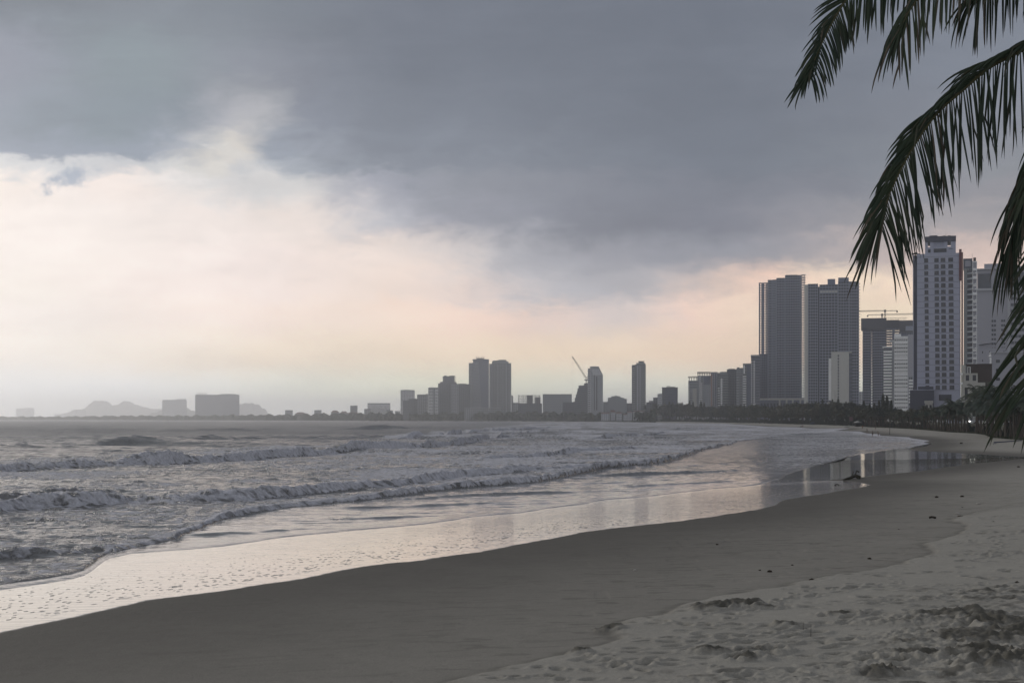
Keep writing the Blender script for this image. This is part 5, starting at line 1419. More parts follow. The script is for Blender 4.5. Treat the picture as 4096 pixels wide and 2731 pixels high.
# --- hills behind the far shore
rock = mat('hill_forest', (0.055, 0.065, 0.050), rough=0.95, spec=0.1, var=0.4, scale=0.02)
def hill(outline, Y, depth, seed):
    """a ridge of real depth: height profile along the ridge, rounded across it"""
    xs_ = np.linspace(outline[0][0], outline[-1][0], 130)
    hp = np.interp(xs_, [p for p, q in outline], [(HZ - q) / F * Y + CH - 1 for p, q in outline])
    hp = hp + 13 * fbm(xs_ * 0.14, xs_ * 0 + seed, 5, seed, 0.6) * sstep(hp, 4, 30)
    ts = np.linspace(-1, 1, 25)
    m_ = MB()
    idx = {}
    for i, (p, h) in enumerate(zip(xs_, hp)):
        for j, t in enumerate(ts):
            z = h * max(0.0, 1 - abs(t) ** 1.6) * (1 + .10 * math.sin(9 * t + i * .3)) if abs(t) > .04 else h
            idx[i, j] = len(m_.v)
            m_.v.append(((p - 2048) / F * Y, Y + t * depth, min(z, h) + 1))
    for i in range(len(xs_) - 1):
        for j in range(len(ts) - 1):
            m_.f.append((idx[i, j], idx[i + 1, j], idx[i + 1, j + 1], idx[i, j + 1]))
            m_.m.append(0)
    o = m_.build('hill', rock, smooth=True)
    tag(o, kind='structure')
hill([(283, 1662), (290, 1645), (300, 1639), (335, 1637), (352, 1630), (372, 1615), (395, 1603), (405, 1602), (412, 1608), (420, 1610), (428, 1611), (438, 1624), (455, 1624), (472, 1618), (488, 1606), (505, 1604), (518, 1604), (530, 1611),
      (545, 1622), (562, 1626), (582, 1626), (600, 1634), (630, 1636), (680, 1640), (700, 1664)], 15000, 700, 3)
hill([(600, 1662), (615, 1654), (635, 1646), (690, 1638), (738, 1633), (752, 1632), (765, 1640), (790, 1652), (810, 1664)], 11500, 400, 5)
hill([(930, 1664), (945, 1622), (960, 1616), (985, 1614), (1010, 1613), (1025, 1616), (1040, 1627), (1052, 1640), (1060, 1646), (1069, 1652), (1080, 1664)], 13500, 600, 7)
# ------------------------------------------------------------------ vegetation behind the beach
def leaf_mat(name, rgb, rough=0.6, var=0.35, scale=0.5, trans=0.0):
    m = mat(name, rgb, rough=rough, spec=0.25, var=var, scale=scale)
    return m
m_leaf = [leaf_mat('tree_leaves', (0.040, 0.052, 0.034)), leaf_mat('tree_leaves', (0.030, 0.042, 0.034)), leaf_mat('tree_leaves', (0.052, 0.058, 0.036))]
m_palm = [leaf_mat('palm_leaves', (0.035, 0.058, 0.042)), leaf_mat('palm_leaves', (0.045, 0.062, 0.038)), leaf_mat('palm_leaves', (0.050, 0.046, 0.030))]
m_trunk = mat('palm_trunk', (0.060, 0.050, 0.042), var=0.4, scale=2.0)
m_bark = mat('bark', (0.070, 0.062, 0.052), var=0.3, scale=2.0)
m_pole = mat('prop_pole', (0.10, 0.085, 0.065), var=0.3, scale=2.0)

def crown_mesh(seed, rx, rz, n, leaf, mi, lobes=9, conifer=False):
    r = random.Random(seed)
    m_ = MB()
    L = []
    for k in range(lobes):
        a = r.uniform(0, 6.28)
        q = r.random() ** .6 * .72
        if conifer:
            h = r.uniform(.1, 1.0)
            q = (1 - h) * .5 * r.random()
            L.append((rx * q * math.cos(a), rx * q * math.sin(a), rz * (2 * h - 1), (1.1 - h) * rx * .75, rz * .28))
        else:
            L.append((rx * q * math.cos(a), rx * q * math.sin(a), rz * r.uniform(-.5, .62), rx * r.uniform(.28, .5), rz * r.uniform(.28, .5)))
    for i in range(n):
        lx, ly, lz, a, c = r.choice(L)
        u_, v_ = r.uniform(0, 6.28), math.acos(r.uniform(-1, 1))
        s = r.random() ** .35
        p = Vector((lx + a * s * math.sin(v_) * math.cos(u_), ly + a * s * math.sin(v_) * math.sin(u_), lz + c * s * math.cos(v_)))
        d1_ = Vector((r.uniform(-1, 1), r.uniform(-1, 1), r.uniform(-.7, .7))).normalized()
        d2_ = d1_.cross(Vector((r.uniform(-1, 1), r.uniform(-1, 1), r.uniform(-1, 1)))).normalized()
        l, w = leaf * r.uniform(.6, 1.4), leaf * r.uniform(.25, .6)
        m_.poly([p - d1_ * l * .5, p + d2_ * w * .5, p + d1_ * l * .5, p - d2_ * w * .5], mi)
    return m_
def trunk_mesh(seed, h, r0, limbs, spread):
    r = random.Random(seed)
    m_ = MB()
    m_.tube([(0, 0, -.5), (.05, 0, h * .3), (.15 * r.uniform(-1, 1), .1, h * .62), (.2 * r.uniform(-1, 1), 0, h)], [r0 * 1.3, r0, r0 * .8, r0 * .4], 7)
    for k in range(limbs):
        a = r.uniform(0, 6.28)
        z = h * r.uniform(.45, .85)
        m_.tube([(0, 0, z), (spread * .5 * math.cos(a), spread * .5 * math.sin(a), z + h * .14), (spread * math.cos(a), spread * math.sin(a), z + h * .24)], [r0 * .5, r0 * .35, r0 * .15], 5)
    return m_
TREES = []
for i, (rx, rz, h, con) in enumerate(((4.6, 3.4, 6.5, False), (3.8, 4.2, 7.2, False), (5.2, 3.0, 5.4, False), (2.6, 5.2, 7.6, True), (3.2, 3.6, 6.0, False))):
    cm = crown_mesh(40 + i, rx, rz, 1300, 1.0, 0, 15, con).mesh('crown', [m_leaf[i % 3]])
    tm = trunk_mesh(60 + i, h, .28, 6, rx * .55).mesh('trunk', [m_bark])
    TREES.append((tm, cm, h, rz))
def put_tree(k, x, y, z, s, rot, name, label, group, cat='tree'):
    tm, cm, h, rz = TREES[k]
    t = thing(name, label, cat, (x, y, z - .2), rot, group)
    t.scale = (s, s, s)
    link('trunk', tm, t)
    link('crown', cm, t, (0, 0, h))
    return t

# palms: trunk and a crown of drooping feathered fronds
def palm_crown(seed, nf, fl, droop, mi=0, up=0.9):
    r = random.Random(seed)
    m_ = MB()
    for k in range(nf):
        a = k * 2.399 + r.uniform(-.3, .3)
        el = r.uniform(-.25, up)
        L = fl * r.uniform(.8, 1.1)
        d = Vector((math.cos(a) * math.cos(el), math.sin(a) * math.cos(el), math.sin(el)))
        p = Vector((0, 0, 0))
        side = Vector((-math.sin(a), math.cos(a), 0))
        n = 9
        prev_ = p.copy()
        for j in range(n):
            q = prev_ + d * (L / n)
            wv_ = fl * .24 * math.sin(math.pi * min(1, (j + 1.2) / (n + .6))) ** .7
            for sg in (-1, 1):
                for f_ in (.15, .65):
                    bse = prev_.lerp(q, f_)
                    tip = bse + side * (sg * wv_ * r.uniform(.7, 1.1)) + d * (wv_ * .55) + Vector((0, 0, -wv_ * r.uniform(.5, 1.0)))
                    m_.poly([bse, bse + d * (L / n * .42), tip], mi if r.random() < .9 else 1)
            m_.poly([prev_ + side * .035, prev_ - side * .035, q - side * .03, q + side * .03], mi)
            prev_ = q
            d = (d + Vector((0, 0, -droop * (0.5 + j / n) / n * 2.2))).normalized()
    return m_
PALMS = []
for i, (h, nf, fl, dr, up) in enumerate(((5.4, 22, 3.3, .8, 1.1), (6.6, 24, 3.6, .9, 1.2), (4.9, 20, 3.0, .7, 1.2), (4.4, 11, 1.2, .8, 1.3), (4.9, 10, 1.0, .6, 1.4))):
    cm = palm_crown(80 + i, nf, fl, dr, 0, up).mesh('crown', [m_palm[0 if i in (0, 2) else (1 if i == 1 else 2)], m_palm[2]])
    r = random.Random(i)
    bend = r.uniform(-.5, .5)
    m_ = MB()
    m_.tube([(0, 0, -.4), (0, 0, .4), (bend * .2, 0, h * .4), (bend * .6, 0, h * .75), (bend, 0, h)], [.30, .21, .16, .15, .14], 8)
    tm = m_.mesh('trunk', [m_trunk])
    m_ = MB()
    m_.tube([(1.1, 0, 0), (.12, 0, 2.6)], [.05, .045], 5)
    pm = m_.mesh('prop_pole', [m_pole])
    PALMS.append((tm, cm, pm, h, bend))
def put_palm(k, x, y, s, rot, label, group, props=False):
    tm, cm, pm, h, bend = PALMS[k]
    z = height_at(x, y)
    t = thing('palm_tree', label, 'palm tree', (x, y, z), rot, group)
    t.scale = (s, s, s)
    link('trunk', tm, t)
    link('crown', cm, t, (bend, 0, h))
    if props:
        for q in range(3):
            link('prop_pole', pm, t, (0, 0, 0), q * 2.094)
    return t

# the edge of the planting: photo column -> row of the foot of the trunks
EDGE_PX = [(2560, 1684), (2700, 1686), (2900, 1690), (3080, 1694), (3200, 1697), (3300, 1699), (3400, 1703), (3480, 1708), (3560, 1711), (3650, 1715), (3720, 1721), (3800, 1728), (3900, 1733), (3940, 1738), (3970, 1750), (4100, 1760), (4300, 1778)]
def edge_at(px):
    py = np.interp(px, [p for p, q in EDGE_PX], [q for p, q in EDGE_PX])
    return hit(px, py)
rp = random.Random(77)
# the row of thin newly planted palms nearest the sand
px = 3452.0
while px < 3960:
    x, y, z = edge_at(px)
    for k in range(2):
        yy = y + rp.uniform(0, 10) + k * 14
        xx = x + (yy - y) * (px - 2048) / F
        if abs(px - 3887) < 15 or abs(px - 3446) < 12:
            continue
        put_palm(rp.choice((3, 4)), xx, yy, rp.uniform(.9, 1.2), rp.uniform(0, 6.28), 'thin newly planted palm with a small dark head, in the dense row edging the sand', 'newly planted palms edging the sand', px > 3700)
    px += rp.uniform(9.5, 13)
# full palms behind them, growing taller toward the villa
px = 3560.0
while px < 4180:
    x, y, z = edge_at(px)
    yy = y + rp.uniform(14, 46)
    xx = x + (yy - y) * (px - 2048) / F
    tall = np.interp(px, [3560, 3700, 3800, 3900, 3990, 4180], [.70, .95, 1.22, 1.42, 1.3, 1.1])
    if abs(px - 3887) > 15:
        put_palm(rp.choice((0, 1, 2)), xx, yy, tall * rp.uniform(.85, 1.12), rp.uniform(0, 6.28), 'leafy coconut palm in the dense clump between the villa and the sand', 'leafy coconut palms in front of the villa')
    px += rp.uniform(10, 15)
for (px, tall, lb) in ((3800, 1.25, 'tall coconut palm with upright fronds against the big hotel base'), (3905, 1.75, 'tallest bushy palm, crown reaching the villa balconies'), (3950, 1.7, 'tall bushy palm overlapping the brown villa wall'), (3985, 1.6, 'tall palm in front of the round-windowed building')):
    x, y, z = edge_at(px)
    put_palm(0 if px < 3850 else 1, x + 22 * (px - 2048) / F, y + 22, tall, px, lb, None)
for k in range(18):
    px = 3815 + k * 19 + rp.uniform(-6, 6)
    x, y, z = edge_at(px)
    yy = y + rp.uniform(8, 32)
    if abs(px - 3887) > 14:
        put_palm(rp.choice((0, 1, 2)), (px - 2048) / F * yy, yy, float(np.interp(px, [3815, 3900, 3990, 4150], [1.15, 1.5, 1.5, 1.3])) * rp.uniform(.85, 1.1), rp.uniform(0, 6.28), 'leafy coconut palm in the dense clump between the villa and the sand', 'leafy coconut palms in front of the villa')
# propped palms standing out on the sand
for i, px in enumerate((3972, 3989, 4004, 4021, 4042, 4058, 4074, 4089, 4112, 4135)):
    x, y, z = hit(px, 1748 + (px - 3970) * .075)
    t = put_palm(4 if i % 2 else 3, x, y, 1.18, rp.uniform(0, 6.28), 'propped bare palm standing apart on the sand beside the hanging fronds', 'propped bare palms standing on the sand', True)
# broadleaf and casuarina trees along the bay
px = 2585.0
i = 0
while px < 3520:
    x, y, z = edge_at(px)
    for row in range(2 if px > 2900 else 1):
        yy = y + 18 + row * 26 + rp.uniform(-5, 9)
        xx = x + (yy - y) * (px - 2048) / F
        want = np.interp(px, [2585, 2760, 2950, 3100, 3250, 3350, 3520], [72, 72, 66, 70, 84, 86, 82]) * (1 + .12 * rp.uniform(-1, 1)) + row * 4   # height in photo pixels
        k = rp.choice((0, 1, 2, 4, 1)) if rp.random() < .8 else 3
        H_ = TREES[k][2] + TREES[k][3]
        s = want / F * yy / H_
        put_tree(k, xx, yy, height_at(xx, yy), s, rp.uniform(0, 6.28), 'tree', 'dark bushy tree in the continuous belt between the bay beach and the hotels' if k != 3 else 'pointed dark casuarina tree sticking up in the belt along the bay', 'trees in the belt along the bay' if k != 3 else 'pointed casuarinas along the bay')
    px += rp.uniform(12, 18) if px > 2900 else rp.uniform(9, 14)
    i += 1
# taller thin casuarinas before the netted tower and bushes behind the palm row
for (px, top) in ((3455, 1608), (3478, 1622), (3497, 1618), (3516, 1607), (3532, 1584), (3548, 1590), (3565, 1606), (3353, 1600), (3384, 1612)):
    x, y, z = edge_at(px)
    yy = y + 60
    xx = (px - 2048) / F * yy
    zz = height_at(xx, yy)
    s = ((HZ - top) / F * yy + CH - zz) / (TREES[3][2] + TREES[3][3])
    put_tree(3, xx, yy, zz, s, px, 'casuarina_tree', 'tall thin casuarina rising above the tree belt before the netted tower', 'tall casuarinas before the netted tower')
px = 3470.0
while px < 3760:
    x, y, z = edge_at(px)
    yy = y + 55 + rp.uniform(0, 10)
    xx = (px - 2048) / F * yy
    zz = height_at(xx, yy)
    top = np.interp(px, [3470, 3560, 3640, 3760], [1636, 1634, 1640, 1622]) + rp.uniform(-5, 5)
    k = rp.choice((0, 1, 2))
    s = ((HZ - top) / F * yy + CH - zz) / (TREES[k][2] + TREES[k][3] * .8)
    put_tree(k, xx, yy, zz, s, px, 'tree', 'round dark tree just behind the row of newly planted palms', 'round trees behind the newly planted palms')
    px += rp.uniform(15, 21)
px = 4020.0
while px < 4200:
    x, y, z = edge_at(px)
    yy = y + 70
    xx = (px - 2048) / F * yy
    zz = height_at(xx, yy)
    s = ((HZ - 1612) / F * yy + CH - zz) / (TREES[1][2] + TREES[1][3] * .8)
    put_tree(1, xx, yy, zz, s, px, 'tree', 'dark tree behind the hanging fronds under the round-windowed building', 'trees under the round-windowed building')
    px += 24
# a raised coast road behind the palms
def off_edge(px, dy):
    x, y, z = edge_at(px)
    return (px - 2048) / F * (y + dy), y + dy
road_m = mat('asphalt', (0.050, 0.050, 0.052), var=0.2, scale=0.5)
verge_m = leaf_mat('verge_grass', (0.030, 0.038, 0.022), scale=0.6)
m_ = MB()
sec = []
for px in np.linspace(3380, 4700, 40):
    sec.append([off_edge(px, d) + (zz_,) for d, zz_ in ((34, 0.2), (44, 3.2), (45, 3.3), (60, 3.3), (61, 3.2), (75, 1.0))])
for a_, c_ in zip(sec[:-1], sec[1:]):
    for k in range(5):
        m_.poly([a_[k], c_[k], c_[k + 1], a_[k + 1]], 0 if k == 2 else 1)
tag(m_.build('road', [road_m, verge_m], smooth=False, weld=True), kind='structure')
# low green at the feet of the palms and dark undergrowth behind the trunks
rg_ = random.Random(5)
m_ = MB()
P_ = []
for k in range(9000):
    px = rg_.uniform(3450, 4250)
    P_.append((px, rg_.uniform(-1.5, 30) if k % 3 else rg_.uniform(-1.5, 6)))
ex = {p: edge_at(p) for p in range(2560, 4262, 4)}
def edge_q(px):
    p0 = 2560 + 4 * int((px - 2560) // 4)
    a_, c_ = ex[p0], ex[p0 + 4]
    return a_[1] + (c_[1] - a_[1]) * (px - p0) / 4
ys_ = np.array([edge_q(px) + d for px, d in P_])
xs_ = np.array([(px - 2048) / F for px, d in P_]) * ys_
zs_ = base_height(polysd(xs_, ys_, wet_poly))
for x, y, z in zip(xs_, ys_, zs_):
    a = rg_.uniform(0, 6.28)
    h = rg_.uniform(.15, .55)
    m_.poly([(x, y, z - .1), (x + .25 * math.cos(a), y + .25 * math.sin(a), z - .1), (x + .3 * math.cos(a + .5), y + .3 * math.sin(a + .5), z + h)], 0)
o = m_.build('ground_cover', leaf_mat('ground_cover', (0.030, 0.042, 0.020), scale=1.0))
tag(o, 'low green ground cover at the feet of the palms', 'ground cover', kind='stuff')
m_ = MB()
for k in range(30000):
    px = rg_.uniform(2565, 4255)
    y = edge_q(px) + (rg_.uniform(24, 36) if px > 3445 else rg_.uniform(3, 14))
    x = (px - 2048) / F * y
    top = (2.1 + 1.2 * math.sin(px * .11) * math.sin(px * .037) + .5 * math.sin(px * .31)) * (1.15 if px < 3720 else .85) * (1.3 if px < 3445 else 1)
    z = (.4 if px > 3445 else 1.2) + max(.4, top) * rg_.random() ** .8
    d = Vector((rg_.uniform(-1, 1), rg_.uniform(-.5, .5), rg_.uniform(-1, 1))).normalized() * (.42 if px > 3445 else .8)
    e = d.cross(Vector((rg_.uniform(-.4, .4), 1, rg_.uniform(-.4, .4)))).normalized() * (.26 if px > 3445 else .5)
    c = Vector((x, y, z))
    m_.poly([c - d, c + e, c + d, c - e], 0)
o = m_.build('undergrowth', m_leaf[1])
tag(o, 'dark undergrowth between the palm trunks and the road', 'undergrowth', kind='stuff')
# woods of the far shore: one hazy mass
m_ = MB()
rg_ = random.Random(6)
for k in range(30000):
    px = rg_.uniform(-350, 2620)
    Y = float(np.interp(px, [-2500, 0, 600, 1000, 1500, 2050, 2420, 2640], [7000, 6000, 5150, 4500, 3350, 2900, 2300, 1800])) + rg_.uniform(10, 140)
    top = float(np.interp(px, [-350, 0, 250, 330, 500, 760, 1000, 1150, 1300, 1560, 1650, 2050, 2250, 2400, 2580, 2620], [1669, 1668, 1668, 1667, 1664, 1664, 1661, 1659, 1655, 1651, 1655, 1648, 1650, 1655, 1648, 1640]))
    zt = CH + (HZ - top) / F * Y
    zt *= .82 + .22 * math.sin(px * .13) * math.sin(px * .041 + 1) + rg_.uniform(-.12, .12)
    x = (px - 2048) / F * Y
    z = 1 + (zt - 1) * (1 - rg_.random() ** 2.2)
    s = rg_.uniform(1.5, 3.6) * Y / 3800 + .6
    d = Vector((rg_.uniform(-1, 1), rg_.uniform(-.5, .5), rg_.uniform(-1, 1))).normalized() * s
    e = d.cross(Vector((rg_.uniform(-.4, .4), 1, rg_.uniform(-.4, .4)))).normalized() * s * .7
    c = Vector((x, Y, z))
    m_.poly([c - d, c + e, c + d, c - e], 0)
o = m_.build('far_woods', m_leaf[0])
tag(o, 'hazy mass of trees along the far shore', 'woods', kind='stuff')

# ------------------------------------------------------------------ the coconut palm whose fronds hang into the view
PD = 14.0
def P3(px, py, d=PD):
    return Vector(((px - 2048) / F * d, d, CH + (HZ - py) / F * d))
frond_m = bpy.data.materials.new('frond_green')
frond_m.use_nodes = True
T = NT(frond_m.node_tree)
bs = T.n['Principled BSDF']
geo = T.node('ShaderNodeNewGeometry')
nz = T.noise(geo.outputs['Position'], 2.2, 4.0, 0.6)
tip = attr(T, 'along')
base_c = T.mix(T.ss(nz, 0.35, 0.7), (0.011, 0.028, 0.014, 1), (0.028, 0.044, 0.016, 1))
c = T.mix(T.ss(tip, 0.86, 1.10), base_c, (0.050, 0.042, 0.024, 1))
c = T.mix(attr(T, 'dead'), c, (0.080, 0.064, 0.042, 1))
T.put(bs.inputs['Base Color'], c)
bs.inputs['Roughness'].default_value = 0.42
bs.inputs['Specular IOR Level'].default_value = 0.4
stalk_m = mat('frond_stalk', (0.085, 0.080, 0.038), rough=0.5, var=0.25, scale=3.0)
coco = thing('coconut_palm', 'coconut palm with long dark fronds hanging across the upper corner', 'palm tree', (6.45, 14.4, height_at(6.45, 14.4)))
def catmull(pts, n):
    P_ = [pts[0] * 2 - pts[1]] + pts + [pts[-1] * 2 - pts[-2]]
    out_ = []
    for i in range(1, len(P_) - 2):
        for k in range(n):
            t = k / n
            a, b_, c_, d_ = P_[i - 1], P_[i], P_[i + 1], P_[i + 2]
            out_.append(0.5 * ((2 * b_) + (c_ - a) * t + (2 * a - 5 * b_ + 4 * c_ - d_) * t * t + (3 * b_ - a - 3 * c_ + d_) * t ** 3))
    out_.append(P_[-2])
    return out_
def frond(path, seed, n_leaf, A, B, deadness=0.06, t0=0.0, width=0.026, stalk_r=(0.030, 0.006), dd=0.0, tipfan=True, tangle=0.0):
    """path: photo pixels (+ optional distance); A / B: for the two sides of the stalk
       (length m, along-stalk, away-in-plane, toward-viewer, droop) at start and end"""
    r = random.Random(seed)
    pts = [P3(p[0], p[1], (p[2] if len(p) > 2 else PD) + dd) for p in path]
    cv = catmull(pts, 14)
    L = [0.0]
    for i in range(1, len(cv)):
        L.append(L[-1] + (cv[i] - cv[i - 1]).length)
    def at(t):
        s = t * L[-1]
        for i in range(1, len(cv)):
            if L[i] >= s:
                f_ = (s - L[i - 1]) / max(1e-6, L[i] - L[i - 1])
                return cv[i - 1].lerp(cv[i], f_), (cv[i] - cv[i - 1]).normalized()
        return cv[-1], (cv[-1] - cv[-2]).normalized()
    root = coco.location
    m_ = MB()
    rad = [stalk_r[0] + (stalk_r[1] - stalk_r[0]) * (i / (len(cv) - 1)) ** .8 for i in range(len(cv))]
    sm = MB()
    sm.tube([c_ - root for c_ in cv], rad, 6)
    verts, faces, along, dead = [], [], [], []
    def leaf(p, T_, spec, sign, t):
        ln, al, aw, tv, dr = spec
        ln *= r.uniform(.82, 1.12)
        view = Vector((0, -1, 0))
        out_ = T_.cross(view).normalized() * sign          # away from the stalk in the picture plane
        d = (T_ * (al + r.uniform(-.06, .06)) + out_ * (aw + r.uniform(-.07, .07)) + view * (tv + r.uniform(-.25, .25))).normalized()
        w0 = width * r.uniform(.75, 1.2)
        isd = 1.0 if r.random() < deadness else r.random() * .08
        nseg = 9
        kink = r.randint(3, 7) if r.random() < .16 else 99
        sway = Vector((r.uniform(-.05, .05), r.uniform(-.07, .07), 0))
        fold = r.uniform(.25, .5)
        q = p.copy()
        b0 = len(verts)
        roll = r.uniform(-.5, .5)
        for j in range(nseg + 1):
            u_ = j / nseg
            w = w0 * (0.45 + 1.1 * u_ if u_ < .25 else .725 + .275 * math.sin((u_ - .25) * 2.1)) * (1 - u_ ** 3.2) ** .8 + .0016
            side = d.cross(view + Vector((roll, 0, .1)))
            if side.length < .1:
                side = d.cross(Vector((1, 0, 0)))
            side.normalize()
            nn = side.cross(d).normalized()
            verts.extend([q - side * w * .5 - root - nn * 0, q + nn * (w * fold) - root, q + side * w * .5 - root])
            along.extend([u_] * 3)
            dead.extend([min(1, isd + (.4 if j >= kink else 0))] * 3)
            q = q + d * (ln / nseg)
            g = dr * (0.6 + 1.2 * u_)
            d = (d + Vector((0, 0, -g * .42)) + sway * .3).normalized()
            if j == kink:
                d = (d + Vector((r.uniform(-.8, .8), r.uniform(-.5, .5), -1.1))).normalized()
        for j in range(nseg):
            k0 = b0 + j * 3
            faces.append((k0, k0 + 1, k0 + 4, k0 + 3))
            faces.append((k0 + 1, k0 + 2, k0 + 5, k0 + 4))
    def spec_at(S, t):
        return tuple(a + (b_ - a) * t for a, b_ in zip(*S))
    for k in range(n_leaf):
        t = t0 + (1 - t0) * (k + r.random() * .5) / n_leaf
        p, T_ = at(min(t, 1))
        if r.random() > .04:
            leaf(p, T_, spec_at(A, t), -1, t)
        if r.random() > .04:
            leaf(p, T_, spec_at(B, t), 1, t)
    if tipfan:
        for k in range(9):
            p, T_ = at(1 - .01 * k)
            leaf(p, T_, (A[1][0] * .95, 1.0, .16 * (k - 4) / 4, 0, A[1][4]), -1, 1)
    me = bpy.data.meshes.new('leaflets')
    me.from_pydata([tuple(v_) for v_ in verts], [], faces)
    for n_, a_ in (('along', along), ('dead', dead)):
        at_ = me.attributes.new(n_, 'FLOAT', 'POINT')
        at_.data.foreach_set('value', a_)
    me.materials.append(frond_m)
    me.polygons.foreach_set('use_smooth', [True] * len(faces))
    me.update()
    fo = sm.build('frond', stalk_m, coco, smooth=True)
    link('leaflets', me, fo)
    return fo
CROWN = (4560, -160, 14.4)
# side -1 = A: with the path running down-left, A lies on the lower right side
# first frond: sweeps over the top edge and bends down at the corner of the sky
frond([CROWN, (4150, -330, 14.2), (3850, -250, 14.1), (3610, -150), (3450, -50), (3385, 0), (3345, 62), (3303, 140), (3262, 232), (3232, 305)], 1, 140,
      ((1.15, .45, .9, .1, .55), (0.34, .60, .60, .1, .30)), ((0.75, .8, .55, .1, .25), (0.40, 1.0, .28, .05, .10)), 0.04, 0.10, stalk_r=(.028, .005))
# second frond, hanging from beyond the top edge
frond([CROWN, (4300, -420, 13.6), (4050, -360, 13.5), (3860, -200, 13.5), (3730, -80, 13.5), (3640, 40, 13.5), (3585, 150, 13.5)], 2, 84,
      ((1.12, .35, .9, .1, .6), (0.55, .8, .4, .1, .4)), ((0.70, .85, .4, .1, .55), (0.45, 1.0, .25, .05, .3)), 0.16, 0.15)
frond([CROWN, (4420, -330, 14.6), (4270, -350, 14.8), (4120, -260, 14.8), (3990, -130, 14.8), (3900, -20, 14.8)], 3, 64,
      ((1.15, .35, .9, .1, .6), (0.70, .8, .5, .1, .5)), ((0.75, .7, .5, .1, .6), (0.5, 1.0, .25, .05, .3)), 0.08, 0.15)
# the big arching frond in the middle
frond([CROWN, (4420, 20, 14.2), (4250, 110, 14.1), (4096, 196), (3960, 268), (3860, 352), (3742, 460), (3645, 600), (3575, 735), (3540, 825), (3518, 900)], 4, 124,
      ((1.18, .30, .95, .15, .42), (0.82, .75, .50, .1, .14)), ((0.55, .95, .25, .3, .30), (0.66, .95, .34, .15, .14)), 0.05, 0.18, stalk_r=(.034, .006), width=.027)
# same frond's neighbour, mostly off the frame, dropping leaflets at the edge
frond([CROWN, (4500, 90, 13.2), (4400, 230, 13.1), (4310, 390, 13.1), (4240, 560, 13.1), (4180, 700, 13.1)], 5, 58,
      ((0.85, .5, .8, .1, .5), (0.7, .9, .4, .1, .3)), ((0.95, .6, .75, .1, .5), (0.85, .9, .4, .1, .3)), 0.05, 0.2)
# folded frond hanging straight down by the tall hotels
frond([CROWN, (4440, 200, 14.8), (4290, 400, 14.8), (4170, 600, 14.8), (4095, 760, 14.8), (4060, 900, 14.8), (4045, 985, 14.8)], 6, 58,
      ((0.75, .85, .38, .1, .45), (0.78, 1.0, .14, .1, .30)), ((0.72, .9, .42, .1, .50), (0.78, 1.0, .22, .1, .32)), 0.30, 0.25, width=.028)
# lowest frond, its leaflets streaming down past the palms on the sand
frond([CROWN, (4520, 260, 13.4), (4450, 560, 13.3), (4360, 860, 13.3), (4285, 1120, 13.3), (4225, 1340, 13.3), (4180, 1500, 13.3)], 7, 92,
      ((0.9, .6, .7, .1, .2), (0.9, .9, .3, .1, .16)), ((1.00, .50, .80, .1, .22), (1.02, .80, .55, .1, .20)), 0.10, 0.30, width=.038)
for k, (path, sd) in enumerate((([CROWN, (4800, -500, 14.6), (5100, -520, 14.8), (5400, -330, 15.0), (5620, 0, 15.2)], 11), ([CROWN, (4700, -620, 15.6), (4850, -900, 16.6), (5000, -900, 17.6), (5150, -700, 18.4)], 12),
                                ([CROWN, (4500, -700, 13.4), (4400, -1000, 12.4), (4300, -1050, 11.4), (4200, -900, 10.6)], 13), ([CROWN, (4800, 60, 13.9), (5050, 250, 13.6), (5250, 600, 13.4), (5350, 1000, 13.2)], 14))):
    frond(path, sd, 60, ((0.9, .5, .8, .1, .45), (0.6, .9, .4, .1, .3)), ((0.9, .5, .8, .1, .45), (0.6, .9, .4, .1, .3)), 0.08, 0.15)
cb = P3(*CROWN) - coco.location
m_ = MB()
tp = [(0, 0, -.3), (0.02, 0, .5), (-.05, 0, 2.2), (.0, .0, 4.6), (cb.x * .7, cb.y * .7, cb.z - .9), (cb.x, cb.y, cb.z + .1)]
m_.tube(tp, [.30, .20, .16, .14, .13, .16], 12)
m_.build('trunk', m_trunk, coco, smooth=True)
for k in range(5):
    a = k * 1.3
    m_ = MB()
    c0 = cb + Vector((.2 * math.cos(a), .2 * math.sin(a), -.25 - .05 * (k % 2)))
    m_.tube([c0 + Vector((0, 0, .14 * q)) for q in (-1, -.8, -.3, .3, .8, 1)], [.03, .08, .12, .12, .08, .03], 10)
    m_.build('coconut', stalk_m, coco, smooth=True)
# ------------------------------------------------------------------ people on the beach
skin_m = mat('skin', (0.20, 0.13, 0.095), var=0.05)
hair_m = mat('hair', (0.015, 0.013, 0.012), var=0.1)
dark_cloth = mat('dark_cloth', (0.030, 0.032, 0.040), var=0.15, scale=6)
grey_cloth = mat('grey_cloth', (0.055, 0.060, 0.075), var=0.15, scale=6)
orange_cloth = mat('orange_cloth', (0.35, 0.10, 0.03), var=0.1, scale=6)
def skinned(name, joints, edges, parent, material, root=0):
    me = bpy.data.meshes.new(name)
    me.from_pydata([j[0] for j in joints], edges, [])
    o = link(name, me, parent)
    md = o.modifiers.new('skin', 'SKIN')
    sv = me.skin_vertices[0].data
    for i, j in enumerate(joints):
        r_ = j[1] if isinstance(j[1], tuple) else (j[1], j[1])
        sv[i].radius = r_
        sv[i].use_root = (i == root)
    o.modifiers.new('sub', 'SUBSURF').levels = 1
    o.modifiers['sub'].render_levels = 2
    me.materials.append(material)
    return o
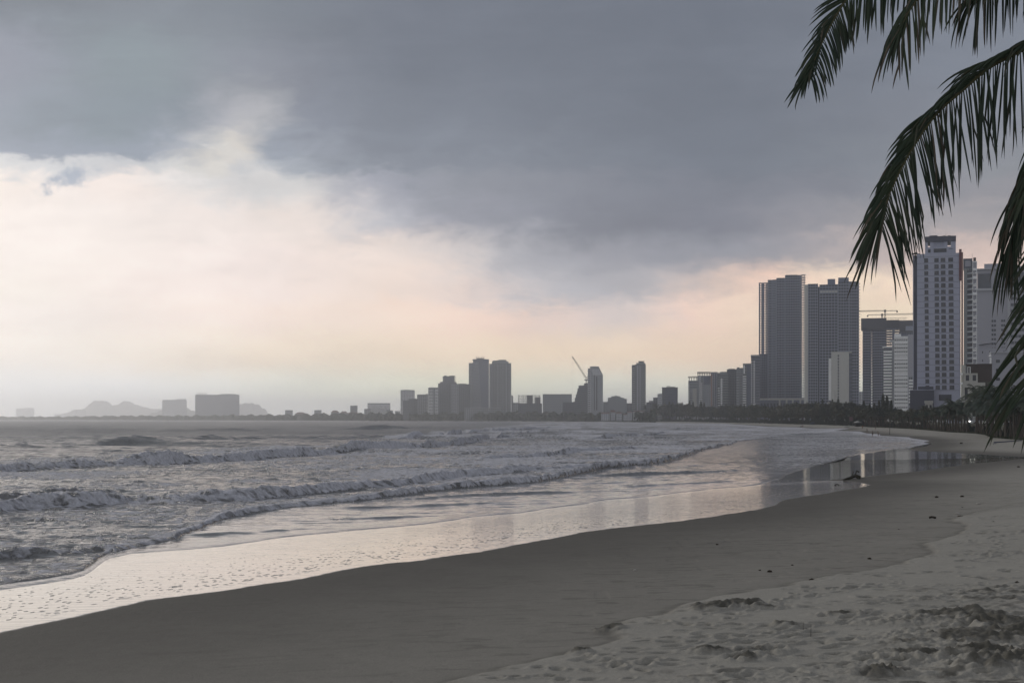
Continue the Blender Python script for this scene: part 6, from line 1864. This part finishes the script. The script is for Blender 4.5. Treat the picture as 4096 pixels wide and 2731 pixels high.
def person(label, x, y, z, rot, h=1.68, walk=0.25, arms=0.15, top=None, bottom=None, bend=0.0):
    t = thing('person', label, 'person', (x, y, z), rot)
    s = h / 1.7
    t.scale = (s, s, s)
    b_ = bend
    J = [((0, 0, .92), (.135, .10)), ((0, -b_ * .15, 1.12), (.120, .085)), ((0, -b_ * .3, 1.36), (.155, .095)), ((0, -b_ * .36, 1.46), (.055, .055)), ((0, -b_ * .42 - .01, 1.53), (.070, .080)), ((0, -b_ * .45 - .01, 1.62), (.078, .092)), ((0, -b_ * .45, 1.69), (.045, .05))]
    E = [(0, 1), (1, 2), (2, 3), (3, 4), (4, 5), (5, 6)]
    for sg in (-1, 1):
        n = len(J)
        w = walk * sg
        J += [((.10 * sg, 0, .86), (.085, .085)), ((.105 * sg, -w * .45, .48), (.058, .058)), ((.105 * sg, -w * .35 + abs(w) * .15, .26), (.050, .052)), ((.105 * sg, -w * .7 + .02, .07), (.036, .036)), ((.115 * sg, -w * .7 - .13, .03), (.036, .028))]
        E += [(0, n), (n, n + 1), (n + 1, n + 2), (n + 2, n + 3), (n + 3, n + 4)]
        n = len(J)
        J += [((.185 * sg, -b_ * .3, 1.385), (.055, .055)), ((.235 * sg, -b_ * .2 + w * .3, 1.12), (.040, .040)), ((.225 * sg + arms * .2 * sg, -b_ * .2 + w * .5 - .08, .90), (.030, .030)), ((.22 * sg + arms * .22 * sg, -b_ * .2 + w * .55 - .12, .80), (.032, .022)), ((.215 * sg + arms * .22 * sg, -b_ * .2 + w * .55 - .15, .74), (.018, .014))]
        E += [(2, n), (n, n + 1), (n + 1, n + 2), (n + 2, n + 3), (n + 3, n + 4)]
    skinned('body', J, E, t, skin_m)
    hm = MB()
    c = Vector((0, -b_ * .45 + .015, 1.625))
    hm.tube([c + Vector((0, .02, q)) for q in (-.06, -.02, .04, .08, .105)], [.075, .100, .102, .075, .02], 10)
    hm.build('hair', hair_m, t, smooth=True)
    if top:
        skinned('shirt', [((0, 0, .93), (.150, .115)), ((0, -b_ * .15, 1.12), (.138, .103)), ((0, -b_ * .3, 1.37), (.172, .112)), ((.20, -b_ * .3, 1.37), (.068, .07)), ((-.20, -b_ * .3, 1.37), (.068, .07)), ((.235, -b_ * .22, 1.20), (.055, .055)), ((-.235, -b_ * .22, 1.20), (.055, .055))],
                [(0, 1), (1, 2), (2, 3), (2, 4), (3, 5), (4, 6)], t, top)
    if bottom:
        skinned('shorts', [((0, 0, .95), (.150, .118)), ((.10, 0, .84), (.102, .102)), ((-.10, 0, .84), (.102, .102)), ((.105, -walk * .2, .60), (.085, .085)), ((-.105, walk * .2, .60), (.085, .085))], [(0, 1), (0, 2), (1, 3), (2, 4)], t, bottom)
    return t
def at_px(px, py):
    x, y, z = hit(px, py)
    return x, y, z
x, y, z = at_px(3490, 1746)
person('standing bather in dark clothes at the water edge, taller of the two together', x, y, z - .1, 1.9, 1.70, .12, .1, dark_cloth, dark_cloth)
x, y, z = at_px(3513, 1744)
person('bather looking down at the water edge, shorter of the two together', x, y, z - .1, -1.5, 1.55, .22, .3, None, dark_cloth, .35)
x, y, z = at_px(3468, 1731)
person('figure wading by itself just beyond the two bathers', x, y, z - .05, .6, 1.62, .3, .2, dark_cloth, dark_cloth)
x, y, z = at_px(3211, 1712)
person('person in dark top and bare legs beside a dark bag on the bay sand', x, y, z, .3, 1.75, .2, .15, dark_cloth, dark_cloth)
x, y, z = at_px(3085, 1699)
person('small dark walker on the bay beach near the shrub', x, y, z, 1.2, 1.7, .3, .1, dark_cloth, dark_cloth)
x, y, z = at_px(3128, 1696)
person('farther small dark walker close under the tree belt', x, y, z, -1.0, 1.7, .3, .1, grey_cloth, dark_cloth)
x, y, z = at_px(3450, 1716)
person('person in an orange top by the parasol hut', x, y, z, .2, 1.7, .2, .1, orange_cloth, dark_cloth)
x, y, z = at_px(3502, 1719)
person('small dark figure close to the palm row behind the two bathers', x, y, z, 1.0, 1.6, .2, .1, dark_cloth, dark_cloth)

def lump(name, label, cat, x, y, z, sx, sy, sz, material, seed, group=None, parent=None):
    bm = bmesh.new()
    bmesh.ops.create_icosphere(bm, subdivisions=3, radius=1.0)
    r = random.Random(seed)
    ph = [r.uniform(0, 6) for _ in range(6)]
    for v in bm.verts:
        n = v.co.normalized()
        k = 1 + .16 * math.sin(5 * n.x + ph[0]) * math.sin(4 * n.y + ph[1]) + .10 * math.sin(11 * n.z + ph[2] + 6 * n.x) + .07 * math.sin(17 * n.y + ph[3] + 9 * n.z)
        v.co = Vector((n.x * k * sx, n.y * k * sy, max(n.z * k * sz, -sz * .45)))
    me = bpy.data.meshes.new(name)
    bm.to_mesh(me)
    bm.free()
    me.polygons.foreach_set('use_smooth', [True] * len(me.polygons))
    me.materials.append(material)
    return tag(link(name, me, parent, (x, y, z)), label, cat, group)
husk_m = mat('husk', (0.035, 0.028, 0.020), var=0.4, scale=9.0)
weed_m = mat('weed', (0.030, 0.028, 0.018), var=0.4, scale=9.0)
pale_m = mat('shell', (0.42, 0.40, 0.37), var=0.2, scale=9.0)
wood_m = mat('driftwood', (0.040, 0.034, 0.026), var=0.4, scale=5.0)
bag_m = mat('bag_cloth', (0.015, 0.016, 0.024), var=0.2, scale=5.0)
x, y, z = at_px(3204, 1708)
lump('bag', 'dark rounded bag on the sand beside the bare-legged person', 'bag', x, y, z + .25, .42, .35, .38, bag_m, 3)
for i, (px, py, s, lb) in enumerate(((3746, 1989, .20, 'dark coconut husk, one of a pair on the open sand, nearer the water pool'), (3848, 1987, .20, 'dark coconut husk, one of a pair on the open sand, farther from the pool'),
                                     (4074, 1868, .24, 'dark husk by itself just above the long water pool'), (2868, 2178, .09, 'small dark husk alone on the smooth damp sand'),
                                     (3973, 2091, .16, 'dark rounded husk where the pale dry sand begins'), (3079, 2287, .13, 'dark husk on the damp sand beside two tiny ones'),
                                     (3039, 2281, .07, 'tiny dark husk just left of a bigger one on the damp sand'), (3169, 2260, .07, 'tiny flat dark husk above the edge of the dry sand'),
                                     (3246, 2320, .12, 'dark husk lying exactly on the dry sand edge'), (3849, 2029, .07, 'flat dark scrap under the pair of husks'),
                                     (3595, 2117, .06, 'tiny dark scrap on the damp sand above the scarp'), (3478, 2235, .11, 'low dark clump beside the bend of the dry sand edge'),
                                     (4065, 2336, .16, 'dark pointed clump on the dry sand near the edge of view'), (3200, 2495, .10, 'small dark clod near the clump on dry sand'),
                                     (3680, 2705, .14, 'dark clod at the bottom edge of the dry sand'), (3810, 2082, .05, 'tiny dark scrap where the dry sand edge fades'),
                                     (3845, 1774, .5, 'small dark lump far along the beach before the palms'), (2694, 2725, .06, 'tiny dark clod low on the trampled sand'))):
    x, y, z = at_px(px, py)
    big, s = s > .11, s * .46
    lump('coconut_husk' if big else 'debris_scrap', lb, 'debris', x, y, z + s * .30, s * 1.2, s, s * .75, husk_m, 20 + i)
for i, (px, py, s, lb) in enumerate(((3914, 2015, .12, 'pale crumpled scrap of litter on the sand beside the dark husks'), (3830, 2055, .11, 'pale flat shell piece left of the dry sand edge'), (2540, 2280, .05, 'tiny white shell on the damp sand'), (3735, 2387, .05, 'tiny white litter speck standing on the dry sand'))):
    x, y, z = at_px(px, py)
    lump('shell', lb, 'debris', x, y, z + s * .2, s, s * .7, s * .5, pale_m, 60 + i)
def stick(name, label, cat, pts, r0, r1, material, twigs=()):
    m_ = MB()
    n = len(pts)
    m_.tube(pts, [r0 + (r1 - r0) * i / (n - 1) for i in range(n)], 7)
    for tw in twigs:
        m_.tube(tw, [r0 * .5] * (len(tw) - 1) + [r1 * .4], 5)
    return tag(m_.build(name, material, smooth=True), label, cat)
def pts_px(*q):
    return [Vector(hit(px, py)) + Vector((0, 0, up)) for px, py, up in q]
stick('driftwood', 'short dark plank of driftwood lying on the damp sand', 'driftwood', pts_px((3716, 2073, .05), (3728, 2073, .08), (3742, 2074, .05)), .055, .05, wood_m)
stick('driftwood', 'short flat stick near the pale shell on the upper sand', 'driftwood', pts_px((3832, 2066, .03), (3842, 2067, .05), (3852, 2066, .03)), .04, .03, wood_m)
stick('driftwood_branch', 'dark leafy branch washed up on the sand spit in the pool', 'driftwood', pts_px((3376, 1920, .03), (3400, 1917, .12), (3420, 1914, .26), (3437, 1915, .12)), .09, .16, weed_m,
      [pts_px((3405, 1917, .1), (3412, 1912, .5)), pts_px((3420, 1914, .2), (3426, 1909, .55), (3434, 1911, .5)), pts_px((3414, 1915, .2), (3424, 1916, .3), (3436, 1917, .1))])
stick('driftwood', 'thin dark stick floating in the shallow pool', 'driftwood', pts_px((3340, 1940, .03), (3348, 1939, .06), (3356, 1940, .03)), .04, .03, wood_m)
stick('driftwood', 'thin twig standing up on the dry sand by the scuffed clump', 'driftwood', pts_px((3213, 2545, 0), (3213, 2530, .22)), .006, .004, wood_m)
stick('driftwood', 'thin twig standing up on the dry sand near the middle', 'driftwood', pts_px((3243, 2560, 0), (3244, 2545, .26)), .006, .004, wood_m)
stick('wooden_post', 'lone thin post standing on the sand before the palm row', 'post', pts_px((3559, 1738, -.3), (3559, 1738, 2.25)), .09, .07, wood_m)
stick('mooring_pole', 'long dark blue pole lying on the beach under the hanging fronds', 'pole', pts_px((3976, 1772, .15), (4010, 1771, .2), (4050, 1769, .25), (4086, 1766, .25)), .11, .08, mat('blue_paint', (0.020, 0.028, 0.075), var=0.1),
      [pts_px((3978, 1772, .1), (3972, 1776, .0)), pts_px((3985, 1772, .1), (3982, 1775, .0))])

# ------------------------------------------------------------------ boats, hut, signs, lamps, cars under the trees
white_p = mat('white_paint', (0.55, 0.55, 0.54), rough=0.4, var=0.1)
blue_t = mat('blue_tarp', (0.025, 0.045, 0.085), rough=0.6, var=0.2)
def boat(label, px0, px1, py, hgt_, material, rot=0.0, cover=None):
    x0, y0, z0 = hit((px0 + px1) / 2, py)
    L = (px1 - px0) / F * y0
    t = thing('boat', label, 'boat', (x0, y0, z0), rot)
    m_ = MB()
    n = 12
    rings = []
    for i in range(n + 1):
        u_ = i / n
        w = .17 * L * math.sin(math.pi * (.12 + .80 * u_)) ** .7
        sheer = hgt_ * (1 + .35 * (2 * u_ - 1) ** 2)
        X = (u_ - .5) * L
        ring = [(X, -w, sheer), (X, -w * .75, hgt_ * .35), (X, 0, .02 + .3 * hgt_ * (2 * u_ - 1) ** 4), (X, w * .75, hgt_ * .35), (X, w, sheer), (X, w * .85, sheer), (X, 0, hgt_ * .55), (X, -w * .85, sheer)]
        rings.append(ring)
    for a, c in zip(rings[:-1], rings[1:]):
        for k in range(8):
            m_.poly([a[k], c[k], c[(k + 1) % 8], a[(k + 1) % 8]])
    m_.poly(rings[0]); m_.poly(rings[-1][::-1])
    m_.build('hull', material, t, weld=True)
    if cover:
        m_ = MB()
        m_.tube([(-.42 * L, 0, hgt_ * .9), (-.2 * L, 0, hgt_ * 1.0), (.1 * L, 0, hgt_ * 1.02), (.4 * L, 0, hgt_ * .9)], [.06 * L, .13 * L, .13 * L, .05 * L], 8)
        m_.build('cover', cover, t, smooth=True)
    else:
        for q in (-.2, .12):
            m_ = MB()
            m_.box(q * L, q * L + .25, -.13 * L, .13 * L, hgt_ * .8, hgt_ * .88)
            m_.build('thwart', material, t)
    return t
boat('boat under a blue tarpaulin drawn up below the trees', 3239, 3280, 1698, .9, blue_t, .05, blue_t)
boat('white boat lying askew before the trees beside the blue tarpaulin', 3214, 3262, 1692, 1.3, white_p, .25)
boat('small white skiff close to the foam edge of the bay', 3374, 3400, 1709, .7, white_p, -.05)
bx, by, bz = hit(3192, 1694)
m_ = crown_mesh(300, 3.2, 1.5, 900, .7, 0, 8)
o = m_.build('shrub', leaf_mat('shrub_green', (0.028, 0.055, 0.030)), None, loc=(bx, by, bz + 1.0))
tag(o, 'dense green shrub on the bay sand beside the white boat', 'shrub')
for i, px in enumerate((3168, 3177, 3186)):
    x, y, z = hit(px, 1692)
    t = thing('bare_trunk_tree', 'leaning pale-trunked tree in the trio behind the green shrub', 'tree', (x, y, z), 0, 'pale-trunked trees behind the shrub')
    m_ = MB()
    m_.tube([(0, 0, -.3), (-.5, 0, 2.5), (-.9 + .2 * i, 0, 5.0)], [.22, .17, .13], 7)
    m_.build('trunk', mat('pale_bark', (0.22, 0.20, 0.17), var=.2), t)
    link('crown', PALMS[2][1], t, (-.9 + .2 * i, 0, 5.0))
hx_, hy_, hz_ = hit(3430, 1706)
t = thing('parasol_hut', 'round-roofed parasol hut with a pale canopy by the end of the palm row', 'hut', (hx_, hy_, hz_))
m_ = MB()
m_.tube([(0, 0, 2.2), (0, 0, 2.9), (0, 0, 3.3)], [2.4, .9, .05], 14)
m_.build('canopy', mat('canvas', (0.40, 0.40, 0.38), var=.1), t)
for a in range(4):
    m_ = MB()
    m_.tube([(1.8 * math.cos(a * 1.57 + .4), 1.8 * math.sin(a * 1.57 + .4), 0), (1.8 * math.cos(a * 1.57 + .4), 1.8 * math.sin(a * 1.57 + .4), 2.35)], .07, 6)
    m_.build('post', wood_m, t)
m_ = MB()
m_.box(-1.2, 1.2, -.4, .4, 0, 1.0)
m_.build('counter', wood_m, t)
sx_, sy_, sz_ = hit(3414, 1705)
t = thing('notice_board', 'dull pink notice board on two posts by the parasol hut', 'sign', (sx_, sy_ + 6, sz_))
m_ = MB()
m_.box(-1.0, 1.0, -.06, .06, 3.0, 5.4)
m_.build('panel', mat('pink_panel', (0.20, 0.13, 0.15), var=.15), t)
for q in (-.8, .8):
    m_ = MB()
    m_.tube([(q, .1, -.3), (q, .1, 5.2)], .06, 6)
    m_.build('post', M['steel'], t)
def lamp_post(px, pyb, pyt, label, arm=1.2):
    x, y, z = hit(px, pyb)
    h = (pyb - pyt) / F * y
    t = thing('lamp_post', label, 'lamp post', (x, y, z))
    m_ = MB()
    m_.tube([(0, 0, -.3), (0, 0, h * .5), (0, 0, h)], [.13, .10, .07], 8)
    m_.build('pole', M['steel'], t)
    m_ = MB()
    m_.tube([(0, 0, h), (-arm * .6, 0, h + .25), (-arm, 0, h + .2)], .05, 6)
    m_.build('arm', M['steel'], t)
    m_ = MB()
    m_.box(-arm - .45, -arm + .15, -.12, .12, h + .12, h + .26)
    m_.build('lamp_head', M['steel_light'], t)
lamp_post(3340, 1700, 1563, 'tallest lamp post, rising in front of the pale one-column slab')
lamp_post(3352, 1699, 1600, 'lamp post just right of the tallest one before the pale slab')
lamp_post(3448, 1704, 1598, 'lamp post standing by the lit headlights at the end of the palms')
lamp_post(3343, 1703, 1655, 'short thick pale post among the trees before the pale slab', .3)
head_m = mat('headlight_lit', (0.9, 0.9, 0.85), emit=(1.0, 0.98, 0.92, 14.0))
tyre_m = mat('tyre', (0.015, 0.015, 0.016))
def car(label, x, y, z, rot, paint, lit=False, van=False):
    t = thing('parked_car' if not van else 'van', label, 'car' if not van else 'van', (x, y, z), rot)
    L, W, Hb, Ht = (4.3, 1.75, .85, 1.48) if not van else (5.2, 1.95, 1.1, 2.3)
    # front looks along -y
    prof = [(-L / 2, .32), (-L / 2 - .02, .62), (-L / 2 + .12, .80), (-L / 2 + 1.05, .95), (-L / 2 + 1.75, Ht), (L / 2 - 1.0, Ht), (L / 2 - .25, 1.0), (L / 2, .85), (L / 2, .32)] if not van else \
           [(-L / 2, .35), (-L / 2, .85), (-L / 2 + .35, 1.15), (-L / 2 + 1.0, Ht), (L / 2 - .1, Ht), (L / 2, 1.2), (L / 2, .35)]
    m_ = MB()
    def half(zv):
        return W / 2 * (1 if zv < 1.0 else 1 - .16 * (zv - 1.0))
    n = len(prof)
    for i in range(n):
        (a, za), (c, zc) = prof[i], prof[(i + 1) % n]
        m_.poly([(-half(za), a, za), (half(za), a, za), (half(zc), c, zc), (-half(zc), c, zc)])
    m_.poly([(-half(q), p, q) for p, q in prof]); m_.poly([(half(q), p, q) for p, q in prof][::-1])
    m_.build('body', paint, t, weld=True)
    m_ = MB()
    wy0, wy1 = (-L / 2 + 1.08, -L / 2 + 1.72) if not van else (-L / 2 + .40, -L / 2 + .95)
    zt_ = Ht - .06
    m_.poly([(-.62, wy0 - .03, 1.0 if not van else 1.2), (.62, wy0 - .03, 1.0 if not van else 1.2), (.55, wy1 - .03, zt_), (-.55, wy1 - .03, zt_)])
    m_.build('windscreen', M['glass_dark'], t)
    for sg in (-1, 1):
        m_ = MB()
        m_.poly([(sg * (W / 2 - .02), wy0 + .35, 1.02), (sg * (W / 2 - .02), L / 2 - .8, 1.02), (sg * (W / 2 - .085), L / 2 - 1.1, zt_), (sg * (W / 2 - .085), wy1 + .1, zt_)])
        m_.build('side_window', M['glass_dark'], t)
        m_ = MB()
        m_.box(sg * .66 - .18, sg * .66 + .18, -L / 2 - .05, -L / 2 + .06, .62, .80)
        m_.build('headlight', head_m if lit else M['pale_grey'], t)
        for yy_ in (-L / 2 + .85, L / 2 - .85):
            m_ = MB()
            m_.tube([(sg * (W / 2 - .2), yy_, .32), (sg * (W / 2 + .01), yy_, .32)], .32, 14)
            m_.build('wheel', tyre_m, t)
    return t
silver = mat('silver_paint', (0.50, 0.52, 0.54), rough=0.3, spec=.5, var=.03)
white_c = mat('white_car_paint', (0.70, 0.70, 0.70), rough=0.3, spec=.5, var=.03)
for (px, rot, pnt, lit, van, lb) in ((3886, -.28, white_c, True, False, 'white car with both headlights lit, seen between the palm trunks'), (3446, -.25, silver, True, False, 'silver car with lit headlights beside the lamp post and hut'),
                                        (3925, 1.3, silver, False, True, 'white van parked side-on behind the palm trunks, beside the lit car'), (3965, 1.35, white_c, False, False, 'white car parked side-on behind the propped palms'),
                                        (3768, 1.3, white_c, False, False, 'white car half hidden behind the thin palm row'), (3722, 1.2, white_c, False, True, 'pale van glimpsed through the thin palm row'),
                                        (4012, 1.3, silver, False, False, 'silver car behind the propped palms under the round windows'), (3560, .2, white_c, False, False, 'far white car glimpsed through the densest thin palms')):
    x, y = off_edge(px, 50)
    car(lb, x, y, 3.31, rot, pnt, lit, van)
# thatched beach shelters under the bay trees
thatch = mat('thatch', (0.16, 0.13, 0.10), var=.3, scale=3)
for px in (2730, 2760, 2785, 2812, 2838, 2884):
    x, y, z = hit(px, 1687)
    y -= 25
    x = (px - 2048) / F * y
    t = thing('beach_shelter', 'low thatched beach shelter in the row under the bay trees', 'shelter', (x, y, height_at(x, y)), 0, 'thatched shelters under the bay trees')
    m_ = MB()
    m_.tube([(0, 0, 2.0), (0, 0, 3.2)], [3.0, .1], 10)
    m_.build('roof', thatch, t)
    m_ = MB()
    m_.tube([(0, 0, -.2), (0, 0, 2.6)], .12, 6)
    m_.build('post', wood_m, t)
# ------------------------------------------------------------------ haze (one even body of damp air)
hz_m = bpy.data.materials.new('haze')
hz_m.use_nodes = True
T = NT(hz_m.node_tree)
T.n.clear()
pv = T.node('ShaderNodeVolumePrincipled')
pv.inputs['Color'].default_value = (0.945, 0.965, 1.0, 1)
pv.inputs['Density'].default_value = 0.00012
pv.inputs['Anisotropy'].default_value = 0.72
out = T.node('ShaderNodeOutputMaterial')
T.l.new(pv.outputs[0], out.inputs['Volume'])
mb = MB()
mb.box(-14000, 14000, -40, 17000, -3.0, 215)
hz = mb.build('haze', hz_m)
tag(hz, kind='stuff')
